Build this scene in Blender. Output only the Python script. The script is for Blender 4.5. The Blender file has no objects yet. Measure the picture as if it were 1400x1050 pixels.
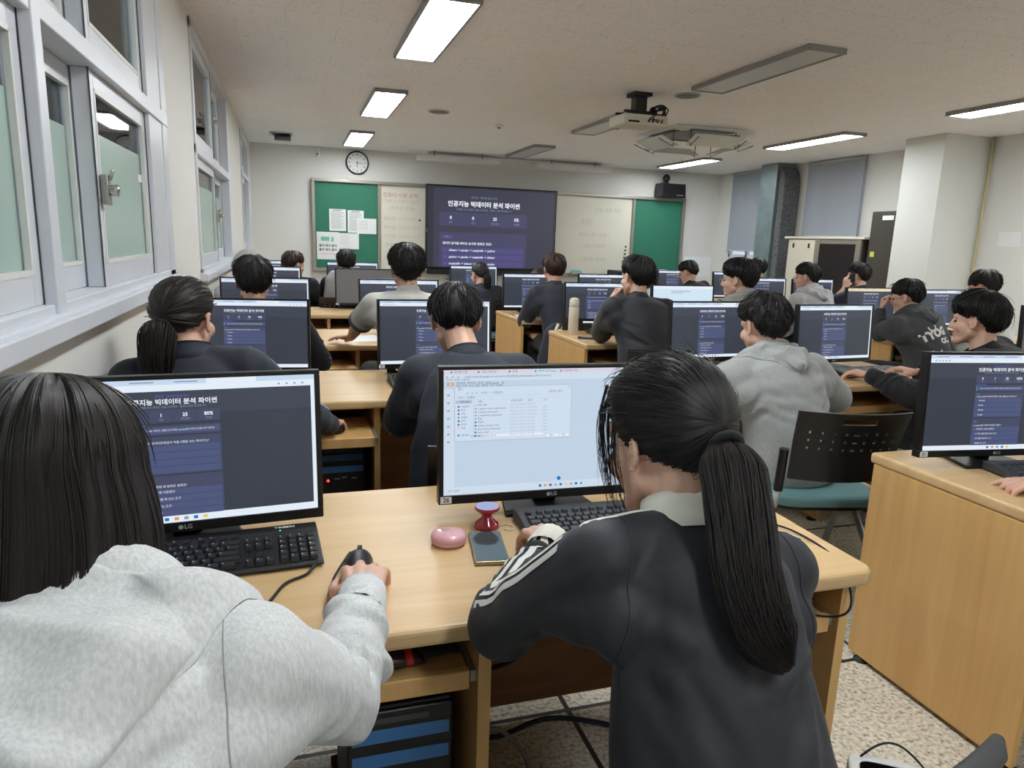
import bpy, bmesh, math, random
import numpy as np
from mathutils import Vector, Matrix, noise
from mathutils.bvhtree import BVHTree
D = bpy.data
SC = bpy.context.scene
COL = SC.collection
PI = math.pi
R = math.radians

# ------------------------------------------------------------------ camera
cam_d = D.cameras.new('camera')
cam_d.sensor_width = 36.0
cam_d.sensor_fit = 'HORIZONTAL'
cam_d.lens = 956.1 / 1400.0 * 36.0
cam_d.clip_start = 0.02
cam = D.objects.new('camera', cam_d)
COL.objects.link(cam)
_y, _p, _r = 0.30544, 0.20155, -0.034474
_F = Vector((math.sin(_y) * math.cos(_p), math.cos(_y) * math.cos(_p), -math.sin(_p)))
_rt = Vector((math.cos(_y), -math.sin(_y), 0))
_dn = _F.cross(_rt)
_r0 = _rt * math.cos(_r) + _dn * math.sin(_r)
_d0 = -_rt * math.sin(_r) + _dn * math.cos(_r)
_m = Matrix((( _r0.x, -_d0.x, -_F.x, 0), (_r0.y, -_d0.y, -_F.y, 0), (_r0.z, -_d0.z, -_F.z, 1.36), (0, 0, 0, 1)))
cam.matrix_world = _m
SC.camera = cam

# ------------------------------------------------------------------ light and exposure
SC.view_settings.view_transform = 'Standard'
SC.view_settings.look = 'None'
SC.view_settings.gamma = 1.0
SC.view_settings.use_curve_mapping = False
SC.view_settings.exposure = 0.0
LAMP = 31.5           # strength of the ceiling light panels
SCREEN = 1.0         # strength of the monitor screens
wd = D.worlds.new('night'); SC.world = wd; wd.use_nodes = True
wd.node_tree.nodes['Background'].inputs[0].default_value = (0.05, 0.055, 0.07, 1)
wd.node_tree.nodes['Background'].inputs[1].default_value = 0.3
cy = SC.cycles
try:
    cy.use_denoising = True
    cy.denoiser = 'OPENIMAGEDENOISE'
    cy.max_bounces = 7; cy.diffuse_bounces = 4; cy.glossy_bounces = 3
    cy.transmission_bounces = 4; cy.transparent_max_bounces = 6
    cy.sample_clamp_indirect = 6.0
    cy.caustics_reflective = False; cy.caustics_refractive = False
except Exception:
    pass

# ------------------------------------------------------------------ materials
def srgb(r, g, b):
    f = lambda c: (c / 255 / 12.92) if c / 255 <= 0.04045 else ((c / 255 + 0.055) / 1.055) ** 2.4
    return (f(r), f(g), f(b), 1)
M = {}
def mat(name, col, rough=0.6, metal=0.0, bump=None, spec=0.5, vary=None, coat=0, sheen=0, alpha=1):
    """vary=(scale, amount, stretch) soft colour variation; bump=(scale, strength, stretch)"""
    m = D.materials.new(name); m.use_nodes = True
    nt = m.node_tree; b = nt.nodes['Principled BSDF']
    b.inputs['Base Color'].default_value = col
    b.inputs['Roughness'].default_value = rough
    b.inputs['Metallic'].default_value = metal
    b.inputs['Specular IOR Level'].default_value = spec
    if coat: b.inputs['Coat Weight'].default_value = coat
    if sheen: b.inputs['Sheen Weight'].default_value = sheen
    if alpha < 1: b.inputs['Alpha'].default_value = alpha
    tc = nt.nodes.new('ShaderNodeTexCoord')
    def nz(scale, stretch, detail=3):
        mp = nt.nodes.new('ShaderNodeMapping'); mp.inputs['Scale'].default_value = stretch
        n = nt.nodes.new('ShaderNodeTexNoise'); n.inputs['Scale'].default_value = scale
        n.inputs['Detail'].default_value = detail
        nt.links.new(tc.outputs['Object'], mp.inputs[0]); nt.links.new(mp.outputs[0], n.inputs['Vector'])
        return n
    if vary:
        n = nz(vary[0], vary[2] if len(vary) > 2 else (1, 1, 1))
        rp = nt.nodes.new('ShaderNodeValToRGB')
        a = vary[1]
        rp.color_ramp.elements[0].position = 0.3; rp.color_ramp.elements[1].position = 0.7
        rp.color_ramp.elements[0].color = tuple(c * (1 - a) for c in col[:3]) + (1,)
        rp.color_ramp.elements[1].color = tuple(min(1, c * (1 + a)) for c in col[:3]) + (1,)
        nt.links.new(n.outputs[0], rp.inputs[0]); nt.links.new(rp.outputs[0], b.inputs['Base Color'])
    if bump:
        n = nz(bump[0], bump[2] if len(bump) > 2 else (1, 1, 1))
        bp = nt.nodes.new('ShaderNodeBump'); bp.inputs['Strength'].default_value = bump[1]
        bp.inputs['Distance'].default_value = 0.01
        nt.links.new(n.outputs[0], bp.inputs['Height']); nt.links.new(bp.outputs[0], b.inputs['Normal'])
    M[name] = m
    return m
def emit(name, col, strength=1.0, rough=0.35):
    m = D.materials.new(name); m.use_nodes = True
    b = m.node_tree.nodes['Principled BSDF']
    b.inputs['Base Color'].default_value = (0.01, 0.01, 0.012, 1)
    b.inputs['Roughness'].default_value = rough
    b.inputs['Emission Color'].default_value = col
    b.inputs['Emission Strength'].default_value = strength
    M[name] = m
    return m

def wood(name, a, b_, axis=0, rough=0.38):
    m = D.materials.new(name); m.use_nodes = True
    nt = m.node_tree; b = nt.nodes['Principled BSDF']; L = nt.links.new
    tc = nt.nodes.new('ShaderNodeTexCoord'); mp = nt.nodes.new('ShaderNodeMapping')
    s = [9, 9, 9]; s[axis] = 0.7
    mp.inputs['Scale'].default_value = s
    L(tc.outputs['Object'], mp.inputs[0])
    n = nt.nodes.new('ShaderNodeTexNoise'); n.inputs['Scale'].default_value = 1.6
    n.inputs['Detail'].default_value = 6; n.inputs['Distortion'].default_value = 1.1
    L(mp.outputs[0], n.inputs['Vector'])
    mp2 = nt.nodes.new('ShaderNodeMapping'); s2 = [140, 140, 140]; s2[axis] = 4
    mp2.inputs['Scale'].default_value = s2
    L(tc.outputs['Object'], mp2.inputs[0])
    n2 = nt.nodes.new('ShaderNodeTexNoise'); n2.inputs['Scale'].default_value = 1.0
    L(mp2.outputs[0], n2.inputs['Vector'])
    mx = nt.nodes.new('ShaderNodeMath'); mx.operation = 'MULTIPLY_ADD'
    mx.inputs[1].default_value = 0.25
    L(n2.outputs[0], mx.inputs[0]); L(n.outputs[0], mx.inputs[2])
    rp = nt.nodes.new('ShaderNodeValToRGB')
    rp.color_ramp.elements[0].position = 0.42; rp.color_ramp.elements[1].position = 0.85
    rp.color_ramp.elements[0].color = a; rp.color_ramp.elements[1].color = b_
    L(mx.outputs[0], rp.inputs[0]); L(rp.outputs[0], b.inputs['Base Color'])
    b.inputs['Roughness'].default_value = rough; b.inputs['Specular IOR Level'].default_value = 0.4
    M[name] = m
wood('wood_top', srgb(200, 165, 118), srgb(213, 181, 135), 0, 0.4)
wood('wood_panel', srgb(204, 160, 101), srgb(219, 177, 117), 2, 0.45)
wood('wood_shaded', srgb(120, 84, 58), srgb(146, 106, 74), 0, 0.6)  # same desk wood, with the shade under the desks put into its colour
mat('wall_paint', srgb(222, 221, 217), 0.75, bump=(60, 0.05), vary=(0.7, 0.02))
mat('pillar_paint', srgb(218, 219, 214), 0.7)
mat('seam', srgb(150, 146, 138), 0.8)
mat('window_frame', srgb(214, 217, 224), 0.35, vary=(2, 0.03))
mat('window_gasket', srgb(62, 62, 66), 0.6)
mat('frost', srgb(172, 195, 187), 0.22, vary=(1.2, 0.05))
mat('corridor', srgb(176, 182, 190), 0.8)
mat('chrome', srgb(190, 188, 180), 0.25, 0.9)
mat('black_plastic', srgb(24, 24, 27), 0.42, bump=(400, 0.05))
mat('bezel', srgb(20, 20, 22), 0.35)
mat('key', srgb(34, 35, 38), 0.45)
mat('key_grey', srgb(58, 60, 64), 0.5)
mat('key_silver', srgb(120, 122, 124), 0.5)
mat('key_white', srgb(205, 205, 205), 0.5)
mat('white_print', srgb(220, 220, 222), 0.5)
mat('dark_grey', srgb(62, 62, 64), 0.55)
mat('mid_grey', srgb(120, 121, 122), 0.5)
mat('light_grey', srgb(176, 178, 178), 0.5)
mat('white_plastic', srgb(226, 226, 222), 0.42)
mat('off_white', srgb(214, 208, 194), 0.5)
mat('paper', srgb(232, 234, 234), 0.7)
mat('seam_grey', srgb(168, 170, 170), 0.9)
mat('seam_black', srgb(44, 45, 50), 0.8)
mat('ink', srgb(58, 62, 70), 0.8)
mat('ink_faint', srgb(196, 192, 182), 0.8)
mat('ink_red', srgb(206, 140, 126), 0.8)
mat('ink_red_paper', srgb(200, 120, 120), 0.8)
mat('teal_ink', srgb(120, 190, 170), 0.7)
mat('green_board', srgb(44, 118, 94), 0.65, bump=(250, 0.15), vary=(1.5, 0.04))
mat('white_board', srgb(226, 222, 208), 0.28)
mat('alu', srgb(168, 162, 150), 0.35, 0.6)
mat('lamp_frame', srgb(150, 148, 148), 0.4, 0.3)
mat('lamp_off', srgb(196, 196, 194), 0.35)
mat('fabric_blind', srgb(158, 164, 174), 0.85, bump=(300, 0.1, (1, 1, 1)))
mat('beige_metal', srgb(212, 206, 190), 0.45)
mat('dark_metal', srgb(84, 80, 74), 0.4, 0.4)
mat('smoked_glass', srgb(44, 40, 36), 0.12)
mat('galvanised', srgb(132, 148, 152), 0.4, 0.5, vary=(6, 0.12))
mat('insulation', srgb(96, 98, 100), 0.85, bump=(40, 0.8), vary=(30, 0.4))
mat('pipe', srgb(190, 180, 140), 0.5)
mat('teal_seat', srgb(98, 138, 140), 0.6, bump=(300, 0.1))
mat('chair_tube', srgb(168, 170, 168), 0.3, 0.3)
mat('rubber', srgb(18, 18, 18), 0.6)
mat('blue_tape', srgb(60, 112, 168), 0.35)
mat('cream', srgb(216, 206, 186), 0.45)
mat('pink', srgb(222, 166, 172), 0.3, coat=0.4)
mat('red_gloss', srgb(176, 16, 48), 0.08, coat=1)
mat('mirror_violet', srgb(190, 190, 224), 0.1, 0.7)
mat('phone_glass', srgb(92, 108, 112), 0.06, 0.5)
mat('phone_edge', srgb(196, 178, 146), 0.25, 0.8)
mat('red_pack', srgb(190, 40, 40), 0.3)
mat('brown_pack', srgb(58, 36, 32), 0.25)
mat('navy_cloth', srgb(38, 44, 58), 0.85, bump=(500, 0.1))
mat('yellow_note', srgb(206, 204, 92), 0.7)
mat('eraser_teal', srgb(120, 190, 190), 0.6)
mat('translucent', srgb(222, 228, 226), 0.2, alpha=0.85)
mat('door_paint', srgb(196, 196, 190), 0.6)
emit('lamp_on', (0.93, 0.975, 1.0, 1), LAMP)
emit('led_red', (1, 0.04, 0.03, 1), 4)
emit('led_blue', (0.1, 0.15, 1, 1), 2)
emit('led_green', (0.1, 1, 0.2, 1), 2)
for n_, c_, s_ in (('sc_dark', srgb(52, 58, 70), 1), ('sc_dark2', srgb(60, 65, 80), 1), ('sc_panel', srgb(66, 72, 98), 1), ('sc_row', srgb(74, 84, 122), 1),
                ('sc_bar', srgb(196, 214, 236), 1), ('sc_bar2', srgb(226, 236, 246), 1), ('sc_white', srgb(232, 236, 244), 1), ('sc_mid', srgb(140, 150, 180), 1),
                ('sc_blue', srgb(92, 104, 220), 1), ('sc_green', srgb(80, 180, 140), 1), ('sc_page', srgb(190, 208, 226), 1), ('sc_page2', srgb(204, 218, 234), 1),
                ('sc_pink', srgb(214, 210, 222), 1), ('sc_ink', srgb(84, 92, 110), 1), ('sc_ink2', srgb(156, 166, 184), 1), ('sc_dialog', srgb(204, 220, 238), 1),
                ('sc_sel', srgb(176, 188, 204), 1), ('sc_orange', srgb(226, 150, 60), 1), ('sc_yellow', srgb(230, 200, 90), 1), ('sc_icon', srgb(30, 110, 190), 1), ('sc_violet', srgb(110, 70, 170), 1),
                ('sc_warm', srgb(232, 216, 184), 1),
                ('tv_dark', srgb(56, 57, 74), 1), ('tv_edge', srgb(44, 44, 56), 1), ('tv_panel', srgb(66, 66, 98), 1), ('tv_row', srgb(76, 73, 126), 1),
                ('sc_sky', srgb(206, 226, 240), 1), ('win_glow', srgb(214, 216, 236), 1)):
    emit(n_, c_, s_ * SCREEN)
emit('sc_off', srgb(22, 22, 24), 0.15, 0.45)
M['sc_off'].node_tree.nodes['Principled BSDF'].inputs['Base Color'].default_value = srgb(116, 116, 120)

def shader(name):
    m = D.materials.new(name); m.use_nodes = True; M[name] = m
    return m, m.node_tree, m.node_tree.nodes['Principled BSDF']
# clear glass of the window sashes
m, nt, b = shader('glass')
nt.nodes.remove(b)
o = nt.nodes['Material Output']
tr = nt.nodes.new('ShaderNodeBsdfTransparent'); tr.inputs[0].default_value = (0.86, 0.9, 0.9, 1)
gl = nt.nodes.new('ShaderNodeBsdfGlossy'); gl.inputs['Roughness'].default_value = 0.03
fr = nt.nodes.new('ShaderNodeFresnel'); fr.inputs[0].default_value = 1.6
mx = nt.nodes.new('ShaderNodeMixShader')
nt.links.new(fr.outputs[0], mx.inputs[0]); nt.links.new(tr.outputs[0], mx.inputs[1]); nt.links.new(gl.outputs[0], mx.inputs[2])
nt.links.new(mx.outputs[0], o.inputs[0])
# ceiling: mineral fibre tiles with worm-like pits and thin joints
m, nt, b = shader('ceiling_tile'); L = nt.links.new
tc = nt.nodes.new('ShaderNodeTexCoord')
br = nt.nodes.new('ShaderNodeTexBrick'); br.offset = 0.5
br.inputs['Scale'].default_value = 1.0; br.inputs['Brick Width'].default_value = 0.6; br.inputs['Row Height'].default_value = 0.3
br.inputs['Mortar Size'].default_value = 0.0022; br.inputs['Mortar Smooth'].default_value = 0.3
br.inputs['Color1'].default_value = srgb(244, 241, 242); br.inputs['Color2'].default_value = srgb(242, 239, 240)
br.inputs['Mortar'].default_value = srgb(224, 220, 220)
L(tc.outputs['Object'], br.inputs['Vector'])
v = nt.nodes.new('ShaderNodeTexNoise'); v.inputs['Scale'].default_value = 62; v.inputs['Detail'].default_value = 2; v.inputs['Distortion'].default_value = 1.5
L(tc.outputs['Object'], v.inputs['Vector'])
rp = nt.nodes.new('ShaderNodeValToRGB'); rp.color_ramp.elements[0].position = 0.31; rp.color_ramp.elements[1].position = 0.37
rp.color_ramp.elements[0].color = (0.6, 0.58, 0.57, 1); rp.color_ramp.elements[1].color = (1, 1, 1, 1)
L(v.outputs[0], rp.inputs[0])
mm = nt.nodes.new('ShaderNodeMix'); mm.data_type = 'RGBA'; mm.blend_type = 'MULTIPLY'; mm.inputs[0].default_value = 1
L(br.outputs[0], mm.inputs[6]); L(rp.outputs[0], mm.inputs[7]); L(mm.outputs[2], b.inputs['Base Color'])
b.inputs['Roughness'].default_value = 0.9
# floor: terrazzo with dark dividing strips
m, nt, b = shader('terrazzo'); L = nt.links.new
tc = nt.nodes.new('ShaderNodeTexCoord')
v = nt.nodes.new('ShaderNodeTexVoronoi'); v.inputs['Scale'].default_value = 95
v2 = nt.nodes.new('ShaderNodeTexNoise'); v2.inputs['Scale'].default_value = 3; v2.inputs['Detail'].default_value = 4
n3 = nt.nodes.new('ShaderNodeTexNoise'); n3.inputs['Scale'].default_value = 75; n3.inputs['Detail'].default_value = 3
for q in (v, v2, n3): L(tc.outputs['Object'], q.inputs['Vector'])
rp = nt.nodes.new('ShaderNodeValToRGB')
rp.color_ramp.elements[0].position = 0.3; rp.color_ramp.elements[0].color = srgb(134, 127, 112)
rp.color_ramp.elements[1].position = 0.62; rp.color_ramp.elements[1].color = srgb(232, 226, 210)
e_ = rp.color_ramp.elements.new(0.45); e_.color = srgb(204, 197, 180)
L(n3.outputs[0], rp.inputs[0])
mm = nt.nodes.new('ShaderNodeMix'); mm.data_type = 'RGBA'; mm.blend_type = 'MULTIPLY'; mm.inputs[0].default_value = 0.45
r2 = nt.nodes.new('ShaderNodeValToRGB'); r2.color_ramp.elements[0].position = 0.35; r2.color_ramp.elements[0].color = (0.7, 0.66, 0.58, 1)
r2.color_ramp.elements[1].position = 0.65
L(v2.outputs[0], r2.inputs[0]); L(rp.outputs[0], mm.inputs[6]); L(r2.outputs[0], mm.inputs[7])
br = nt.nodes.new('ShaderNodeTexBrick'); br.offset = 0.0
br.inputs['Scale'].default_value = 1.0; br.inputs['Brick Width'].default_value = 1.1; br.inputs['Row Height'].default_value = 0.98
br.inputs['Mortar Size'].default_value = 0.008
mp = nt.nodes.new('ShaderNodeMapping'); mp.inputs['Location'].default_value = (0.355, 0.26, 0)
L(tc.outputs['Object'], mp.inputs[0]); L(mp.outputs[0], br.inputs['Vector'])
m3 = nt.nodes.new('ShaderNodeMix'); m3.data_type = 'RGBA'
L(br.outputs['Fac'], m3.inputs[0]); L(mm.outputs[2], m3.inputs[6]); m3.inputs[7].default_value = srgb(48, 46, 44)
L(m3.outputs[2], b.inputs['Base Color']); b.inputs['Roughness'].default_value = 0.4

def cloth(name, col, kind='knit', rough=0.85):
    m, nt, b = shader(name); L = nt.links.new
    tc = nt.nodes.new('ShaderNodeTexCoord')
    b.inputs['Roughness'].default_value = rough
    n = nt.nodes.new('ShaderNodeTexNoise'); n.inputs['Detail'].default_value = 4
    L(tc.outputs['Object'], n.inputs['Vector'])
    rp = nt.nodes.new('ShaderNodeValToRGB')
    if kind == 'melange':
        mp = nt.nodes.new('ShaderNodeMapping'); mp.inputs['Scale'].default_value = (1, 1, 0.28)
        mp.inputs['Rotation'].default_value = (0.3, 0.5, 0)
        L(tc.outputs['Object'], mp.inputs[0]); L(mp.outputs[0], n.inputs['Vector'])
        n.inputs['Scale'].default_value = 260; a = 0.09
        b.inputs['Sheen Weight'].default_value = 0.25
    else:
        n.inputs['Scale'].default_value = 8; a = 0.08
        b.inputs['Sheen Weight'].default_value = 0.08
    rp.color_ramp.elements[0].position = 0.35; rp.color_ramp.elements[1].position = 0.65
    rp.color_ramp.elements[0].color = tuple(c * (1 - a * 1.3) for c in col[:3]) + (1,)
    rp.color_ramp.elements[1].color = tuple(min(1, c * (1 + a)) for c in col[:3]) + (1,)
    L(n.outputs[0], rp.inputs[0]); L(rp.outputs[0], b.inputs['Base Color'])
    n2 = nt.nodes.new('ShaderNodeTexNoise'); n2.inputs['Scale'].default_value = 600
    L(tc.outputs['Object'], n2.inputs['Vector'])
    bp = nt.nodes.new('ShaderNodeBump'); bp.inputs['Strength'].default_value = 0.12; bp.inputs['Distance'].default_value = 0.004
    L(n2.outputs[0], bp.inputs['Height']); L(bp.outputs[0], b.inputs['Normal'])
    return m
cloth('heather_grey', srgb(214, 216, 216), 'melange')
cloth('grey_marl', srgb(158, 160, 158), 'melange')
cloth('light_marl', srgb(176, 174, 176), 'melange')
cloth('mid_marl', srgb(146, 146, 142), 'melange')
cloth('charcoal', srgb(62, 64, 68))
cloth('black_jersey', srgb(29, 31, 40), rough=0.65)
cloth('navy_jersey', srgb(34, 39, 52), rough=0.75)
cloth('navy_polo', srgb(28, 33, 58))
cloth('black_knit', srgb(19, 19, 23))
cloth('white_cotton', srgb(222, 220, 212))
cloth('shirt_grey', srgb(196, 196, 190))
cloth('shirt_trim', srgb(70, 78, 90))
cloth('ivory_knit', srgb(234, 229, 216))
cloth('stripe_white', srgb(226, 224, 218))
cloth('stripe_blue', srgb(150, 178, 214))
cloth('trouser', srgb(30, 31, 38))

m, nt, b = shader('skin'); L = nt.links.new
tc = nt.nodes.new('ShaderNodeTexCoord')
n = nt.nodes.new('ShaderNodeTexNoise'); n.inputs['Scale'].default_value = 22; n.inputs['Detail'].default_value = 4
L(tc.outputs['Object'], n.inputs['Vector'])
rp = nt.nodes.new('ShaderNodeValToRGB'); rp.color_ramp.elements[0].position = 0.3; rp.color_ramp.elements[1].position = 0.7
rp.color_ramp.elements[0].color = srgb(204, 158, 136); rp.color_ramp.elements[1].color = srgb(218, 176, 154)
L(n.outputs[0], rp.inputs[0]); L(rp.outputs[0], b.inputs['Base Color'])
b.inputs['Roughness'].default_value = 0.5
b.inputs['Subsurface Weight'].default_value = 0.08; b.inputs['Subsurface Radius'].default_value = (0.02, 0.008, 0.004)
n2 = nt.nodes.new('ShaderNodeTexNoise'); n2.inputs['Scale'].default_value = 260; n2.inputs['Detail'].default_value = 3
L(tc.outputs['Object'], n2.inputs['Vector'])
bp = nt.nodes.new('ShaderNodeBump'); bp.inputs['Strength'].default_value = 0.12; bp.inputs['Distance'].default_value = 0.003
L(n2.outputs[0], bp.inputs['Height']); L(bp.outputs[0], b.inputs['Normal'])
mat('nail', srgb(226, 176, 160), 0.25)
mat('eye', srgb(28, 22, 20), 0.1)
mat('lip', srgb(176, 100, 92), 0.45)

def hairmat(name, c0, c1):
    m, nt, b = shader(name); L = nt.links.new
    uv = nt.nodes.new('ShaderNodeUVMap'); mp = nt.nodes.new('ShaderNodeMapping')
    mp.inputs['Scale'].default_value = (130, 2.2, 1)
    L(uv.outputs[0], mp.inputs[0])
    n = nt.nodes.new('ShaderNodeTexNoise'); n.inputs['Scale'].default_value = 1; n.inputs['Detail'].default_value = 5
    L(mp.outputs[0], n.inputs['Vector'])
    rp = nt.nodes.new('ShaderNodeValToRGB'); rp.color_ramp.elements[0].position = 0.35; rp.color_ramp.elements[1].position = 0.7
    rp.color_ramp.elements[0].color = c0; rp.color_ramp.elements[1].color = c1
    L(n.outputs[0], rp.inputs[0]); L(rp.outputs[0], b.inputs['Base Color'])
    b.inputs['Roughness'].default_value = 0.42; b.inputs['Specular IOR Level'].default_value = 0.35
    bp = nt.nodes.new('ShaderNodeBump'); bp.inputs['Strength'].default_value = 0.45; bp.inputs['Distance'].default_value = 0.003
    L(n.outputs[0], bp.inputs['Height']); L(bp.outputs[0], b.inputs['Normal'])
hairmat('hair_black', srgb(20, 18, 19), srgb(40, 36, 36))
hairmat('hair_dark', srgb(24, 20, 19), srgb(46, 38, 36))
hairmat('hair_brown', srgb(40, 27, 24), srgb(78, 54, 46))

# ------------------------------------------------------------------ mesh builder
class MB:
    def __init__(s): s.v = []; s.f = []; s.m = []; s.uv = None
    def add(s, vs, fs, mi=0):
        o = len(s.v); s.v.extend([tuple(map(float, q)) for q in vs])
        for f in fs: s.f.append(tuple(o + i for i in f)); s.m.append(mi)
        return s
    def box(s, x0, x1, y0, y1, z0, z1, mi=0, rz=0, piv=None):
        vs = [(x, y, z) for z in (z0, z1) for y in (y0, y1) for x in (x0, x1)]
        if rz:
            c, sn = math.cos(rz), math.sin(rz); px, py = piv or ((x0 + x1) / 2, (y0 + y1) / 2)
            vs = [(px + (x - px) * c - (y - py) * sn, py + (x - px) * sn + (y - py) * c, z) for x, y, z in vs]
        return s.add(vs, [(0, 2, 3, 1), (4, 5, 7, 6), (0, 1, 5, 4), (2, 6, 7, 3), (0, 4, 6, 2), (1, 3, 7, 5)], mi)
    def obox(s, mtx, hx, hy, hz, mi=0):
        vs = [mtx @ Vector((x, y, z)) for z in (-hz, hz) for y in (-hy, hy) for x in (-hx, hx)]
        return s.add(vs, [(0, 2, 3, 1), (4, 5, 7, 6), (0, 1, 5, 4), (2, 6, 7, 3), (0, 4, 6, 2), (1, 3, 7, 5)], mi)
    def quad(s, a, b, c, d, mi=0): return s.add([a, b, c, d], [(0, 1, 2, 3)], mi)
    def prism(s, pts, axis, a, b, mi=0):
        """polygon pts (2D) extruded along axis from a to b"""
        def P(u, v, w): return {0: (w, u, v), 1: (u, w, v), 2: (u, v, w)}[axis]
        n = len(pts); vs = [P(u, v, a) for u, v in pts] + [P(u, v, b) for u, v in pts]
        fs = [tuple(range(n)), tuple(range(2 * n - 1, n - 1, -1))] + [(i, i + n, (i + 1) % n + n, (i + 1) % n) for i in range(n)]
        return s.add(vs, fs, mi)
    def cyl(s, p0, p1, r0, r1=None, n=16, mi=0, cap=True):
        return s.tube([p0, p1], [r0, r0 if r1 is None else r1], n, mi, cap)
    def tube(s, pts, r, n=8, mi=0, cap=True):
        pts = [Vector(p) for p in pts]
        if not hasattr(r, '__len__'): r = [r] * len(pts)
        t = (pts[1] - pts[0]).normalized()
        u = t.orthogonal().normalized()
        rings = []
        for i, p in enumerate(pts):
            if i == 0: d = pts[1] - pts[0]
            elif i == len(pts) - 1: d = pts[-1] - pts[-2]
            else: d = (pts[i + 1] - pts[i]).normalized() + (pts[i] - pts[i - 1]).normalized()
            d = d.normalized() if d.length > 1e-9 else t
            u = (u - d * u.dot(d)); u = u.normalized() if u.length > 1e-6 else d.orthogonal().normalized()
            w = d.cross(u)
            rings.append([p + (u * math.cos(2 * PI * k / n) + w * math.sin(2 * PI * k / n)) * r[i] for k in range(n)])
        vs = [q for g in rings for q in g]; fs = []
        for i in range(len(pts) - 1):
            for k in range(n):
                fs.append((i * n + k, i * n + (k + 1) % n, (i + 1) * n + (k + 1) % n, (i + 1) * n + k))
        if cap:
            fs.append(tuple(range(n - 1, -1, -1))); fs.append(tuple((len(pts) - 1) * n + k for k in range(n)))
        return s.add(vs, fs, mi)
    def lathe(s, prof, c=(0, 0, 0), n=32, mi=0):
        vs = []; fs = []
        for r, z in prof:
            for k in range(n): vs.append((c[0] + r * math.cos(2 * PI * k / n), c[1] + r * math.sin(2 * PI * k / n), c[2] + z))
        for i in range(len(prof) - 1):
            for k in range(n): fs.append((i * n + k, i * n + (k + 1) % n, (i + 1) * n + (k + 1) % n, (i + 1) * n + k))
        fs.append(tuple(range(n - 1, -1, -1))); fs.append(tuple((len(prof) - 1) * n + k for k in range(n)))
        return s.add(vs, fs, mi)
    def capsule(s, p0, p1, r0, r1=None, n=14, sc=None, mi=0):
        """round cone; sc=(axis vector, factor) flattens the section along that axis"""
        r1 = r0 if r1 is None else r1
        p0, p1 = Vector(p0), Vector(p1); d = p1 - p0; L = d.length
        d = d / L if L > 1e-7 else Vector((0, 0, 1))
        u = (sc[0] - d * sc[0].dot(d)).normalized() if sc and (sc[0] - d * sc[0].dot(d)).length > 1e-4 else d.orthogonal().normalized()
        w = d.cross(u); fu = sc[1] if sc else 1
        rings = []
        for k in (-80, -55, -28, 0): rings.append((p0 + d * (r0 * math.sin(R(k))), r0 * math.cos(R(k))))
        for k in (0, 28, 55, 80): rings.append((p1 + d * (r1 * math.sin(R(k))), r1 * math.cos(R(k))))
        vs = [c + (u * (math.cos(2 * PI * k / n) * fu) + w * math.sin(2 * PI * k / n)) * r for c, r in rings for k in range(n)]
        fs = []
        for i in range(7):
            for k in range(n): fs.append((i * n + k, i * n + (k + 1) % n, (i + 1) * n + (k + 1) % n, (i + 1) * n + k))
        fs.append(tuple(range(n - 1, -1, -1))); fs.append(tuple(7 * n + k for k in range(n)))
        return s.add(vs, fs, mi)
    def ell(s, c, rx, ry, rz, mtx=None, n=20, mi=0):
        c = Vector(c); vs = []; fs = []; h = n // 2
        for i in range(1, h):
            t = PI * i / h
            for k in range(n):
                q = Vector((rx * math.sin(t) * math.cos(2 * PI * k / n), ry * math.sin(t) * math.sin(2 * PI * k / n), -rz * math.cos(t)))
                vs.append(c + (mtx @ q if mtx else q))
        for i in range(h - 2):
            for k in range(n): fs.append((i * n + k, i * n + (k + 1) % n, (i + 1) * n + (k + 1) % n, (i + 1) * n + k))
        fs.append(tuple(range(n - 1, -1, -1))); fs.append(tuple((h - 2) * n + k for k in range(n)))
        return s.add(vs, fs, mi)
    def loft(s, secs, n=24, mi=0):
        """secs: (centre, right vec, front vec, rx, ry_front, ry_back)"""
        vs = []; fs = []
        for c, rv, fv, rx, rf, rb in secs:
            for k in range(n):
                a = 2 * PI * k / n; sn = math.sin(a)
                vs.append(c + rv * (rx * math.cos(a)) + fv * ((rf if sn > 0 else rb) * sn))
        for i in range(len(secs) - 1):
            for k in range(n): fs.append((i * n + k, i * n + (k + 1) % n, (i + 1) * n + (k + 1) % n, (i + 1) * n + k))
        fs.append(tuple(range(n - 1, -1, -1))); fs.append(tuple((len(secs) - 1) * n + k for k in range(n)))
        return s.add(vs, fs, mi)
    def mesh(s, name='mesh'):
        me = D.meshes.new(name); me.from_pydata(s.v, [], s.f)
        if s.m: me.polygons.foreach_set('material_index', s.m)
        if s.uv is not None:
            uvl = me.uv_layers.new(name='UVMap'); li = np.zeros(len(me.loops), dtype=np.int32); me.loops.foreach_get('vertex_index', li)
            uvl.data.foreach_set('uv', np.asarray(s.uv, dtype=np.float32)[li].ravel())
        me.update()
        return me
    def build(s, name, mats, parent=None, smooth=False, bevel=0, auto=None):
        me = s.mesh(name)
        for q in (mats if isinstance(mats, (list, tuple)) else [mats]): me.materials.append(M[q] if isinstance(q, str) else q)
        if smooth or auto: me.shade_smooth() if not auto else None
        if auto:
            bm = bmesh.new(); bm.from_mesh(me); bmesh.ops.recalc_face_normals(bm, faces=bm.faces)
            for f in bm.faces: f.smooth = True
            for e in bm.edges:
                if len(e.link_faces) == 2 and e.calc_face_angle(0) > R(auto): e.smooth = False
            bm.to_mesh(me); bm.free()
        o = D.objects.new(name, me); COL.objects.link(o)
        if parent: o.parent = parent
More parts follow.
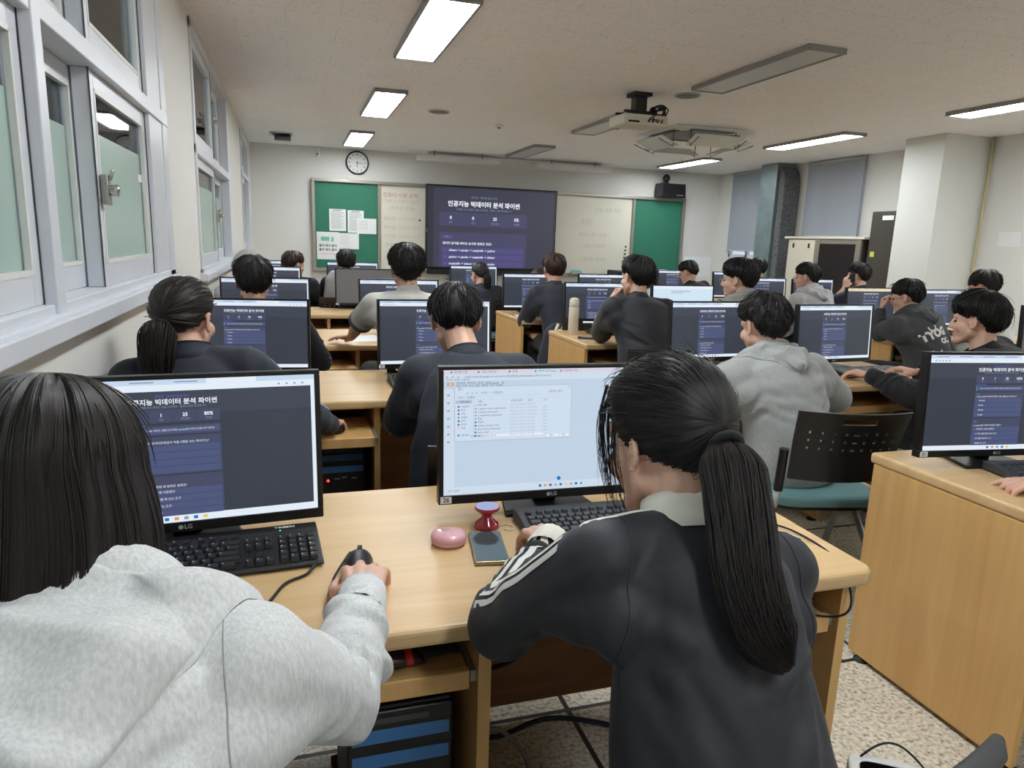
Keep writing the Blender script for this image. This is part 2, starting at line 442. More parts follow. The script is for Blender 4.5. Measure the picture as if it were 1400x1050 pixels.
        if bevel:
            b = o.modifiers.new('bevel', 'BEVEL'); b.width = bevel; b.segments = 3; b.limit_method = 'ANGLE'; b.angle_limit = R(40)
            b.harden_normals = False
        return o

def tag(o, label=None, cat=None, group=None, kind=None):
    if label: o['label'] = label
    if cat: o['category'] = cat
    if group: o['group'] = group
    if kind: o['kind'] = kind
    return o
def empty(name, loc=(0, 0, 0), rz=0, label=None, cat=None, group=None, kind=None):
    o = D.objects.new(name, None); COL.objects.link(o); o.location = loc; o.rotation_euler = (0, 0, rz)
    o.empty_display_size = 0.1
    return tag(o, label, cat, group, kind)
def kids(o): return [c for c in D.objects if c.parent is o]
def dup(o, loc=None, rz=None, parent=None, label=None, group=None):
    c = o.copy(); COL.objects.link(c)
    if parent: c.parent = parent
    if loc is not None: c.location = loc
    if rz is not None: c.rotation_euler = (0, 0, rz)
    if label: c['label'] = label
    if group: c['group'] = group
    for k in kids(o): dup(k, parent=c)
    return c
def struct(o, label=None):
    o['kind'] = 'structure'
    if label: o['label'] = label
    return o
_tmp = D.scenes.new('workbench')
def eval_mesh(ob):
    """the object's mesh with its modifiers, evaluated in a small scene of its own"""
    _tmp.collection.objects.link(ob)
    with bpy.context.temp_override(scene=_tmp, view_layer=_tmp.view_layers[0]):
        dg = bpy.context.evaluated_depsgraph_get(); dg.update()
        return D.meshes.new_from_object(ob.evaluated_get(dg))
_txtcache = {}
def text_mesh(s, size=1.0, ext=0.0, align='CENTER', bold=0.0):
    """verts, faces of a text laid in the local XY plane"""
    key = (s, size, ext, align, bold)
    if key in _txtcache: return _txtcache[key]
    cu = D.curves.new('lettering', 'FONT'); cu.body = s; cu.size = size; cu.extrude = ext; cu.align_x = align; cu.align_y = 'CENTER'
    cu.resolution_u = 2; cu.offset = bold
    ob = D.objects.new('lettering', cu)
    me = eval_mesh(ob)
    vs = [tuple(q.co) for q in me.vertices]; fs = [tuple(p.vertices) for p in me.polygons]
    D.objects.remove(ob); D.curves.remove(cu); D.meshes.remove(me)
    _txtcache[key] = (vs, fs)
    return vs, fs
def put_text(mb, s, size, mtx, mi=0, align='CENTER', bold=0.0, ext=0.0):
    vs, fs = text_mesh(s, size, ext, align, bold)
    mb.add([mtx @ Vector(q) for q in vs], fs, mi)
# ------------------------------------------------------------------ room shell
XL, XR, YF, YB, ZC = -0.54, 7.1, 10.95, -2.6, 2.6
def FR(x, y, z):   # local XY plane turned to face -y, at a place
    return Matrix(((1, 0, 0, x), (0, 0, -1, y), (0, 1, 0, z), (0, 0, 0, 1)))
def FLX(x, y, z):  # facing -x (for things on the right wall)
    return Matrix(((0, 0, -1, x), (-1, 0, 0, y), (0, 1, 0, z), (0, 0, 0, 1)))
mb = MB(); mb.box(XL - 2.4, XR + 0.3, YB - 0.2, YF + 0.2, -0.12, 0); struct(mb.build('floor', 'terrazzo'))
mb = MB(); mb.box(XL - 0.02, XR + 0.3, YB - 0.2, YF + 0.2, ZC, ZC + 0.15); struct(mb.build('ceiling', 'ceiling_tile'))
mb = MB(); mb.box(XL - 2.4, XR + 0.3, YF, YF + 0.2, 0, ZC); struct(mb.build('wall_front', 'wall_paint'))
mb = MB(); mb.box(XL - 2.4, XR + 0.3, YB - 0.2, YB, 0, ZC); struct(mb.build('wall_back', 'wall_paint'))
# left wall with the openings of its windows
WINS = [(-0.9, 3.66, 1.15, 2.56), (4.70, 7.14, 1.10, 2.56), (8.86, 10.3, 1.12, 2.5)]
mb = MB(); WX = XL - 0.22; ys = YB
for y0, y1, z0, z1 in WINS:
    mb.box(WX, XL, ys, y0, 0, ZC); mb.box(WX, XL, y0, y1, 0, z0); mb.box(WX, XL, y0, y1, z1, ZC); ys = y1
mb.box(WX, XL, ys, YF, 0, ZC)
struct(mb.build('wall_left', 'wall_paint'))
# right wall with the window opening behind the first blind and the second
mb = MB(); W2 = XR + 0.2; ys = YB
for y0, y1, z0, z1 in ((7.62, 8.66, 0.95, 2.5), (9.52, 10.52, 0.95, 2.5)):
    mb.box(XR, W2, ys, y0, 0, ZC); mb.box(XR, W2, y0, y1, 0, z0); mb.box(XR, W2, y0, y1, z1, ZC); ys = y1
mb.box(XR, W2, ys, YF, 0, ZC)
struct(mb.build('wall_right', 'wall_paint'))
mb = MB(); mb.box(6.47, XR, 5.93, 6.44, 0, ZC); struct(mb.build('trim_1', 'pillar_paint', bevel=0.004), 'square white pillar standing out from the right wall')
mb = MB(); mb.tube([(7.06, 5.88, 2.6), (7.06, 5.88, 2.0), (7.045, 5.87, 1.5), (7.06, 5.88, 1.1), (7.06, 5.88, 0)], 0.016, 10)
struct(mb.build('trim_2', 'pipe', smooth=True), 'thin yellowed pipe running down beside the pillar')
for n_, a in (('baseboard_front', (XL, XR, YF - 0.015, YF, 0, 0.1)), ('baseboard_left', (XL, XL + 0.015, YB, YF, 0, 0.1)), ('baseboard_right', (XR - 0.015, XR, YB, YF, 0, 0.1))):
    mb = MB(); mb.box(*a); struct(mb.build(n_, 'mid_grey'))
# corridor beyond the left windows
mb = MB(); mb.box(XL - 2.5, XL - 2.4, YB, YF, 0, ZC); mb.box(XL - 2.4, WX, YB, YF, ZC - 0.02, ZC)
struct(mb.build('wall_corridor', 'corridor'))
for i, y in enumerate((0.2, 4.4)):  # glowing panels added to brighten the corridor seen through the glass
    mb = MB(); mb.box(-2.1, -1.6, y, y + 2.6, ZC - 0.06, ZC - 0.021)
    o = mb.build('trim_%d' % (3 + i), 'lamp_on'); struct(o, 'added light panel brightening the corridor beyond the left windows')
# windows of the left wall
def window(n, y0, y1, z0, z1, zt, panes, lock_y):
    """panes: (y0, y1, depth, glass margins) in the lower row; same split above"""
    root = empty('window_%d' % n, (0, 0, 0)); root['kind'] = 'structure'
    F = 'window_frame'
    mb = MB(); t = 0.05; a, b = XL - 0.15, XL + 0.012
    mb.box(a, b, y0, y1, z1 - 0.06, z1); mb.box(a, b, y0, y1, z0, z0 + 0.03)
    mb.box(a, b, y0, y0 + t, z0, z1); mb.box(a, b, y1 - 0.13, y1, z0, z1)
    mb.box(a, b + 0.004, y0, y1, zt, zt + 0.055)
    mb.build('window_frame', F, root, bevel=0.004)
    mb = MB(); mb.box(XL - 0.02, XL + 0.05, y0 - 0.04, y1 + 0.03, z0 - 0.045, z0); mb.box(XL - 0.15, XL + 0.03, y0, y1, z0 - 0.002, z0 + 0.008)
    mb.build('window_sill', F, root, bevel=0.004)
    for (p0, p1, dep, lockside) in panes:
        for (za, zb, row) in ((z0 + 0.03, zt, 0), (zt + 0.055, z1 - 0.06, 1)):
            x0 = XL - 0.055 if dep == 0 else XL - 0.105; x1 = x0 + 0.045
            w = 0.055; wb = 0.075
            s = MB()
            s.box(x0, x1, p0, p0 + w, za, zb); s.box(x0, x1, p1 - w, p1, za, zb)
            s.box(x0, x1, p0 + w, p1 - w, za, za + wb); s.box(x0, x1, p0 + w, p1 - w, zb - w, zb)
            so = s.build('sash', F, root, bevel=0.004)
            g = MB(); e = 0.006
            for q in ((p0 + w - e, p0 + w + e), (p1 - w - e, p1 - w + e)): g.box(x1 - 0.012, x1 + 0.002, q[0], q[1], za + wb, zb - w)
            g.box(x1 - 0.012, x1 + 0.002, p0 + w, p1 - w, zb - w - e, zb - w + e); g.box(x1 - 0.012, x1 + 0.002, p0 + w, p1 - w, za + wb - e, za + wb + e)
            g.build('glazing_bead', 'white_plastic', so)
            k = MB(); k.box(x1 + 0.0005, x1 + 0.003, p0 - 0.003, p0 + 0.002, za, zb); k.box(x1 + 0.0005, x1 + 0.003, p1 - 0.003, p1 + 0.002, za, zb)
            k.build('gasket', 'window_gasket', so)
            g = MB(); g.box(x0 + 0.02, x0 + 0.025, p0 + w, p1 - w, za + wb, zb - w); g.build('pane', 'glass', so)
            if row == 0:
                g = MB(); g.box(x0 + 0.026, x0 + 0.029, p0 + w + 0.004, p1 - w - 0.004, za + wb + 0.003, 1.64 if n < 3 else 1.6); g.build('frosted_film', 'frost', so)
                if n == 1 and dep == 0 and p0 > 2.3:
                    g = MB(); g.box(x1 - 0.016, x1 - 0.012, p1 - 0.12, p1 - 0.05, 1.535, 1.565); g.build('sticker', 'paper', so)
    for ly, lz in lock_y:
        mb = MB(); c = Vector((XL + 0.004, ly, lz))
        mb.box(c.x - 0.01, c.x + 0.01, ly - 0.02, ly + 0.02, lz - 0.045, lz + 0.045)
        mb.cyl(c + Vector((0.01, 0, 0)), c + Vector((0.035, 0, 0)), 0.017, n=16)
        mb.tube([c + Vector((0.03, 0, 0)), c + Vector((0.035, -0.02, 0.01)), c + Vector((0.035, -0.045, 0.0))], 0.008, 8)
        mb.tube([c + Vector((0.012, 0, 0.03)), c + Vector((0.02, 0, 0.06))], 0.006, 8)
        mb.build('window_lock', 'chrome', root, auto=40, bevel=0.003)
    return root
window(1, *WINS[0], 1.81, [(-0.85, 0.6, 1, 0), (0.5, 1.86, 0, 0), (1.92, 2.46, 1, 0), (2.42, 3.24, 0, 0)], [(2.47, 1.47)])
mb = MB(); mb.box(XL - 0.12, XL + 0.02, 1.86, 1.92, 1.15, 2.56)
struct(mb.build('trim_5', 'window_frame', bevel=0.004), 'white vertical mullion of the nearest left window')
mb = MB(); mb.box(XL - 0.12, XL + 0.008, 3.24, 3.53, 1.18, 2.5); struct(mb.build('trim_6', 'window_frame'), 'white flat panel at the right of the nearest left window')
window(2, *WINS[1], 1.81, [(4.76, 5.92, 0, 0), (5.86, 7.0, 1, 0)], [(5.88, 1.47), (5.88, 2.15)])
window(3, *WINS[2], 2.0, [(8.92, 9.6, 0, 0), (9.56, 10.2, 1, 0)], [])
# right wall windows (night outside) and blinds
for i, (y0, y1) in enumerate(((9.52, 10.52), (7.62, 8.66))):
    root = empty('window_%d' % (4 + i)); root['kind'] = 'structure'
    mb = MB(); x0, x1 = XR, XR + 0.1
    for q in ((y0, y0 + 0.06), ((y0 + y1) / 2 - 0.03, (y0 + y1) / 2 + 0.03), (y1 - 0.06, y1)): mb.box(x0, x1, q[0], q[1], 0.95, 2.5)
    mb.box(x0, x1, y0, y1, 0.95, 1.02); mb.box(x0, x1, y0, y1, 2.44, 2.5); mb.box(x0, x1, y0, y1, 1.22, 1.27)
    mb.build('window_frame', 'window_frame', root, bevel=0.004)
    mb = MB(); mb.box(XR - 0.03, XR + 0.04, y0 - 0.03, y1 + 0.03, 0.9, 0.95); mb.build('window_sill', 'white_plastic', root, bevel=0.003)
    mb = MB(); mb.box(XR + 0.05, XR + 0.056, y0 + 0.05, y1 - 0.05, 1.0, 2.46); mb.build('pane', 'win_glow', root)
def blind(y0, y1, zb, label):
    root = empty('roller_blind', (XR - 0.05, (y0 + y1) / 2, 0), 0, label, 'blind', 'grey roller blinds')
    h = (y1 - y0) / 2
    mb = MB(); n = 16
    vs = []; fs = []
    for i in range(n + 1):
        y = -h + 2 * h * i / n
        x = 0.004 * math.sin(i * 1.3)
        vs += [(x, y, zb + 0.02), (x, y, 2.55), (x + 0.004, y, 2.55), (x + 0.004, y, zb + 0.02)]
    for i in range(n):
        a = i * 4; b = a + 4
        for k in range(4): fs.append((a + k, a + (k + 1) % 4, b + (k + 1) % 4, b + k))
    fs += [(0, 1, 2, 3), (n * 4 + 3, n * 4 + 2, n * 4 + 1, n * 4)]
    mb.add(vs, fs); mb.build('blind_fabric', 'fabric_blind', root)
    mb = MB(); mb.box(-0.012, 0.012, -h - 0.01, h + 0.01, zb, zb + 0.022); mb.build('bottom_rail', 'light_grey', root, bevel=0.004)
    mb = MB(); mb.cyl((0, -h, 2.57), (0, h, 2.57), 0.022, n=16); mb.build('roller_tube', 'light_grey', root, auto=40)
    mb = MB(); mb.tube([(-0.01, -h - 0.03, 2.57), (-0.01, -h - 0.03, 1.5)], 0.0025, 6)
    mb.tube([(-0.02, -h - 0.06, 2.57), (-0.02, -h - 0.06, 1.5)], 0.0025, 6)
    mb.build('pull_chain', 'light_grey', root)
    return root
blind(9.52, 10.5, 1.32, 'grey roller blind let down over the far right window')
blind(7.62, 8.68, 1.56, 'grey roller blind hanging behind the beige server cabinet')

# ------------------------------------------------------------------ ceiling fittings
def lamp(x, y0, y1, on, label, group=None):
    w = 0.145; root = empty('ceiling_light', (x, (y0 + y1) / 2, ZC), 0, label, 'light', group); h = (y1 - y0) / 2
    mb = MB(); f = 0.018
    mb.box(-w, -w + f, -h, h, -0.035, 0); mb.box(w - f, w, -h, h, -0.035, 0); mb.box(-w + f, w - f, -h, -h + f, -0.035, 0); mb.box(-w + f, w - f, h - f, h, -0.035, 0)
    mb.build('frame', 'lamp_frame', root, bevel=0.003)
    mb = MB(); mb.box(-w + f, w - f, -h + f, h - f, -0.028, -0.008); mb.build('diffuser', 'lamp_on' if on else 'lamp_off', root)
    return root
LY = [(9.0, 10.35), (6.4, 7.74), (3.86, 5.2), (1.28, 2.62), (-1.3, 0.04)]
for i, (a, b) in enumerate(LY):
    lamp(0.845, a, b, True, ['lit ceiling panel nearest the clock, farthest of the left row', 'lit ceiling panel in the middle of the left row', 'large lit ceiling panel at the top edge, nearest of the left row', 'lit ceiling panel above the front desks', 'lit ceiling panel behind the viewer on the left'][i], 'ceiling light panels')
    lamp(3.18, a, b, False, ['unlit ceiling panel close to the front wall above the screen', 'unlit ceiling panel partly hidden by the projector', 'large unlit ceiling panel with grey frame, right of centre', 'unlit ceiling panel above the aisle', 'unlit ceiling panel behind the viewer in the middle'][i], 'ceiling light panels')
    a2 = [8.98, 6.32, 3.76, 1.2, -1.35][i]
    lamp(5.68, a2, a2 + 1.36, True, ['short lit ceiling panel at the far right above the speaker', 'lit ceiling panel above the right blinds', 'lit ceiling panel cut by the right edge, near the pillar', 'lit ceiling panel over the right desks', 'lit ceiling panel behind the viewer on the right'][i], 'ceiling light panels')
for x, y, lb in ((1.43, 7.26, 'round flat ceiling speaker near the left light row'), (3.18, 5.5, 'round flat ceiling speaker above the projector')):
    root = empty('ceiling_speaker', (x, y, ZC), 0, lb, 'speaker', 'round ceiling speakers')
    mb = MB(); mb.lathe([(0.105, 0), (0.11, -0.006), (0.1, -0.012), (0.09, -0.01)]); mb.build('rim', 'light_grey', root, auto=50)
    mb = MB(); mb.lathe([(0.09, -0.004), (0.088, -0.013), (0.05, -0.018), (0.005, -0.02)]); mb.build('grille', 'mid_grey', root, smooth=True)
root = empty('smoke_detector', (2.19, 7.73, ZC), 0, 'small round smoke detector on the ceiling before the screen lamps', 'smoke detector')
mb = MB(); mb.lathe([(0.05, 0), (0.05, -0.012), (0.035, -0.03), (0.012, -0.036), (0.004, -0.036)]); mb.build('body', 'white_plastic', root, auto=40)
mb = MB(); mb.lathe([(0.02, -0.03), (0.02, -0.042), (0.004, -0.044)]); mb.build('sensor', 'mid_grey', root, auto=40)
root = empty('ceiling_vent', (-0.1, 9.8, ZC), 0, 'small ceiling vent with open flap near the front left corner', 'vent')
mb = MB(); mb.box(-0.14, 0.14, -0.14, 0.14, -0.012, 0); mb.build('frame', 'light_grey', root, bevel=0.002)
mb = MB(); mb.box(-0.11, 0.11, -0.11, 0.11, -0.016, -0.0125); mb.build('opening', 'dark_grey', root)
mb = MB(); mb.obox(Matrix.Translation((0.02, 0, -0.05)) @ Matrix.Rotation(0.5, 4, 'X'), 0.1, 0.1, 0.004); mb.build('flap', 'light_grey', root)
# ceiling air conditioner with four deflector wings on rods
root = empty('ceiling_air_conditioner', (4.28, 7.2, ZC), 0, 'square ceiling air conditioner with hanging deflector wings on rods', 'air conditioner')
mb = MB(); mb.box(-0.46, 0.46, -0.46, 0.46, -0.03, 0); mb.build('panel', 'white_plastic', root, bevel=0.008)
mb = MB(); mb.box(-0.27, 0.27, -0.27, 0.27, -0.04, -0.0301)
for k in range(14): mb.box(-0.26, 0.26, -0.25 + k * 0.037, -0.243 + k * 0.037, -0.046, -0.04)
mb.build('intake_grille', 'light_grey', root)
for k in range(4):
    mt = Matrix.Rotation(k * PI / 2, 4, 'Z')
    mb = MB(); mb.obox(mt @ Matrix.Translation((0, 0.365, -0.033)), 0.25, 0.045, 0.004); mb.build('air_outlet', 'dark_metal', root)
    mb = MB(); mb.obox(mt @ Matrix.Translation((0, 0.45, -0.14)) @ Matrix.Rotation(0.42, 4, 'X'), 0.3, 0.11, 0.003)
    w = mb.build('deflector_wing', 'translucent', root)
    for sx in (-0.27, 0.27):
        mb = MB(); a = mt @ Vector((sx, 0.4, -0.03)); b = mt @ Vector((sx, 0.4, -0.2)); c = mt @ Vector((sx * 1.05, 0.58, -0.13))
        mb.tube([a, b, c], 0.005, 6)
        mb.build('wing_rod', 'black_plastic', w)
# projector
root = empty('projector', (2.8, 5.62, 0), 0, 'white projector hanging from a black ceiling mount with cables', 'projector')
mb = MB(); mb.box(-0.2, 0.2, -0.15, 0.15, 2.33, 2.415); mb.build('housing', 'off_white', root, bevel=0.02)
mb = MB(); mb.cyl((-0.1, 0.14, 2.37), (-0.1, 0.18, 2.37), 0.04, n=24); mb.build('lens', 'black_plastic', root, auto=40)
for k in range(4):
    mb = MB(); mb.cyl((0.02 + k * 0.04, -0.152, 2.36), (0.02 + k * 0.04, -0.16, 2.36), 0.008, n=10); mb.build('socket', 'black_plastic', root)
mb = MB(); mb.box(-0.16, -0.06, -0.154, -0.15, 2.345, 2.36); mb.build('air_slot', 'black_plastic', root)
mb = MB(); mb.box(-0.14, 0.2, -0.12, 0.12, 2.415, 2.43); mb.box(-0.05, 0.05, -0.05, 0.05, 2.43, 2.57); mb.box(-0.08, 0.08, -0.08, 0.08, 2.57, 2.6)
mb.box(-0.17, 0.1, -0.09, -0.07, 2.43, 2.45); mb.box(-0.17, 0.1, 0.07, 0.09, 2.43, 2.45)
mb.build('ceiling_mount', 'black_plastic', root, bevel=0.004)
rnd = random.Random(3)
for k in range(7):
    mb = MB(); s = 0.03 * k
    pts = [Vector((0.06, -0.02 + 0.01 * k, 2.45))]
    for j in range(1, 12):
        a = j / 12 * 2 * PI * (0.8 + 0.1 * k)
        pts.append(Vector((0.16 + 0.06 * math.cos(a) + rnd.uniform(-0.01, 0.01), -0.06 + 0.04 * math.sin(a * 0.7 + k), 2.46 + 0.045 * math.sin(a))))
    pts.append(Vector((0.02 + 0.03 * (k % 5), -0.16, 2.37)))
    mb.tube(pts, 0.006, 8); mb.build('cable', 'black_plastic', root, smooth=True)
# two white batten lamps hanging before the board
for x0, x1, lb in ((1.76, 2.98, 'white hanging board lamp left of centre above the big screen'), (3.58, 4.8, 'white hanging board lamp right of centre above the whiteboard')):
    root = empty('board_lamp', ((x0 + x1) / 2, 10.5, 0), 0, lb, 'lamp', 'hanging board lamps'); h = (x1 - x0) / 2
    mb = MB(); mb.prism([(-0.09, 2.46), (0.09, 2.46), (0.07, 2.53), (-0.07, 2.53)], 0, -h, h); mb.build('reflector', 'white_plastic', root, bevel=0.005)
    for sx in (-0.6, 0.6):
        mb = MB(); mb.tube([(sx * h, 0, 2.53), (sx * h, 0.02, 2.57), (sx * h, 0, 2.6)], 0.008, 8); mb.build('hanger', 'mid_grey', root)
mb = MB(); mb.box(1.95, 4.7, 10.62, 10.65, 2.575, 2.6); tag(mb.build('conduit_rail', 'light_grey', bevel=0.004), 'thin grey rail on the ceiling behind the hanging board lamps', 'rail')

# ------------------------------------------------------------------ front wall
root = empty('wall_clock', (0.945, YF, 2.41), 0, 'round black rimmed wall clock with white face above the green board', 'clock')
def disc(mb, r, y, n=40, mi=0):
    mb.add([(r * math.cos(2 * PI * k / n), y, r * math.sin(2 * PI * k / n)) for k in range(n)], [tuple(range(n))], mi)
mb = MB(); n = 40
prof = [(0.165, 0), (0.168, -0.03), (0.16, -0.04), (0.148, -0.035), (0.148, -0.012)]
vs = [(r * math.cos(2 * PI * k / n), y, r * math.sin(2 * PI * k / n)) for r, y in prof for k in range(n)]
fs = [(i * n + k, i * n + (k + 1) % n, (i + 1) * n + (k + 1) % n, (i + 1) * n + k) for i in range(4) for k in range(n)]
mb.add(vs, fs); mb.build('rim', 'black_plastic', root, auto=50)
mb = MB(); disc(mb, 0.15, -0.014); mb.build('dial', 'paper', root)
mb = MB()
for k in range(1, 13):
    a = PI / 2 - k * PI / 6
    put_text(mb, str(k), 0.034, FR(0.118 * math.cos(a), -0.016, 0.118 * math.sin(a)), bold=0.001)
mb.build('numerals', 'ink', root)
for nm, a, l, w in (('hour_hand', -PI / 2 - 0.05, 0.07, 0.005), ('minute_hand', -0.12, 0.1, 0.0035)):
    mb = MB(); d = Vector((math.cos(a), 0, math.sin(a))); q = Vector((-d.z, 0, d.x)) * w; o_ = Vector((0, -0.018, 0))
    mb.add([o_ - d * 0.02 - q, o_ - d * 0.02 + q, o_ + d * l + q * 0.5, o_ + d * l - q * 0.5], [(0, 1, 2, 3)]); mb.build(nm, 'bezel', root)
root = empty('wall_camera', (0.385, YF, 2.52), 0, 'small white camera high on the front wall left of the clock', 'camera')
mb = MB(); mb.box(-0.03, 0.03, -0.05, 0, -0.02, 0.07); mb.build('bracket', 'white_plastic', root, bevel=0.006)
mb = MB(); mb.ell((0, -0.05, -0.03), 0.03, 0.035, 0.04); mb.build('housing', 'white_plastic', root, smooth=True)
mb = MB(); mb.cyl((0, -0.08, -0.03), (0, -0.088, -0.03), 0.012, n=14); mb.build('lens', 'bezel', root)

# the long board
BY = YF - 0.04
root = empty('board', (0, 0, 0), 0, 'long framed board with green felt ends and white writing panels', 'board')
mb = MB()
mb.box(0.285, 6.42, BY - 0.045, YF, 2.115, 2.16); mb.box(0.285, 6.42, BY - 0.07, YF, 0.83, 0.875)
mb.box(0.285, 0.33, BY - 0.045, YF, 0.875, 2.115); mb.box(6.37, 6.42, BY - 0.045, YF, 0.875, 2.115)
for x in (1.255, 5.46): mb.box(x - 0.02, x + 0.02, BY - 0.035, YF, 0.875, 2.115)
mb.build('frame', 'alu', root, bevel=0.005)
mb = MB(); mb.box(0.33, 1.235, BY, YF, 0.875, 2.115); mb.build('green_panel', 'green_board', root)
mb = MB(); mb.box(5.48, 6.37, BY, YF, 0.875, 2.115); mb.build('green_panel', 'green_board', root)
mb = MB(); mb.box(1.275, 3.0, BY, YF, 0.875, 2.115); mb.build('white_panel', 'white_board', root)
mb = MB(); mb.box(3.0, 5.44, BY, YF, 0.875, 2.115); mb.build('white_panel', 'white_board', root)
wr = MB(); wq = MB()
for t, x, z, s in (('* 컴퓨터 사용 규칙!', 1.56, 1.97, 0.075),): put_text(wr, t, s, FR(x, BY - 0.003, z))
for t, x, z, s in (('* 마우스 키보드 정리!', 1.58, 1.88, 0.065), ('(파이썬 코딩)', 1.6, 1.78, 0.07), ('월요일 : (1교시 수) T', 1.6, 1.63, 0.065), ('화요일 : (2교시 수) T', 1.6, 1.5, 0.065),
                   ('수요일 : (3교시 수) T', 1.6, 1.37, 0.065), ('목요일 : (4교시)', 1.56, 1.24, 0.065), ('금요일 :', 1.45, 1.1, 0.065)):
    put_text(wq, t, s, FR(x, BY - 0.003, z))
for t, x, z, s in (('수업 내용 정리', 5.0, 1.9, 0.08), ('코딩!', 4.62, 1.7, 0.11), ('변수와 함수 만들기', 4.78, 1.5, 0.07), ('1. 자료 2. 반복문', 4.75, 1.32, 0.07), ('( 데이터 분석 )', 4.78, 1.1, 0.08)):
    put_text(wq, t, s, FR(x, BY - 0.003, z))
wr.build('red_writing', 'ink_red', root); wq.build('grey_writing', 'ink_faint', root)
def sheet(x0, x1, z0, z1, label, kind, dy=0.0):
    o = empty('paper_sheet', ((x0 + x1) / 2, BY - 0.004 - dy, (z0 + z1) / 2), 0, label, 'paper', 'papers pinned on the green board')
    w, h = (x1 - x0) / 2, (z1 - z0) / 2
    mb = MB(); mb.box(-w, w, -0.001, 0.001, -h, h); mb.build('sheet', 'paper', o)
    mb = MB()
    if kind == 'lines':
        for k in range(16): mb.quad((-w * 0.8, -0.002, h * 0.82 - k * h * 0.105), (w * (0.75 - 0.3 * ((k * 7) % 3 == 0)), -0.002, h * 0.82 - k * h * 0.105), (w * (0.75 - 0.3 * ((k * 7) % 3 == 0)), -0.002, h * 0.8 - k * h * 0.105), (-w * 0.8, -0.002, h * 0.8 - k * h * 0.105))
        mb.quad((-w * 0.5, -0.002, h * 0.92), (w * 0.5, -0.002, h * 0.92), (w * 0.5, -0.002, h * 0.88), (-w * 0.5, -0.002, h * 0.88)); mb.build('print', 'ink', o)
    elif kind == 'notice':
        put_text(mb, '출석 체크 출석', 0.042, FR(0, -0.002, 0.0), bold=0.001); put_text(mb, '출석 체크 출석', 0.042, FR(0, -0.002, -0.06), bold=0.001); mb.build('print', 'ink', o)
        mb = MB(); put_text(mb, '안내문을 읽어주세요', 0.024, FR(0, -0.002, -0.12)); mb.build('red_print', 'ink_red_paper', o)
        mb = MB(); mb.box(-0.1, 0.02, -0.002, -0.0012, 0.07, 0.13); mb.box(0.05, 0.08, -0.002, -0.0012, 0.06, 0.13); mb.build('picture', 'teal_ink', o)
    else:
        for k in range(5): mb.quad((-w * 0.85, -0.002, h * 0.7 - k * h * 0.25), (w * 0.1, -0.002, h * 0.7 - k * h * 0.25), (w * 0.1, -0.002, h * 0.65 - k * h * 0.25), (-w * 0.85, -0.002, h * 0.65 - k * h * 0.25))
        mb.build('print', 'ink_faint', o)
sheet(0.53, 0.77, 1.42, 1.735, 'white printed sheet with rounded corners, upper left of the pinned papers', 'lines')
sheet(0.795, 1.03, 1.4, 1.725, 'white printed sheet tucked under the wide one on the green board', 'lines')
sheet(0.93, 1.215, 1.39, 1.615, 'wide white sheet overlapping its neighbour, rightmost of the pinned papers', 'wide', 0.003)
sheet(0.345, 0.665, 1.0, 1.4, 'white notice with a teal picture, lowest of the pinned papers', 'notice')
sheet(0.66, 0.955, 1.16, 1.39, 'plain white sheet beside the notice, lower right of the pinned papers', 'wide', 0.001)
for i, (x, z) in enumerate(((1.87, 1.62), (5.36, 1.33), (5.355, 1.27), (5.35, 1.21), (5.345, 1.15))):
    mb = MB(); mb.cyl((x, BY - 0.001, z), (x, BY - 0.014, z), 0.015, n=14)
    tag(mb.build('board_magnet', 'bezel', auto=40), 'small round black magnet alone on the left whiteboard' if i == 0 else ('', 'topmost', 'second from the top', 'third from the top', 'lowest')[i] + ' small black magnet of the column beside the right green panel', 'magnet', 'magnets on the whiteboard')
mb = MB(); mb.box(0.8, 0.98, YF - 0.05, YF - 0.01, 2.162, 2.19); tag(mb.build('board_eraser', 'off_white', bevel=0.008), 'small pale box lying on top of the board frame under the clock', 'box')
root = empty('board_eraser', (4.44, BY - 0.125, 0.868), 0, 'teal board eraser lying on the ledge under the right whiteboard', 'eraser')
mb = MB(); mb.box(-0.1, 0.1, -0.03, 0.03, 0.0, 0.03); mb.build('felt', 'light_grey', root, bevel=0.004)
mb = MB(); mb.prism([(-0.095, 0.03), (0.095, 0.03), (0.06, 0.065), (-0.06, 0.065)], 1, -0.028, 0.028); mb.build('back', 'eraser_teal', root, bevel=0.006)
mb = MB(); mb.box(-0.12, 0.12, -0.05, 0.05, -0.012, 0); mb.build('ledge', 'alu', root)
# loudspeaker with small ball camera on top of the board
root = empty('loudspeaker', (6.07, YF - 0.16, 2.161), 0, 'black box loudspeaker standing on top of the board frame', 'speaker')
mb = MB(); mb.prism([(-0.24, 0), (0.24, 0), (0.22, 0.22), (-0.23, 0.22)], 1, -0.09, 0.12); mb.build('cabinet', 'black_plastic', root, bevel=0.008)
mb = MB(); mb.box(-0.2, 0.2, -0.096, -0.09, 0.02, 0.2); mb.build('grille', 'bezel', root, bevel=0.003)
mb = MB(); mb.box(0.06, 0.18, -0.099, -0.096, 0.03, 0.045); mb.build('badge', 'mid_grey', root)
root = empty('ball_camera', (5.97, YF - 0.16, 2.382), 0, 'black ball camera standing on the loudspeaker', 'camera')
mb = MB(); mb.cyl((0, 0, 0), (0, 0, 0.03), 0.05, 0.035, n=20); mb.build('base', 'black_plastic', root, auto=40)
mb = MB(); mb.ell((0, 0, 0.085), 0.062, 0.062, 0.065, n=28); mb.build('ball', 'black_plastic', root, smooth=True)
mb = MB(); mb.cyl((0, -0.05, 0.09), (0, -0.066, 0.09), 0.025, n=20); mb.build('lens', 'smoked_glass', root, auto=40)
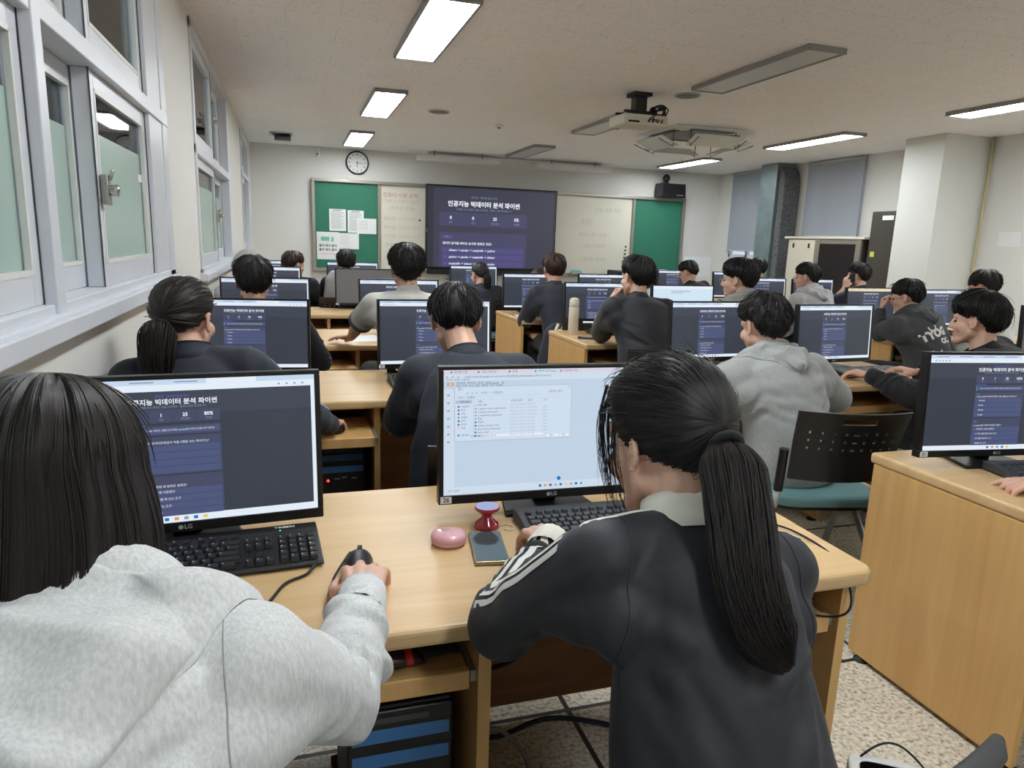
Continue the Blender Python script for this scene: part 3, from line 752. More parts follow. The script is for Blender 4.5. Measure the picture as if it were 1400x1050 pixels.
# wall mounted junk below right: papers and a white desk corner
mb = MB(); mb.box(6.5, 7.05, YF - 0.006, YF, 0.85, 1.2)
o = mb.build('poster', 'paper'); tag(o, 'pale lilac poster low on the front wall by the corner', 'poster')
mb = MB(); mb.box(6.55, 6.75, YF - 0.009, YF - 0.006, 1.12, 1.16); mb.build('heading', 'sc_bar', o)
# ------------------------------------------------------------------ right side furniture
root = empty('server_cabinet', (0, 0, 0), 0, 'low beige metal server cabinet beside the grey duct', 'cabinet')
mb = MB(); mb.box(6.5, 7.03, 6.9, 8.24, 0.05, 1.52); mb.build('body', 'dark_metal', root, bevel=0.004)
mb = MB(); mb.box(6.46, 7.05, 6.84, 8.28, 1.52, 1.55); mb.build('top', 'beige_metal', root, bevel=0.005)
mb = MB(); mb.box(6.475, 6.5, 7.68, 8.2, 0.1, 1.51); d_ = mb.build('door', 'beige_metal', root, bevel=0.005)
for y_ in (7.78, 8.08):
    mb = MB(); mb.box(6.47, 6.4755, y_, y_ + 0.03, 1.4, 1.46); mb.build('slot', 'bezel', d_)
mb = MB(); mb.box(6.48, 6.5, 6.98, 7.6, 0.1, 1.5); d_ = mb.build('glass_door', 'smoked_glass', root)
mb = MB(); mb.box(6.47, 6.5, 6.9, 6.98, 0.08, 1.52); mb.box(6.47, 6.5, 7.6, 7.68, 0.08, 1.52); mb.box(6.475, 6.5, 6.98, 7.6, 1.46, 1.52); mb.build('door_frame', 'alu', root, bevel=0.003)
root = empty('tall_cabinet', (0, 0, 0), 0, 'tall dark grey metal cabinet between the server cabinet and the pillar', 'cabinet')
mb = MB(); mb.box(6.52, 7.05, 6.46, 6.83, 0.0, 1.84); mb.build('body', 'dark_metal', root, bevel=0.004)
mb = MB(); mb.box(6.51, 6.52, 6.48, 6.82, 0.04, 1.82); mb.build('door', 'dark_metal', root, bevel=0.003)
mb = MB(); mb.box(6.507, 6.51, 6.5, 6.66, 1.74, 1.79); mb.build('label_strip', 'paper', root)
mb = MB(); mb.box(6.507, 6.51, 6.72, 6.78, 1.32, 1.38); mb.build('note', 'yellow_note', root)
root = empty('ventilation_duct', (0, 0, 0), 0, 'galvanised square duct rising to the ceiling beside the cabinet', 'duct')
mb = MB(); mb.box(6.76, 7.08, 8.98, 9.35, 0.0, 2.6); mb.build('sheet_metal', 'galvanised', root, bevel=0.004)
mb = MB()
pr = [(8.84, 0), (8.98, 0), (8.98, 2.55), (8.92, 2.52), (8.86, 2.42), (8.84, 2.25)]
mb.prism(pr, 0, 6.8, 7.08); mb.build('insulation_wrap', 'insulation', root, bevel=0.02)
root = empty('wall_socket', (XR, 9.43, 1.08), 0, 'yellowed socket box with wires right of the far blind', 'socket')
mb = MB(); mb.box(-0.03, 0, -0.07, 0.03, -0.05, 0.05); mb.build('box', 'cream', root, bevel=0.004)
mb = MB(); mb.tube([(-0.03, 0, 0.05), (-0.04, -0.02, 0.13), (-0.03, 0.01, 0.3), (-0.02, 0.0, 0.6), (-0.02, 0, 1.5)], 0.006, 6); mb.tube([(-0.03, 0.01, 0.0), (-0.07, 0.03, 0.05), (-0.05, 0.0, 0.12)], 0.005, 6); mb.build('wire', 'light_grey', root)
for y, z, w, h, lb in ((5.56, 1.55, 0.12, 0.075, 'blank white sheet stuck on the right wall beside the pillar'),):
    mb = MB(); mb.box(XR - 0.003, XR, y - w, y + w, z - h, z + h); tag(mb.build('paper_sheet', 'paper'), lb, 'paper')
# long dark console under the right end of the board, tv and its parts
root = empty('av_console', (5.6, 10.5, 0), 0, 'long black console bench under the right end of the board', 'console')
mb = MB(); mb.box(-0.65, 0.65, -0.25, 0.2, 0.78, 0.95); mb.build('top', 'black_plastic', root, bevel=0.01)
mb = MB(); mb.box(-0.6, 0.6, -0.2, 0.18, 0.0, 0.78); mb.build('cabinet', 'dark_grey', root, bevel=0.005)
mb = MB(); mb.box(0.05, 0.25, -0.2, -0.05, 0.9501, 0.985); mb.build('control_box', 'light_grey', root, bevel=0.004)
root = empty('interactive_screen', (2.99, 0, 0), 0, 'large wall mounted interactive screen showing a dark quiz page', 'screen')
TY = YF - 0.19
mb = MB(); mb.box(-1.05, 1.05, TY, TY + 0.075, 0.9, 2.16); mb.build('housing', 'bezel', root, bevel=0.008)
mb = MB(); mb.box(-0.6, 0.6, TY + 0.075, BY, 1.2, 1.9); mb.build('wall_bracket', 'dark_metal', root)
mb = MB(); mb.box(-1.03, 1.03, TY - 0.03, TY + 0.04, 0.82, 0.9); mb.build('bottom_bar', 'black_plastic', root, bevel=0.01)
mb = MB(); mb.box(0.45, 0.98, TY - 0.05, TY + 0.02, 0.74, 0.815); mb.build('control_box', 'dark_grey', root, bevel=0.006)
# ------------------------------------------------------------------ screens
PAGE_MATS = ['sc_dark', 'sc_dark2', 'sc_panel', 'sc_row', 'sc_bar', 'sc_bar2', 'sc_white', 'sc_mid', 'sc_blue', 'sc_green', 'sc_icon', 'sc_yellow', 'sc_orange']
def page_dark(w, h, bar='sc_bar', stats=('0', '1', '25', '100%'), scroll=True, yellow=False, text=True, shift=0.0):
    mb = MB(); mi = {k: i for i, k in enumerate(PAGE_MATS)}
    if yellow: mi = dict(mi)
    def rc(x0, x1, y0, y1, k, lay=1):
        X0, X1, Z0, Z1 = (x0 - .5) * w, (x1 - .5) * w, y0 * h, y1 * h; y = -0.0004 * lay
        mb.add([(X0, y, Z0), (X1, y, Z0), (X1, y, Z1), (X0, y, Z1)], [(0, 1, 2, 3)], mi[k])
    def tx(s, x, y, size, k='sc_white', al='CENTER', lay=4, bold=0.0):
        put_text(mb, s, size * w, FR((x - .5) * w, -0.0004 * lay, y * h), mi[k], al, bold * w)
    rc(0, 1, 0, 1, 'sc_dark', 0)
    rc(0, 1, 0.76, 0.92, 'sc_dark2')
    rc(0, 1, 0.92, 1, 'sc_bar2', 2); rc(0, 1, 0.965, 1, 'sc_bar', 3); rc(0.6, 0.78, 0.966, 1, 'sc_bar2', 4)
    for i in range(4): rc(0.04 + i * 0.15, 0.12 + i * 0.15, 0.978, 0.986, 'sc_mid', 5)
    for i in range(5): rc(0.03 + i * 0.022, 0.04 + i * 0.022, 0.936, 0.948, 'sc_mid', 5)
    for i in range(4): rc(0.86 + i * 0.03, 0.868 + i * 0.03, 0.936, 0.948, 'sc_mid', 5)
    rc(0, 1, 0, 0.05, 'sc_bar2', 2)
    for i, k in enumerate(('sc_icon', 'sc_orange', 'sc_mid', 'sc_icon', 'sc_yellow')): rc(0.43 + i * 0.034, 0.445 + i * 0.034, 0.014, 0.036, k, 3)
    if scroll: rc(0.985, 1, 0.05, 0.92, 'sc_bar2', 2)
    c = 0.48 + shift; a, b = c - 0.165, c + 0.165
    tx('파이썬 · 데이터 분석 퀴즈', c, 0.885, 0.011, 'sc_blue')
    tx('인공지능 빅데이터 분석 파이썬', c, 0.845, 0.0245, bold=0.0006)
    tx('문제를 읽고 알맞은 답을 고르세요 · 결과는 바로 확인됩니다', c, 0.812, 0.0095, 'sc_mid')
    for i in range(4):
        x = a + 0.33 * (i + .5) / 4
        rc(a + 0.0825 * i + 0.001, a + 0.0825 * (i + 1) - 0.001, 0.705, 0.79, 'sc_panel', 2)
        tx(stats[i], x, 0.755, 0.019, bold=0.0005); tx(('점수', '정답', '전체 문제', '진행률')[i], x, 0.725, 0.0085, 'sc_mid')
    rc(a, a + 0.075, 0.688, 0.693, 'sc_blue', 3)
    rc(a, b, 0.62, 0.685, 'sc_panel', 2); rc(a + 0.006, b - 0.006, 0.632, 0.672, 'sc_row', 3); rc(a + 0.006, a + 0.009, 0.625, 0.678, 'sc_green', 4)
    tx('1. 평균 나이가 20살 이상인 그룹만 남기려면, pandas에서 어떤 조건을 써야 할까요', c, 0.652, 0.0085, 'sc_white')
    rc(a, b, 0.345, 0.61, 'sc_panel', 2)
    tx('문제 2', a + 0.01, 0.59, 0.009, 'sc_mid', 'LEFT')
    tx('2. (Pandas)에서 데이터프레임의 처음 5행을 보는 메서드는?', a + 0.008, 0.565, 0.0115, 'sc_white', 'LEFT')
    for i, t in enumerate(('df.head()', 'df.tail()', 'df.first()', 'df.top()')):
        y = 0.525 - i * 0.05
        rc(a + 0.006, b - 0.006, y - 0.022, y + 0.022, 'sc_row', 3); tx(t, a + 0.03, y, 0.0115, 'sc_white', 'LEFT')
    rc(a, b, 0.05, 0.335, 'sc_panel', 2)
    tx('문제 3', a + 0.01, 0.3, 0.009, 'sc_mid', 'LEFT')
    tx('3. matplotlib를 이용할 때 알맞은 설명은?', a + 0.008, 0.26, 0.0115, 'sc_white', 'LEFT')
    for i, t in enumerate(('그래프를 그릴 때 사용한다', '두 개의 표를 합칠 때 쓰는 도구', '데이터를 저장하는 도구', '파일을 여는 도구')):
        y = 0.22 - i * 0.05
        rc(a + 0.006, b - 0.006, y - 0.022, y + 0.022, 'sc_row', 3); tx(t, a + 0.03, y, 0.0115, 'sc_white', 'LEFT')
    return mb
DLG_MATS = ['sc_page', 'sc_page2', 'sc_pink', 'sc_ink', 'sc_ink2', 'sc_dialog', 'sc_sel', 'sc_orange', 'sc_icon', 'sc_violet', 'sc_yellow', 'sc_bar', 'sc_white', 'sc_green']
def page_dialog(w, h):
    mb = MB(); mi = {k: i for i, k in enumerate(DLG_MATS)}
    def rc(x0, x1, y0, y1, k, lay=1):   # y measured from the top
        X0, X1, Z0, Z1 = (x0 - .5) * w, (x1 - .5) * w, (1 - y1) * h, (1 - y0) * h; y = -0.0004 * lay
        mb.add([(X0, y, Z0), (X1, y, Z0), (X1, y, Z1), (X0, y, Z1)], [(0, 1, 2, 3)], mi[k])
    def tx(s, x, y, size, k='sc_ink', al='LEFT', lay=6):
        put_text(mb, s, size * w, FR((x - .5) * w, -0.0004 * lay, (1 - y) * h), mi[k], al)
    rc(0, 1, 0, 1, 'sc_page', 0)
    rc(0, 1, 0, 0.035, 'sc_pink'); rc(0.4, 0.52, 0.003, 0.035, 'sc_page2', 2); rc(0, 1, 0.035, 0.09, 'sc_page2'); 
    for i, x in enumerate((0.03, 0.15, 0.29, 0.41, 0.53)): rc(x, x + 0.008, 0.013, 0.025, 'sc_violet' if i != 3 else 'sc_icon', 3); tx(('파이썬 수업', '구글 드라이브', '새 탭', '데이터 분석.ipynb', '인공지능 퀴즈')[i], x + 0.015, 0.019, 0.012)
    tx('colab.research.google.com/drive/1aQ9xkPyDataAnalysis#scrollTo=Lesson3', 0.09, 0.055, 0.013)
    for x in (0.01, 0.035, 0.06): rc(x, x + 0.008, 0.05, 0.062, 'sc_ink2', 3)
    tx('북마크  파이썬  수업자료', 0.01, 0.078, 0.01)
    rc(0.015, 0.045, 0.1, 0.125, 'sc_orange', 2); rc(0.022, 0.038, 0.107, 0.118, 'sc_page', 3)
    tx('파이썬_데이터_분석_실습.ipynb   ☆', 0.055, 0.107, 0.0145); tx('파일  수정  보기  삽입  런타임  도구  도움말', 0.055, 0.127, 0.0115)
    rc(0, 0.05, 0.15, 0.97, 'sc_page2', 1)
    for i in range(7): rc(0.016, 0.027, 0.19 + i * 0.062, 0.205 + i * 0.062, 'sc_ink2', 2)
    rc(0.05, 1, 0.50, 0.502, 'sc_bar', 2); rc(0.05, 1, 0.54, 0.5415, 'sc_sel', 2)
    rc(0, 1, 0.935, 1, 'sc_page2', 1)
    # file dialog
    A, B_, T, Bt = 0.05, 0.585, 0.135, 0.565
    rc(A - 0.003, B_ + 0.003, T - 0.004, Bt + 0.006, 'sc_sel', 3); rc(A, B_, T, Bt, 'sc_dialog', 4)
    tx('열기', A + 0.012, T + 0.018, 0.012); tx('×', B_ - 0.015, T + 0.018, 0.016)
    tx('←  →  ↑    내 PC  >  다운로드', A + 0.05, T + 0.05, 0.013); tx('다운로드 검색', B_ - 0.11, T + 0.05, 0.011)
    tx('구성 ▾   새 폴더', A + 0.012, T + 0.085, 0.012)
    rc(A, B_, T + 0.072, T + 0.0735, 'sc_sel', 5); rc(A, B_, T + 0.1, T + 0.1015, 'sc_sel', 5)
    rc(A + 0.004, A + 0.075, T + 0.105, T + 0.13, 'sc_sel', 5); tx('바탕 화면', A + 0.022, T + 0.118, 0.011)
    for i, (t, k) in enumerate((('다운로드', 'sc_icon'), ('문서', 'sc_ink'), ('사진', 'sc_icon'), ('동영상', 'sc_green'), ('음악', 'sc_violet'), ('내 PC', 'sc_violet'), ('자료', 'sc_yellow'), ('', 'sc_page'), ('네트워크', 'sc_icon'))):
        y = T + 0.155 + i * 0.0285
        if t: rc(A + 0.012, A + 0.02, y - 0.007, y + 0.007, k, 5); tx(t, A + 0.027, y, 0.0105)
    rc(A + 0.082, A + 0.0835, T + 0.11, Bt - 0.05, 'sc_sel', 5)
    x0 = A + 0.1
    for x, t in ((x0, '이름'), (x0 + 0.15, '수정한 날짜'), (x0 + 0.23, '유형'), (x0 + 0.3, '크기')): tx(t, x, T + 0.118, 0.011)
    for i, t in enumerate(('분석 자료', '1_python_data_analysis.ipynb', '2_pandas_basic.ipynb', '3_matplotlib_graph.ipynb', '연습', '학습지', 'numpy_example_code', 'data_science_lesson.pdf', 'titanic_train', 'wine_quality_all.csv')):
        y = T + 0.147 + i * 0.0272
        rc(x0 - 0.012, x0 - 0.004, y - 0.007, y + 0.007, ('sc_yellow', 'sc_ink2', 'sc_ink2', 'sc_ink2', 'sc_ink2', 'sc_icon', 'sc_violet', 'sc_ink2', 'sc_icon', 'sc_ink')[i], 5)
        tx(t, x0, y, 0.0108); tx('2025-05-1%d 오후 2:3%d' % (i % 8, i % 9), x0 + 0.148, y, 0.0088, 'sc_ink2'); tx(('파일 폴더', 'IPYNB 파일', 'IPYNB 파일', 'IPYNB 파일', '파일 폴더', 'PNG 파일', 'TXT 파일', 'PDF 파일', 'CSV 파일', 'CSV 파일')[i], x0 + 0.23, y, 0.0088, 'sc_ink2')
        if i: tx('%dKB' % (12 + i * 7), x0 + 0.3, y, 0.0088, 'sc_ink2')
    rc(x0 + 0.03, B_ - 0.12, Bt - 0.045, Bt - 0.028, 'sc_white', 5); tx('파일 이름:', x0 - 0.03, Bt - 0.036, 0.011)
    rc(B_ - 0.115, B_ - 0.06, Bt - 0.027, Bt - 0.008, 'sc_white', 5); rc(B_ - 0.052, B_ - 0.01, Bt - 0.027, Bt - 0.008, 'sc_white', 5)
    tx('열기', B_ - 0.1, Bt - 0.018, 0.011); tx('취소', B_ - 0.042, Bt - 0.018, 0.011)
    # taskbar
    for i, k in enumerate(('sc_icon', 'sc_orange', 'sc_ink', 'sc_ink2', 'sc_icon', 'sc_yellow', 'sc_ink2', 'sc_icon', 'sc_green')): rc(0.44 + i * 0.025, 0.452 + i * 0.025, 0.955, 0.975, k, 3)
    n = 14; X, Z = 0.535, 0.91
    mb.add([((X - .5) * w + 0.005 * math.cos(2 * PI * k / n), -0.0016, (1 - Z) * h + 0.005 * math.sin(2 * PI * k / n)) for k in range(n)], [tuple(range(n))], mi['sc_icon'])
    tx('22°C  맑음', 0.02, 0.965, 0.011); tx('오후 3:12', 0.95, 0.96, 0.01)
    return mb
def page_blank(w, h):
    mb = MB()
    for x0, x1, y0, y1, k, lay in ((0, 1, 0, 1, 0, 0), (0, 1, 0.93, 1, 1, 1), (0.3, 0.62, 0.86, 0.88, 2, 2), (0.3, 0.5, 0.82, 0.835, 2, 2), (0, 1, 0, 0.05, 1, 1)):
        X0, X1, y = (x0 - .5) * w, (x1 - .5) * w, -0.0004 * lay
        mb.add([(X0, y, y0 * h), (X1, y, y0 * h), (X1, y, y1 * h), (X0, y, y1 * h)], [(0, 1, 2, 3)], k)
    return mb
SW, SH = 0.528, 0.294
def finish_screen(mb, mats, name='screen_page'):
    me = mb.mesh(name)
    for q in mats: me.materials.append(M[q])
    return me
SCREENS = {
    'dark': finish_screen(page_dark(SW, SH), PAGE_MATS),
    'quiz4': finish_screen(page_dark(SW, SH, stats=('4', '1', '25', '80%')), PAGE_MATS),
    'quiz3': finish_screen(page_dark(SW, SH, stats=('1', '4', '25', '92%'), scroll=False, shift=0.02), PAGE_MATS),
    'warm': finish_screen(page_dark(SW, SH), [('sc_warm' if q in ('sc_bar', 'sc_bar2') else q) for q in PAGE_MATS]),
    'dialog': finish_screen(page_dialog(SW, SH), DLG_MATS),
    'blank': finish_screen(page_blank(SW, SH), ['sc_sky', 'sc_bar2', 'sc_ink2']),
}
off_ = MB(); off_.quad((-SW / 2, 0, 0), (SW / 2, 0, 0), (SW / 2, 0, SH), (-SW / 2, 0, SH)); SCREENS['off'] = finish_screen(off_, ['sc_off'])
# big interactive screen page (same quiz, enlarged)
root = D.objects['interactive_screen']
def tv_page():
    mb = MB(); W_, H_ = 2.06, 1.2; MT = ['tv_edge', 'tv_dark', 'tv_panel', 'tv_row', 'sc_white', 'sc_mid', 'sc_blue']
    def rc(x0, x1, y0, y1, k, lay=1):
        X0, X1, y = (x0 - .5) * W_, (x1 - .5) * W_, -0.0012 * lay
        mb.add([(X0, y, y0 * H_), (X1, y, y0 * H_), (X1, y, y1 * H_), (X0, y, y1 * H_)], [(0, 1, 2, 3)], k)
    def tx(s, x, y, size, k=4, al='CENTER', bold=0.0): put_text(mb, s, size, FR((x - .5) * W_, -0.006, y * H_), k, al, bold)
    rc(0, 1, 0, 1, 0, 0); rc(0.045, 0.985, 0.0, 0.985, 1)
    tx('파이썬 · 데이터 분석 퀴즈', 0.43, 0.875, 0.04, 5); tx('인공지능 빅데이터 분석 파이썬', 0.43, 0.79, 0.09, 4, bold=0.003); tx('문제를 읽고 알맞은 답을 고르세요 · 결과는 바로 확인됩니다', 0.43, 0.725, 0.036, 5)
    rc(0.09, 0.77, 0.52, 0.69, 2, 2)
    for i, t in enumerate(('0', '0', '25', '0%')):
        x = 0.09 + 0.68 * (i + .5) / 4; tx(t, x, 0.62, 0.065, bold=0.002); tx(('점수', '정답', '전체 문제', '진행률')[i], x, 0.56, 0.034, 5)
    rc(0.09, 0.77, 0.0, 0.44, 2, 2); rc(0.115, 0.19, 0.36, 0.4, 3, 3); tx('문제 1', 0.152, 0.38, 0.034, 5)
    tx('데이터 분석을 배우는 순서로 알맞은 것은?', 0.115, 0.3, 0.045, 4, 'LEFT', 0.001)
    for i, t in enumerate(('sklearn → pandas → matplotlib → python', 'python → pandas → matplotlib → sklearn', 'matplotlib → sklearn → python → pandas')):
        y = 0.215 - i * 0.085; rc(0.115, 0.75, max(0.002, y - 0.036), y + 0.036, 3, 3); tx('%d' % (i + 1), 0.135, y, 0.034, 5); tx(t, 0.165, y, 0.043, 4, 'LEFT', 0.001)
    return mb.build('screen_page', MT, root)
o = tv_page(); o.location = (0, TY - 0.002, 0.935)
mb = MB(); mb.box(-1.045, -1.03, TY - 0.004, TY, 1.45, 1.5); mb.box(1.035, 1.045, TY - 0.004, TY, 1.4, 1.52); mb.build('side_button', 'mid_grey', root)
mb = MB(); mb.tube([(-0.7, TY + 0.05, 0.83), (-0.66, TY + 0.06, 0.75), (-0.64, TY + 0.12, 0.6), (-0.62, TY + 0.15, 0.3), (-0.6, TY + 0.15, 0.02)], 0.006, 8); mb.build('power_cable', 'rubber', root, smooth=True)

# ------------------------------------------------------------------ monitor
TILT = R(4)
def make_monitor(kind='dark', sticker=None, tilt=TILT):
    """origin: under the panel front on the desk top; faces -y"""
    root = empty('monitor')
    W_, H_ = 0.551, 0.324
    P = Matrix.Translation((0, 0, 0.034)) @ Matrix.Rotation(-tilt, 4, 'X')
    mb = MB()
    def bx(x0, x1, y0, y1, z0, z1, mi=0):
        mb.obox(P @ Matrix.Translation(((x0 + x1) / 2, (y0 + y1) / 2, (z0 + z1) / 2)), (x1 - x0) / 2, (y1 - y0) / 2, (z1 - z0) / 2, mi)
    e = (W_ - SW) / 2; zb = 0.021
    bx(-W_ / 2, W_ / 2, 0, 0.03, 0, zb); bx(-W_ / 2, W_ / 2, 0, 0.03, zb + SH, H_)
    bx(-W_ / 2, -W_ / 2 + e, 0, 0.03, zb, zb + SH); bx(W_ / 2 - e, W_ / 2, 0, 0.03, zb, zb + SH)
    bx(-W_ / 2 + e, W_ / 2 - e, 0.006, 0.03, zb, zb + SH)
    mb.build('bezel', 'bezel', root, bevel=0.0015)
    mb = MB()
    bx(-0.2, 0.2, 0.03, 0.055, 0.05, 0.27)
    mb.build('back_housing', 'black_plastic', root, bevel=0.012)
    o = D.objects.new('screen', SCREENS[kind]); COL.objects.link(o); o.parent = root
    o.matrix_local = P @ Matrix.Translation((0, 0.0045, zb))
    mb = MB(); put_text(mb, 'LG', 0.0125, P @ FR(0.006, -0.0006, 0.0105), bold=0.0003)
    n = 12; mb.add([P @ Vector((-0.008 + 0.0048 * math.cos(2 * PI * k / n), -0.0006, 0.0105 + 0.0048 * math.sin(2 * PI * k / n))) for k in range(n)], [tuple(range(n))])
    mb.build('logo', 'light_grey', root)
    if sticker:
        mb = MB(); bx(-W_ / 2 + 0.004, -W_ / 2 + 0.03, -0.001, 0, 0.003, 0.019); s = mb.build('number_sticker', 'paper', root)
        mb = MB(); put_text(mb, sticker, 0.015, P @ FR(-W_ / 2 + 0.017, -0.0016, 0.011), bold=0.0003); mb.build('print', 'ink', s)
    mb = MB(); mb.box(-0.03, 0.03, 0.05, 0.068, 0.01, 0.18); mb.build('stand_neck', 'black_plastic', root, bevel=0.004)
    mb = MB(); mb.prism([(-0.12, -0.02), (0.12, -0.02), (0.09, 0.15), (-0.09, 0.15)], 2, 0.0, 0.011); mb.build('stand_base', 'black_plastic', root, bevel=0.004)
    return root
MON = {}
def monitor(kind, x, y, rz, label, sticker=None, group=None, tilt=TILT):
    key = (kind, sticker, tilt)
    if key not in MON: r = MON[key] = make_monitor(kind, sticker, tilt)
    else: r = dup(MON[key])
    r.location = (x, y, 0.7201); r.rotation_euler = (0, 0, rz)
    return tag(r, label, 'monitor', 'computer monitors on the desks')
for a in (
    ('quiz4', -0.225, 1.475, R(4.5), 'monitor with the dark quiz page in front of the person in the pale hoodie', None),
    ('dialog', 0.583, 1.5, R(-1.7), 'white lit monitor showing a file window, with a number sticker', '26'),
    ('quiz3', -0.211, 3.234, R(-5.3), 'dark page monitor in front of the ponytailed person by the window', None),
    ('dark', 0.643, 3.256, R(1), 'dark page monitor behind the big white one, beside the draped navy jacket', '23'),
    ('dark', -0.172, 4.79, 0, 'dark page monitor of the third left row, beside the window wall', None),
    ('dark', 0.695, 4.83, R(1), 'dark page monitor half hidden by the man in the pale shirt', None),
    ('dark', -0.21, 6.42, 0, 'dark page monitor in the fourth left row behind the hooded person', None),
    ('off', 0.624, 6.35, R(0.5), 'switched off grey monitor in the fourth left row', '18'),
    ('dark', -0.2, 7.85, 0, 'far left monitor of the row before the front wall', None),
    ('dark', 0.62, 7.85, 0, 'monitor below the green board papers, in front of the far boy', None),
    ('dark', 2.08, 1.55, R(-7), 'large dark page monitor at the right edge on the near right desk', '31'),
    ('dark', 2.185, 3.29, R(3), 'dark page monitor left of the boy in the grey hoodie', None),
    ('dark', 2.884, 3.16, R(4.5), 'dark page monitor right of the boy in the grey hoodie, with a pale keyboard', None),
    ('dark', 2.194, 4.85, R(0.5), 'dark page monitor beside the white bottle', None),
    ('blank', 2.83, 4.7, R(3), 'pale blue lit monitor between the black jersey boy and the boy with glasses', None),
    ('dark', 2.07, 6.05, R(1.8), 'dark page monitor on the fourth right row beside the boy with a backpack', None),
    ('dark', 2.88, 6.25, R(2.6), 'dark page monitor beyond the black jersey boy, below the whiteboard', None),
    ('dark', 1.93, 7.65, R(2.9), 'small far monitor in front of the ponytailed person below the big screen', None),
    ('dark', 4.44, 7.65, 0, 'small far monitor in front of the boy bending at the far right', None),
    ('dark', 5.2, 7.55, R(3), 'small far monitor behind the boy with glasses', None),
    ('dark', 4.62, 6.15, 0, 'monitor half hidden by the boy with glasses, near the duct', None),
    ('dark', 5.2, 6.1, R(5), 'small monitor behind the boy in the light grey hoodie', None),
    ('warm', 4.692, 4.78, R(2.5), 'monitor with a yellowish bar beside the charcoal hoodie', None),
    ('dark', 5.33, 4.66, R(4.4), 'dark page monitor right of the charcoal hoodie boy', None),
): monitor(*a)
monitor('off', 4.62, 3.2, 0, 'switched off monitor cut by the right edge behind the black haired boy', None)

# ------------------------------------------------------------------ desks
def rounded(x0, x1, y0, y1, r, rc):
    """outline of a desk top; rc = which front corners are rounded (left, right)"""
    pts = []
    def arc(cx, cy, a0, a1): return [(cx + r * math.cos(a0 + (a1 - a0) * k / 8), cy + r * math.sin(a0 + (a1 - a0) * k / 8)) for k in range(9)]
    pts += arc(x0 + r, y0 + r, PI, 1.5 * PI) if rc[0] else [(x0, y0)]
    pts += arc(x1 - r, y0 + r, 1.5 * PI, 2 * PI) if rc[1] else [(x1, y0)]
    pts += [(x1, y1), (x0, y1)]
    return pts
def desk(x0, x1, y0, y1, label, legs, trays, rc=(False, True), flush=False, group=None):
    root = empty('computer_desk', (x0, y0, 0), 0, label, 'desk', group or 'long wooden computer desks')
    w, d = x1 - x0, y1 - y0
    mb = MB(); mb.prism(rounded(0, w, 0, d, 0.035, rc), 2, 0.685, 0.72); mb.build('desk_top', 'wood_top', root, bevel=0.01)
    ov = 0.0 if flush else 0.03
    for i, lx in enumerate(legs):
        mb = MB(); a = lx - x0
        mb.box(a - 0.012, a + 0.012, 0.035, d - 0.02, 0.018, 0.6845); s = mb.build('side_panel', 'wood_panel', root, bevel=0.001)
        f = MB()
        for yy in (0.07, d - 0.07): f.lathe([(0.022, 0), (0.024, 0.006), (0.014, 0.012), (0.01, 0.018)], (a, yy, 0), 14)
        f.build('levelling_foot', 'rubber', s, auto=40)
    mb = MB(); mb.box(legs[0] - x0 + 0.013, legs[-1] - x0 - 0.013, d - 0.05, d - 0.034, 0.06, 0.684); mb.build('modesty_panel', 'wood_shaded', root)
    for t in trays:
        a, b, pull = t
        mb = MB(); mb.box(a - x0, b - x0, 0.06 - pull, 0.4 - pull, 0.575, 0.595); mb.box(a - x0, b - x0, 0.045 - pull, 0.063 - pull, 0.562, 0.6)
        k = mb.build('keyboard_tray', 'wood_panel', root, bevel=0.003)
        for q0 in (b - x0 + 0.002, a - x0 - 0.012):
            mb = MB(); mb.box(q0, q0 + 0.01, 0.05 - pull, 0.4, 0.574, 0.596); mb.build('slide_rail', 'alu', k)
    return root
def lbl(i, side): return 'wooden computer desk, %s row from the viewer on the %s side' % (('nearest', 'second', 'third', 'fourth', 'farthest')[i], side)
LB = [(1.05, 1.74), (2.75, 3.42), (4.22, 4.97), (5.9, 6.55), (7.4, 8.1)]
for i, (a, b) in enumerate(LB):
    legs = [[-0.5, 0.31, 1.1], [-0.5, 0.31, 1.1], [-0.5, 0.13, 0.36, 1.1], [-0.5, 0.27, 1.1], [-0.5, 0.31, 1.1]][i]
    tr = [[(-0.3, 0.285, 0), (0.66, 1.075, 0)], [(-0.3, 0.285, 0.16), (0.36, 1.0, 0)], [(-0.3, 0.34, 0.16), (0.39, 1.0, 0.1)], [(-0.3, 0.25, 0.0), (0.3, 1.0, 0.0)], [(-0.3, 0.28, 0), (0.34, 1.0, 0)]][i]
    if i == 2: legs = [-0.5, 0.36, 1.1]; 
    desk(-0.53, 1.14, a, b, lbl(i, 'window'), legs, tr)
RB = [(1.12, 1.76), (2.72, 3.45), (4.13, 4.86), (5.48, 6.3), (7.15, 7.95)]
for i, (a, b) in enumerate(RB):
    x0 = 1.8 if i != 0 else 1.8
    desk(x0, 3.27, a, b, lbl(i, 'aisle'), [x0 + 0.013, 2.53, 3.24], [(1.9, 2.5, 0), (2.58, 3.2, 0)], rc=(False, False), flush=True)
for i, (a, b) in enumerate(RB):
    if i == 0: continue
    desk(4.3, 5.8, a, b + 0.02, lbl(i, 'far right'), [4.33, 5.05, 5.77], [(4.4, 5.0, 0), (5.1, 5.7, 0)], rc=(False, False), flush=True)

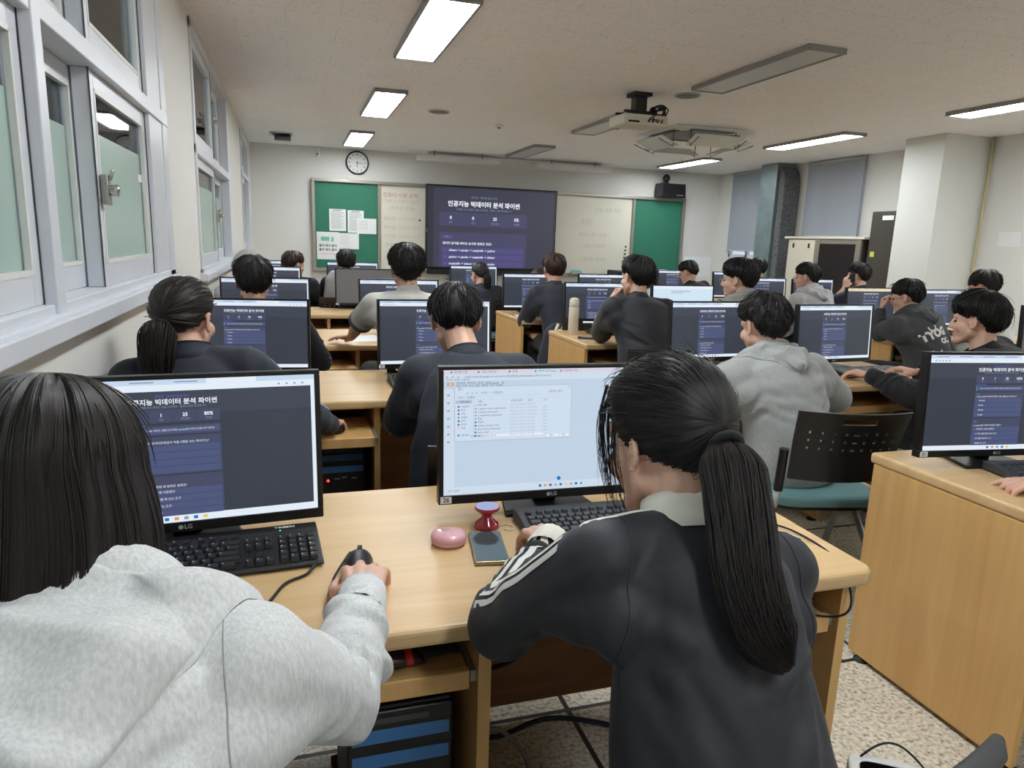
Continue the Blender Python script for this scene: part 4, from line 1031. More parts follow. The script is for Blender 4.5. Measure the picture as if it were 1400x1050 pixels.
# ------------------------------------------------------------------ keyboards, mice, computers
def make_keyboard(keycol='key', base='black_plastic', brand=None):
    root = empty('keyboard')
    mb = MB(); mb.prism([(-0.08, 0.004), (0.085, 0.004), (0.085, 0.028), (0.05, 0.03), (-0.075, 0.012), (-0.082, 0.008)], 0, -0.225, 0.225)
    mb.build('base', base, root, bevel=0.003)
    z = lambda y: 0.0135 + (y + 0.072) * 0.135
    rnd = random.Random(5)
    def key(mb, x, y, wx, wy=0.0155):
        h = 0.0075; t = 0.0022; c = z(y); sl = 0.135
        def V(dx, dy, up): return (x + dx, y + dy, z(y + dy) + up)
        a, b = wx / 2 - 0.0009, wy / 2
        mb.add([V(-a, -b, 0), V(a, -b, 0), V(a, b, 0), V(-a, b, 0), V(-a + t, -b + t, h), V(a - t, -b + t, h), V(a - t, b - t * 0.6, h), V(-a + t, b - t * 0.6, h)],
               [(0, 1, 5, 4), (1, 2, 6, 5), (2, 3, 7, 6), (3, 0, 4, 7), (4, 5, 6, 7)])
        if rnd.random() < 0.9:
            mb.quad(V(-a + t + 0.001, 0.001, h + 0.0003), V(-a + t + 0.004, 0.001, h + 0.0003), V(-a + t + 0.004, 0.0045, h + 0.0003), V(-a + t + 0.001, 0.0045, h + 0.0003), 1)
    U = 0.019; leg_ = 'light_grey' if keycol == 'key' else 'dark_grey'
    main = MB(); x0 = -0.212
    rows = [(-0.062, [1.25, 1.25, 1.25, 5.5, 1.25, 1.25, 1.25, 1.5]), (-0.0435, [2.25] + [1] * 10 + [2.75]), (-0.025, [1.75] + [1] * 11 + [2.25]), (-0.0065, [1.5] + [1] * 12 + [1.5]), (0.012, [1] * 13 + [2])]
    sc = 0.285 / (15 * U)
    for y, ws in rows:
        x = x0
        for w in ws: key(main, x + w * U * sc / 2, y, w * U * sc, 0.0165); x += w * U * sc
    main.build('letter_keys', [keycol, leg_], root)
    f = MB(); x = x0
    for k in range(13):
        key(f, x + 0.0095, 0.036, 0.0165, 0.012); x += 0.0205 + (0.006 if k in (0, 4, 8) else 0)
    f.build('function_keys', [keycol, leg_], root)
    nv = MB()
    for yy in (0.012, -0.0065):
        for k in range(3): key(nv, 0.088 + k * 0.0185, yy, 0.0178, 0.0165)
    for k in range(3): key(nv, 0.088 + k * 0.0185, -0.062, 0.0178, 0.0165)
    key(nv, 0.1065, -0.0435, 0.0178, 0.0165)
    nv.build('arrow_keys', [keycol, leg_], root)
    npd = MB()
    for j, yy in enumerate((0.012, -0.0065, -0.025, -0.0435, -0.062)):
        for k in range(4): key(npd, 0.152 + k * 0.0185, yy, 0.0178, 0.0165)
    npd.build('number_keys', [keycol, leg_], root)
    if brand:
        mb = MB(); put_text(mb, brand, 0.014, Matrix.Translation((0.16, 0.068, 0.0292)), bold=0.0006); mb.build('lettering', 'white_print', root)
        mb = MB(); mb.cyl((0.15, 0.05, 0.03), (0.15, 0.05, 0.0308), 0.0018, n=8); mb.build('status_light', 'led_green', root)
    return root
KB = {}
def keyboard(kind, x, y, rz, label, z=0.7201):
    if kind not in KB:
        r = KB[kind] = make_keyboard(*{'black': ('key', 'black_plastic', 'TREEM'), 'grey': ('key_grey', 'dark_grey', None), 'pale': ('key_silver', 'black_plastic', None)}[kind])
    else: r = dup(KB[kind])
    r.location = (x, y, z); r.rotation_euler = (0, 0, rz); return tag(r, label, 'keyboard', 'keyboards on the desks')
keyboard('black', -0.187, 1.388, R(4), 'black keyboard with white lettering below the left quiz monitor')
keyboard('grey', 0.7, 1.383, R(-1), 'dark grey keyboard under the left hand of the girl with the long ponytail')
keyboard('grey', 2.22, 1.42, R(-8), 'dark keyboard at the right edge on the near right desk')
keyboard('pale', 2.96, 2.98, R(3), 'pale keyed keyboard right of the grey hoodie boy')
keyboard('grey', 2.3, 3.02, R(3), 'dark keyboard left of the grey hoodie boy, mostly hidden')
keyboard('grey', 2.25, 4.6, 0, 'dark keyboard behind the white bottle')
keyboard('grey', 2.2, 5.8, 0, 'dark keyboard on the fourth row beside the boy with a backpack')
keyboard('grey', 0.62, 3.05, 0, 'dark keyboard beside the draped navy jacket in the second row')
keyboard('grey', 4.72, 4.42, R(3), 'keyboard beside the charcoal hoodie boy on the far right desk')
keyboard('grey', 5.35, 4.4, R(3), 'keyboard right of the charcoal hoodie boy')
def make_mouse():
    root = empty('mouse')
    mb = MB(); vs = []; n = 20
    secs = []
    for k in range(9):
        t = k / 8; y = -0.055 + 0.11 * t; w = 0.03 * math.sqrt(max(0.02, 1 - (2 * t - 1) ** 4)) * (1 - 0.12 * t); h = 0.036 * math.sqrt(max(0.03, 1 - (2 * t - 0.85) ** 2 / 1.5))
        secs.append((Vector((0, y, 0.003)), Vector((1, 0, 0)), Vector((0, 0, 1)), w, h, 0.003))
    mb.loft(secs, n); mb.build('shell', 'black_plastic', root, smooth=True)
    mb = MB(); mb.cyl((-0.004, 0.03, 0.031), (0.004, 0.03, 0.031), 0.008, n=14); mb.build('wheel', 'dark_grey', root, auto=40)
    return root
ms = make_mouse()
def mouse(i, x, y, z, rz, label):
    r = ms if i == 0 else dup(ms); r.location = (x, y, z); r.rotation_euler = (0, 0, rz); return tag(r, label, 'mouse', 'computer mice')
mouse(0, 0.105, 1.29, 0.7205, R(-12), 'black mouse under the right hand of the person in the pale hoodie')
mouse(1, 0.15, 2.77, 0.6, 0, 'mouse on the pulled out tray under the ponytailed person\'s hand')
mouse(2, 0.16, 4.22, 0.6, 0, 'mouse on the third row tray under a dark sleeved hand')
def cable(pts, r, label, m='rubber'):
    P = [Vector(p) for p in pts]; out = []
    for i in range(len(P) - 1):
        a, b, c, d = P[max(0, i - 1)], P[i], P[i + 1], P[min(len(P) - 1, i + 2)]
        for k in range(8):
            t = k / 8
            out.append(0.5 * ((2 * b) + (c - a) * t + (2 * a - 5 * b + 4 * c - d) * t * t + (3 * b - a - 3 * c + d) * t ** 3))
    out.append(P[-1]); mb = MB(); mb.tube(out, r, 8); return tag(mb.build('cable', m, smooth=True), label, 'cable')
cable([(0.03, 1.325, 0.735), (0.01, 1.29, 0.725), (-0.03, 1.26, 0.724), (-0.06, 1.19, 0.724), (-0.1, 1.15, 0.724)], 0.0028, 'thin black cable from the left keyboard running to the desk edge')
cable([(0.095, 1.345, 0.735), (0.085, 1.33, 0.73), (0.06, 1.27, 0.724), (0.045, 1.2, 0.724)], 0.0022, 'thin mouse cable beside the pale sleeve cuff on the near desk')
cable([(1.0, 1.42, 0.724), (1.04, 1.34, 0.724), (1.09, 1.25, 0.725), (1.1, 1.12, 0.71), (1.09, 1.06, 0.64), (1.05, 1.09, 0.605), (0.95, 1.2, 0.602)], 0.0025, 'thin black cable hanging over the right front edge of the near desk')
cable([(0.34, 1.6, 0.28), (0.42, 1.58, 0.26), (0.52, 1.56, 0.29), (0.6, 1.55, 0.37), (0.68, 1.54, 0.45), (0.72, 1.52, 0.6)], 0.006, 'black cable sagging across the panel below the near desk')
cable([(0.33, 1.45, 0.05), (0.4, 1.52, 0.1), (0.48, 1.55, 0.1), (0.54, 1.5, 0.05), (0.53, 1.4, 0.01), (0.45, 1.33, 0.01)], 0.006, 'grey cable loop standing under the near desk', 'mid_grey')
cable([(0.34, 1.62, 0.05), (0.5, 1.62, 0.02), (0.65, 1.63, 0.04), (0.8, 1.6, 0.02), (0.95, 1.5, 0.01)], 0.007, 'dark blue cable lying along the bottom of the near desk panel', 'navy_cloth')
def make_pc(tape=True):
    root = empty('computer_tower')
    mb = MB(); mb.box(-0.095, 0.095, 0.01, 0.4, 0, 0.41); mb.build('case', 'black_plastic', root, bevel=0.005)
    mb = MB(); mb.box(-0.095, 0.095, 0.0, 0.0098, 0.004, 0.406); fp = mb.build('front_panel', 'bezel', root, bevel=0.004)
    mb = MB(); mb.box(-0.085, 0.05, -0.002, 0, 0.383, 0.394); mb.build('disc_drive', 'dark_grey', root)
    for z in (0.345, 0.295):
        mb = MB(); mb.box(-0.088, 0.088, -0.002, 0, z, z + 0.026); mb.build('blue_strip', 'blue_tape', root)
    mb = MB()
    for x, z in ((-0.02, 0.265), (0.01, 0.27), (0.05, 0.265)): mb.box(x - 0.01, x + 0.012, -0.0015, 0, z, z + 0.006)
    mb.build('ports', 'mid_grey', root)
    mb = MB(); mb.cyl((-0.055, 0, 0.262), (-0.055, -0.003, 0.262), 0.005, n=12); mb.build('power_light', 'led_red', root)
    mb = MB(); mb.cyl((-0.012, 0, 0.2), (-0.012, -0.003, 0.2), 0.003, n=10); mb.build('disc_light', 'led_blue', root)
    return root
pcp = make_pc()
for i, (x, y, lb) in enumerate(((0.165, 1.12, 'black computer tower with blue strips under the nearest desk'), (0.17, 2.85, 'black computer tower with a red light under the second left desk'),
        (0.17, 4.35, 'black computer tower under the third left desk'), (0.5, 6.05, 'black computer tower under the fourth left desk'), (2.4, 4.3, 'black computer tower under the desk of the black jersey boy'),
        (2.4, 5.7, 'black computer tower under the desk by the backpack'), (4.55, 4.3, 'black computer tower under the far right desk'))):
    r = pcp if i == 0 else dup(pcp); r.location = (x, y, 0.12 if i == 0 else 0.1); tag(r, lb, 'computer', 'computer towers under the desks')
    mb = MB(); mb.box(-0.11, 0.11, 0.0, 0.42, 0.0, 0.0 + (0.12 if i == 0 else 0.1) - 0.001)
    b_ = mb.build('wooden_plinth', 'wood_shaded', bevel=0.003); b_.location = (x, y, 0)
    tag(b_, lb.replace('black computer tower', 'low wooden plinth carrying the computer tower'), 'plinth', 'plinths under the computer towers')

# ------------------------------------------------------------------ things on the near desk
root = empty('powder_compact', (0.303, 1.375, 0.7202), R(10), 'round pink compact lying on the near desk', 'compact')
mb = MB(); mb.lathe([(0.03, 0), (0.036, 0.004), (0.038, 0.011), (0.0378, 0.0125)], n=40); mb.build('case_bottom', 'pink', root, auto=50)
mb = MB(); mb.lathe([(0.0378, 0.0135), (0.038, 0.018), (0.035, 0.0235), (0.027, 0.0265), (0.014, 0.0275), (0.003, 0.028)], n=40); mb.build('lid', 'pink', root, auto=50)
mb = MB(); rnd = random.Random(2)
for k in range(16):
    x, y = rnd.uniform(-0.02, 0.004), rnd.uniform(-0.012, 0.014); mb.tube([(x, y, 0.0274), (x + rnd.uniform(-0.006, 0.006), y + rnd.uniform(-0.006, 0.006), 0.0276)], 0.0007, 5)
mb.build('flower_print', 'mid_grey', root)
root = empty('red_mirror_stand', (0.405, 1.44, 0.7202), 0, 'small glossy red waisted stand with a round mirror top', 'mirror')
mb = MB(); mb.lathe([(0.026, 0), (0.029, 0.004), (0.026, 0.012), (0.014, 0.022), (0.011, 0.028), (0.015, 0.034), (0.027, 0.043), (0.0295, 0.047), (0.0285, 0.05)], n=40); mb.build('stand', 'red_gloss', root, auto=60)
mb = MB(); mb.lathe([(0.0265, 0.0495), (0.0265, 0.051), (0.003, 0.0512)], n=40); mb.build('mirror_top', 'mirror_violet', root, auto=40)
root = empty('smartphone', (0.378, 1.325, 0.7202), R(-8), 'smartphone lying screen up beside the striped sleeve', 'phone')
mb = MB(); mb.box(-0.036, 0.036, -0.075, 0.075, 0, 0.0088); mb.build('frame', 'phone_edge', root, bevel=0.004)
mb = MB(); mb.box(-0.033, 0.033, -0.072, 0.072, 0.0085, 0.0093); mb.build('glass', 'phone_glass', root)
cable([(0.425, 1.43, 0.722), (0.45, 1.44, 0.722), (0.465, 1.425, 0.722), (0.455, 1.405, 0.722), (0.44, 1.415, 0.722)], 0.0012, 'tiny loop of pale cord beside the keyboard', 'off_white')
root = empty('snack_pouch', (0.13, 1.16, 0.6005), R(5), 'dark snack pouch with red bands on the keyboard tray', 'pouch')
mb = MB(); mb.loft([(Vector((x, 0, 0.014)), Vector((0, 1, 0)), Vector((0, 0, 1)), 0.045, h, 0.013) for x, h in ((-0.08, 0.002), (-0.07, 0.012), (-0.03, 0.024), (0.02, 0.026), (0.06, 0.013), (0.075, 0.002))], 18); mb.build('pouch', 'brown_pack', root, smooth=True)
for x in (-0.052, 0.047):
    mb = MB(); mb.loft([(Vector((x + d, 0, 0.0145)), Vector((0, 1, 0)), Vector((0, 0, 1)), 0.0465, 0.021, 0.0135) for d in (-0.006, 0.006)], 18); mb.build('red_band', 'red_pack', root, smooth=True)
root = empty('black_pouch', (0.235, 1.18, 0.6005), 0, 'crumpled black pouch at the right end of the keyboard tray', 'pouch')
mb = MB(); mb.loft([(Vector((x, 0.003 * math.sin(x * 90), 0.014)), Vector((0, 1, 0)), Vector((0, 0, 1)), 0.045, h, 0.013) for x, h in ((-0.045, 0.004), (-0.03, 0.02), (0, 0.03), (0.02, 0.022), (0.04, 0.006))], 14); mb.build('pouch', 'black_knit', root, smooth=True)
# thermos and phone on the third right desk
root = empty('thermos_bottle', (1.9, 4.62, 0.7202), 0, 'cream coloured thermos bottle standing on the third row desk end', 'bottle')
mb = MB(); mb.lathe([(0.034, 0), (0.036, 0.004), (0.036, 0.19), (0.033, 0.2)], n=32); mb.build('body', 'cream', root, auto=50)
mb = MB(); mb.lathe([(0.0335, 0.201), (0.035, 0.206), (0.035, 0.24), (0.03, 0.255), (0.012, 0.262), (0.002, 0.263)], n=32); mb.build('cap', 'off_white', root, auto=50)
root = empty('smartphone', (1.93, 4.4, 0.7202), R(70), 'smartphone lying beside the cream bottle', 'phone')
mb = MB(); mb.box(-0.037, 0.037, -0.078, 0.078, 0, 0.009); mb.build('frame', 'bezel', root, bevel=0.004)
mb = MB(); mb.box(-0.034, 0.034, -0.075, 0.075, 0.0085, 0.0094); mb.build('glass', 'phone_glass', root)
root = empty('notebook', (1.92, 5.75, 0.7202), R(15), 'small pale notebook on the fourth row desk end', 'notebook')
mb = MB(); mb.box(-0.06, 0.06, -0.085, 0.085, 0, 0.012); mb.build('pages', 'paper', root)
mb = MB(); mb.box(-0.062, 0.062, -0.087, 0.087, 0.0122, 0.0145); mb.build('cover', 'cream', root, bevel=0.002)
root = empty('paper_sheet', (0.42, 4.5, 0.7205), R(8), 'white paper lying on the third left desk beside the man in the pale shirt', 'paper')
mb = MB(); mb.box(-0.1, 0.1, -0.14, 0.14, 0, 0.0012); mb.build('sheet', 'paper', root)
# ------------------------------------------------------------------ chairs
def make_chair(arm=False):
    """origin on the floor below the seat centre, sitter faces +y"""
    root = empty('chair')
    mb = MB(); out = []
    for a in range(28):
        t = 2 * PI * a / 28; c, s = math.cos(t), math.sin(t)
        out.append((0.225 * math.copysign(abs(c) ** 0.45, c), 0.21 * math.copysign(abs(s) ** 0.45, s)))
    mb.prism(out, 2, 0.42, 0.465); mb.build('seat', 'teal_seat', root, bevel=0.018)
    mb = MB(); mb.prism([(x * 0.9, y * 0.9) for x, y in out], 2, 0.405, 0.42); mb.build('seat_shell', 'black_plastic', root)
    # perforated curved backrest with a grip opening
    nx, nz = 41, 27; W_, z0, z1 = 0.208, 0.545, 0.815
    def pt(u, v, th):
        x = W_ * (1 - 0.1 * (1 - v)) * u; bow = 0.045 * (1 - u * u)
        return (x, -0.225 - bow - 0.05 * v - 0.02 * v * v + th, z0 + (z1 - z0) * v + (0.015 if v > 0.9 else 0) * 0 )
    hole = set()
    for i in range(nx - 1):
        for j in range(nz - 1):
            u = -1 + 2 * (i + .5) / (nx - 1); v = (j + .5) / (nz - 1)
            if abs(u) < 0.3 and 0.84 < v < 0.93: hole.add((i, j))
            for rz_ in (0.72, 0.6, 0.48):
                for q in range(-4, 5):
                    if abs(u - q * 0.19) < 0.034 and abs(v - rz_) < 0.028: hole.add((i, j))
    mb = MB(); vs = []; fs = []
    for th in (0, 0.01):
        for j in range(nz):
            for i in range(nx): vs.append(pt(-1 + 2 * i / (nx - 1), j / (nz - 1), th))
    N = nx * nz; id_ = lambda i, j, k: k * N + j * nx + i
    solid = lambda i, j: 0 <= i < nx - 1 and 0 <= j < nz - 1 and (i, j) not in hole
    for i in range(nx - 1):
        for j in range(nz - 1):
            if not solid(i, j): continue
            fs.append((id_(i, j, 0), id_(i + 1, j, 0), id_(i + 1, j + 1, 0), id_(i, j + 1, 0))); fs.append((id_(i, j + 1, 1), id_(i + 1, j + 1, 1), id_(i + 1, j, 1), id_(i, j, 1)))
            for di, dj, e in ((-1, 0, ((i, j + 1), (i, j))), (1, 0, ((i + 1, j), (i + 1, j + 1))), (0, -1, ((i, j), (i + 1, j))), (0, 1, ((i + 1, j + 1), (i, j + 1)))):
                if not solid(i + di, j + dj):
                    (a, b), (c, d) = e; fs.append((id_(c, d, 0), id_(a, b, 0), id_(a, b, 1), id_(c, d, 1)))
    mb.add(vs, fs); bo = mb.build('backrest', 'black_plastic', root, auto=35)
    for s in (-1, 1):
        mb = MB(); mb.tube([(s * 0.218, -0.235, 0.66), (s * 0.22, -0.225, 0.5)], 0.017, 12); mb.build('upright_sleeve', 'black_plastic', root, auto=40)
        mb = MB(); mb.tube([(s * 0.22, -0.225, 0.5), (s * 0.226, -0.22, 0.44), (s * 0.238, -0.18, 0.405), (s * 0.235, 0.0, 0.395), (s * 0.225, 0.1, 0.38), (s * 0.235, 0.23, 0.03)], 0.0135, 12)
        mb.build('front_leg', 'chair_tube', root, smooth=True)
        mb = MB(); mb.tube([(s * 0.21, 0.02, 0.39), (s * 0.235, -0.27, 0.03)], 0.0125, 12); mb.build('rear_leg', 'chair_tube', root, smooth=True)
        for y in (0.232, -0.272):
            mb = MB(); mb.lathe([(0.012, 0), (0.018, 0.006), (0.018, 0.03), (0.014, 0.04)], (s * 0.235, y, 0), 14); mb.build('foot_cap', 'rubber', root, auto=40)
    mb = MB(); mb.tube([(-0.215, -0.02, 0.385), (0.215, -0.02, 0.385)], 0.01, 10); mb.tube([(-0.225, 0.09, 0.38), (0.225, 0.09, 0.38)], 0.01, 10); mb.build('cross_bar', 'chair_tube', root, smooth=True)
    return root
chair_proto = None
def chair(x, y, rz, label):
    global chair_proto
    if chair_proto is None: r = chair_proto = make_chair()
    else: r = dup(chair_proto)
    r.location = (x, y, 0); r.rotation_euler = (0, 0, rz)
    return tag(r, label, 'chair', 'perforated black backed chairs')
# ------------------------------------------------------------------ people: helpers
def vnoise(x, y, seed=0, per=None):
    x = np.asarray(x, float); y = np.asarray(y, float)
    xi = np.floor(x); yi = np.floor(y); fx = x - xi; fy = y - yi
    fx = fx * fx * (3 - 2 * fx); fy = fy * fy * (3 - 2 * fy)
    def h(a, b):
        if per: a = np.mod(a, per)
        q = np.sin(a * 127.1 + b * 311.7 + seed * 74.7) * 43758.5453
        return q - np.floor(q)
    return (h(xi, yi) * (1 - fx) + h(xi + 1, yi) * fx) * (1 - fy) + (h(xi, yi + 1) * (1 - fx) + h(xi + 1, yi + 1) * fx) * fy
def sstep(a, b, x):
    t = np.clip((x - a) / (b - a), 0, 1); return t * t * (3 - 2 * t)
def fuse(mb, voxel, iters=4, fac=0.5):
    me = mb.mesh('fused')
    bm = bmesh.new(); bm.from_mesh(me); bmesh.ops.recalc_face_normals(bm, faces=bm.faces); bm.to_mesh(me); bm.free()
    ob = D.objects.new('fused', me)
    m = ob.modifiers.new('r', 'REMESH'); m.mode = 'VOXEL'; m.voxel_size = voxel
    s = ob.modifiers.new('s', 'SMOOTH'); s.iterations = iters; s.factor = fac
    out = eval_mesh(ob)
    D.objects.remove(ob); D.meshes.remove(me)
    out.shade_smooth()
    return out
def arrs(me):
    n = len(me.vertices); co = np.zeros(n * 3, np.float32); me.vertices.foreach_get('co', co)
    no = np.zeros(n * 3, np.float32); me.vertex_normals.foreach_get('vector', no)
    return co.reshape(-1, 3).astype(float), no.reshape(-1, 3).astype(float)
def setco(me, co):
    me.vertices.foreach_set('co', np.asarray(co, np.float32).ravel()); me.update()
def folds(me, seed, amp, foci=(), base=0.3, freq=9.0):
    """soft cloth folds: broad warped ripples, tighter partial ones round the foci (point, axis, reach, wavelength)"""
    co, no = arrs(me); rs = np.random.RandomState(seed)
    h = np.zeros(len(co))
    for k in range(4):
        a = rs.normal(size=3); a /= np.linalg.norm(a); b = rs.normal(size=3); c = rs.normal(size=3)
        th = (co @ a) * freq * (1.4 + 0.9 * k) + 1.5 * np.sin(co @ b * 7 + rs.rand() * 6) + 0.5 * np.sin(co @ c * 19 + rs.rand() * 6)
        s_ = np.sin(th); h += (s_ * 0.5 + 0.5 * (1 - np.abs(np.sin(th * 0.5))) - 0.25) / (1 + 0.6 * k)
    d = base * h * amp
    for p, ax, reach, wl in foci:
        r = co - np.asarray(p); dist = np.linalg.norm(r, axis=1); ax = np.asarray(ax) / np.linalg.norm(ax)
        for q_ in range(2):
            b = rs.normal(size=3); c = rs.normal(size=3); q = rs.normal(size=3) * 0.6; e = rs.normal(size=3); e /= np.linalg.norm(e)
            th = (r @ (ax + q)) * 2 * PI / (wl * (1.5 + 0.9 * q_)) + 1.4 * np.sin(r @ b * 12) + 0.5 * np.sin(r @ c * 26)
            msk = sstep(-0.5, 0.9, np.sin(r @ e * 17 + rs.rand() * 6))
            d += amp * 0.55 * np.exp(-(dist / reach) ** 2) * (1 - 1.6 * np.abs(np.sin(th * 0.5)) ** 1.5) * msk
    setco(me, co + no * d[:, None])
def creases(me, lines):
    """single folds laid along polylines: (points, height, width)"""
    co, no = arrs(me); d = np.zeros(len(co))
    for pts, amp, w in lines:
        P = np.array([tuple(q) for q in pts]); best = np.full(len(co), 9.0); al = np.zeros(len(co)); m = len(P) - 1
        near = np.where((np.abs(co - P.mean(0)) < (np.ptp(P, axis=0) / 2 + 6 * w)).all(1))[0]
        if not len(near): continue
        q = co[near]; bb = np.full(len(q), 9.0); aa = np.zeros(len(q))
        for i in range(m):
            ab = P[i + 1] - P[i]; t = np.clip(((q - P[i]) @ ab) / (ab @ ab + 1e-9), 0, 1); r = np.linalg.norm(q - P[i] - t[:, None] * ab, axis=1)
            k = r < bb; bb = np.where(k, r, bb); aa = np.where(k, (i + t) / m, aa)
        fade = np.sin(PI * np.clip(aa, 0.02, 0.98)) ** 0.6
        d[near] += amp * fade * (np.exp(-(bb / w) ** 2) - 0.55 * np.exp(-((bb - 2.0 * w) / (0.8 * w)) ** 2))
    setco(me, co + no * d[:, None])
def finish(me, name, mats, parent, org):
    co, _ = arrs(me); setco(me, co - np.asarray(org)[None, :])
    for q in (mats if isinstance(mats, (list, tuple)) else [mats]): me.materials.append(M[q])
    me.name = name
    o = D.objects.new(name, me); COL.objects.link(o); o.parent = parent
    return o
def tubes(paths, rad, org, seeds, name, matn, parent, sides=3, world=True):
    """paths (n,m,3); rad (n,m)"""
    P = np.asarray(paths, float); n, m, _ = P.shape
    T = np.gradient(P, axis=1); T /= np.linalg.norm(T, axis=2, keepdims=True) + 1e-9
    ref = np.tile(np.array([0.31, 0.17, 0.93]), (n, m, 1))
    U = np.cross(T, ref); U /= np.linalg.norm(U, axis=2, keepdims=True) + 1e-9
    W = np.cross(T, U)
    vs = []
    for k in range(sides):
        a = 2 * PI * k / sides
        vs.append(P + (U * math.cos(a) + W * math.sin(a)) * rad[:, :, None])
    V = np.stack(vs, axis=2)  # n,m,sides,3
    V = V - np.asarray(org)[None, None, None, :]
    idx = np.arange(n * m * sides).reshape(n, m, sides)
    F = []
    for k in range(sides):
        k2 = (k + 1) % sides
        F.append(np.stack([idx[:, :-1, k], idx[:, :-1, k2], idx[:, 1:, k2], idx[:, 1:, k]], axis=-1).reshape(-1, 4))
    F = np.concatenate(F)
    me = D.meshes.new(name); nv = n * m * sides; nf = len(F)
    me.vertices.add(nv); me.vertices.foreach_set('co', V.reshape(-1).astype(np.float32))
    me.loops.add(nf * 4); me.loops.foreach_set('vertex_index', F.reshape(-1).astype(np.int32))
    me.polygons.add(nf); me.polygons.foreach_set('loop_start', np.arange(0, nf * 4, 4, dtype=np.int32))
    me.update(calc_edges=True); me.shade_smooth()
    uv = np.zeros((n, m, sides, 2), np.float32)
    uv[..., 0] = np.asarray(seeds)[:, None, None]; uv[..., 1] = np.linspace(0, 1, m)[None, :, None]
    uvl = me.uv_layers.new(name='UVMap'); uvl.data.foreach_set('uv', uv.reshape(-1, 2)[F.reshape(-1)].ravel())
    me.materials.append(M[matn])
    o = D.objects.new(name, me); COL.objects.link(o); o.parent = parent
    return o
def eul(yaw, pitch=0, roll=0):
    return (Matrix.Rotation(R(yaw), 3, 'Z') @ Matrix.Rotation(R(pitch), 3, 'X') @ Matrix.Rotation(R(roll), 3, 'Y'))
def V3(p): return Vector(p)

FING = ((0.042, 0.026, 0.021, 0.0092), (0.047, 0.029, 0.022, 0.0094), (0.043, 0.027, 0.021, 0.0090), (0.033, 0.021, 0.019, 0.0080))
def hand(mb, W, fd, up, side, curl=(25, 30, 20), spread=0.12, s=1.0, thumb=0.0, tips=None):
    """W wrist, fd towards the knuckles, up = back of the hand, side +1 right hand, -1 left"""
    fd = fd.normalized(); up = (up - fd * up.dot(fd)).normalized(); lat = fd.cross(up)
    th = -lat * side
    off = (0.030, 0.0105, -0.0095, -0.028)
    for i, o in enumerate(off):
        K = W + fd * (0.086 - 0.004 * abs(i - 1)) * s + th * o * s + up * (0.004 - 0.003 * abs(i - 1.2)) * s
        mb.capsule(W + th * o * 0.62 * s + fd * 0.012 * s, K, 0.0125 * s, 0.0112 * s, 12)
        a = 0; p = K; dirn = (fd + th * spread * (1.1 - i) * 0.9).normalized()
        cr = curl if not isinstance(curl[0], (tuple, list)) else curl[i]
        r = FING[i][3] * s
        for j in range(3):
            a += R(cr[j]); d = (dirn * math.cos(a) - up * math.sin(a)).normalized()
            q = p + d * FING[i][j] * s
            mb.capsule(p, q, r * (1.06 - 0.06 * j), r * (0.98 - 0.07 * j), 12); p = q
    mb.ell(W + fd * 0.05 * s - up * 0.004 * s, 0.036 * s, 0.045 * s, 0.0145 * s, Matrix((lat, fd, up)).transposed(), 18)
    b = W + fd * 0.018 * s + th * 0.022 * s - up * 0.006 * s
    d = (th * (0.62 + thumb) + fd * 0.75 - up * 0.35).normalized(); q = b + d * 0.042 * s
    mb.capsule(b, q, 0.0155 * s, 0.0125 * s, 12)
    d2 = (th * 0.15 + fd * 1.0 - up * 0.2).normalized(); q2 = q + d2 * 0.032 * s; mb.capsule(q, q2, 0.0115 * s, 0.0105 * s, 12)
    q3 = q2 + (fd * 1.0 - th * 0.12 - up * 0.12).normalized() * 0.024 * s; mb.capsule(q2, q3, 0.0105 * s, 0.0088 * s, 12)

# ---- hair: radius of the head in a direction, in head axes
HC = np.array((0.0, -0.012, 0.022)); HRAD = np.array((0.077, 0.098, 0.090))
HAIRLINE = {
    'short': ([0, .5, .9, 1.2, 1.45, 1.75, 2.05, 2.6, 3.15], [.30, .26, .14, -.02, .0, -.08, -.62, -.86, -.9]),
    'bowl': ([0, .5, .9, 1.2, 1.45, 1.75, 2.1, 2.6, 3.15], [.16, .16, .08, -.08, -.05, -.12, -.6, -.84, -.88]),
    'long': ([0, .5, .8, 1.1, 1.4, 1.75, 2.1, 2.6, 3.15], [.22, .1, -.3, -.8, -.95, -.95, -.95, -.95, -.95]),
    'ponyfull': ([0, .5, .9, 1.2, 1.45, 1.75, 2.0, 2.6, 3.15], [.45, .36, .15, -.15, -.42, -.52, -.62, -.8, -.84]),
    'pony': ([0, .5, .9, 1.2, 1.45, 1.75, 2.0, 2.6, 3.15], [.5, .42, .2, -.12, -.12, -.3, -.52, -.72, -.78]),
}
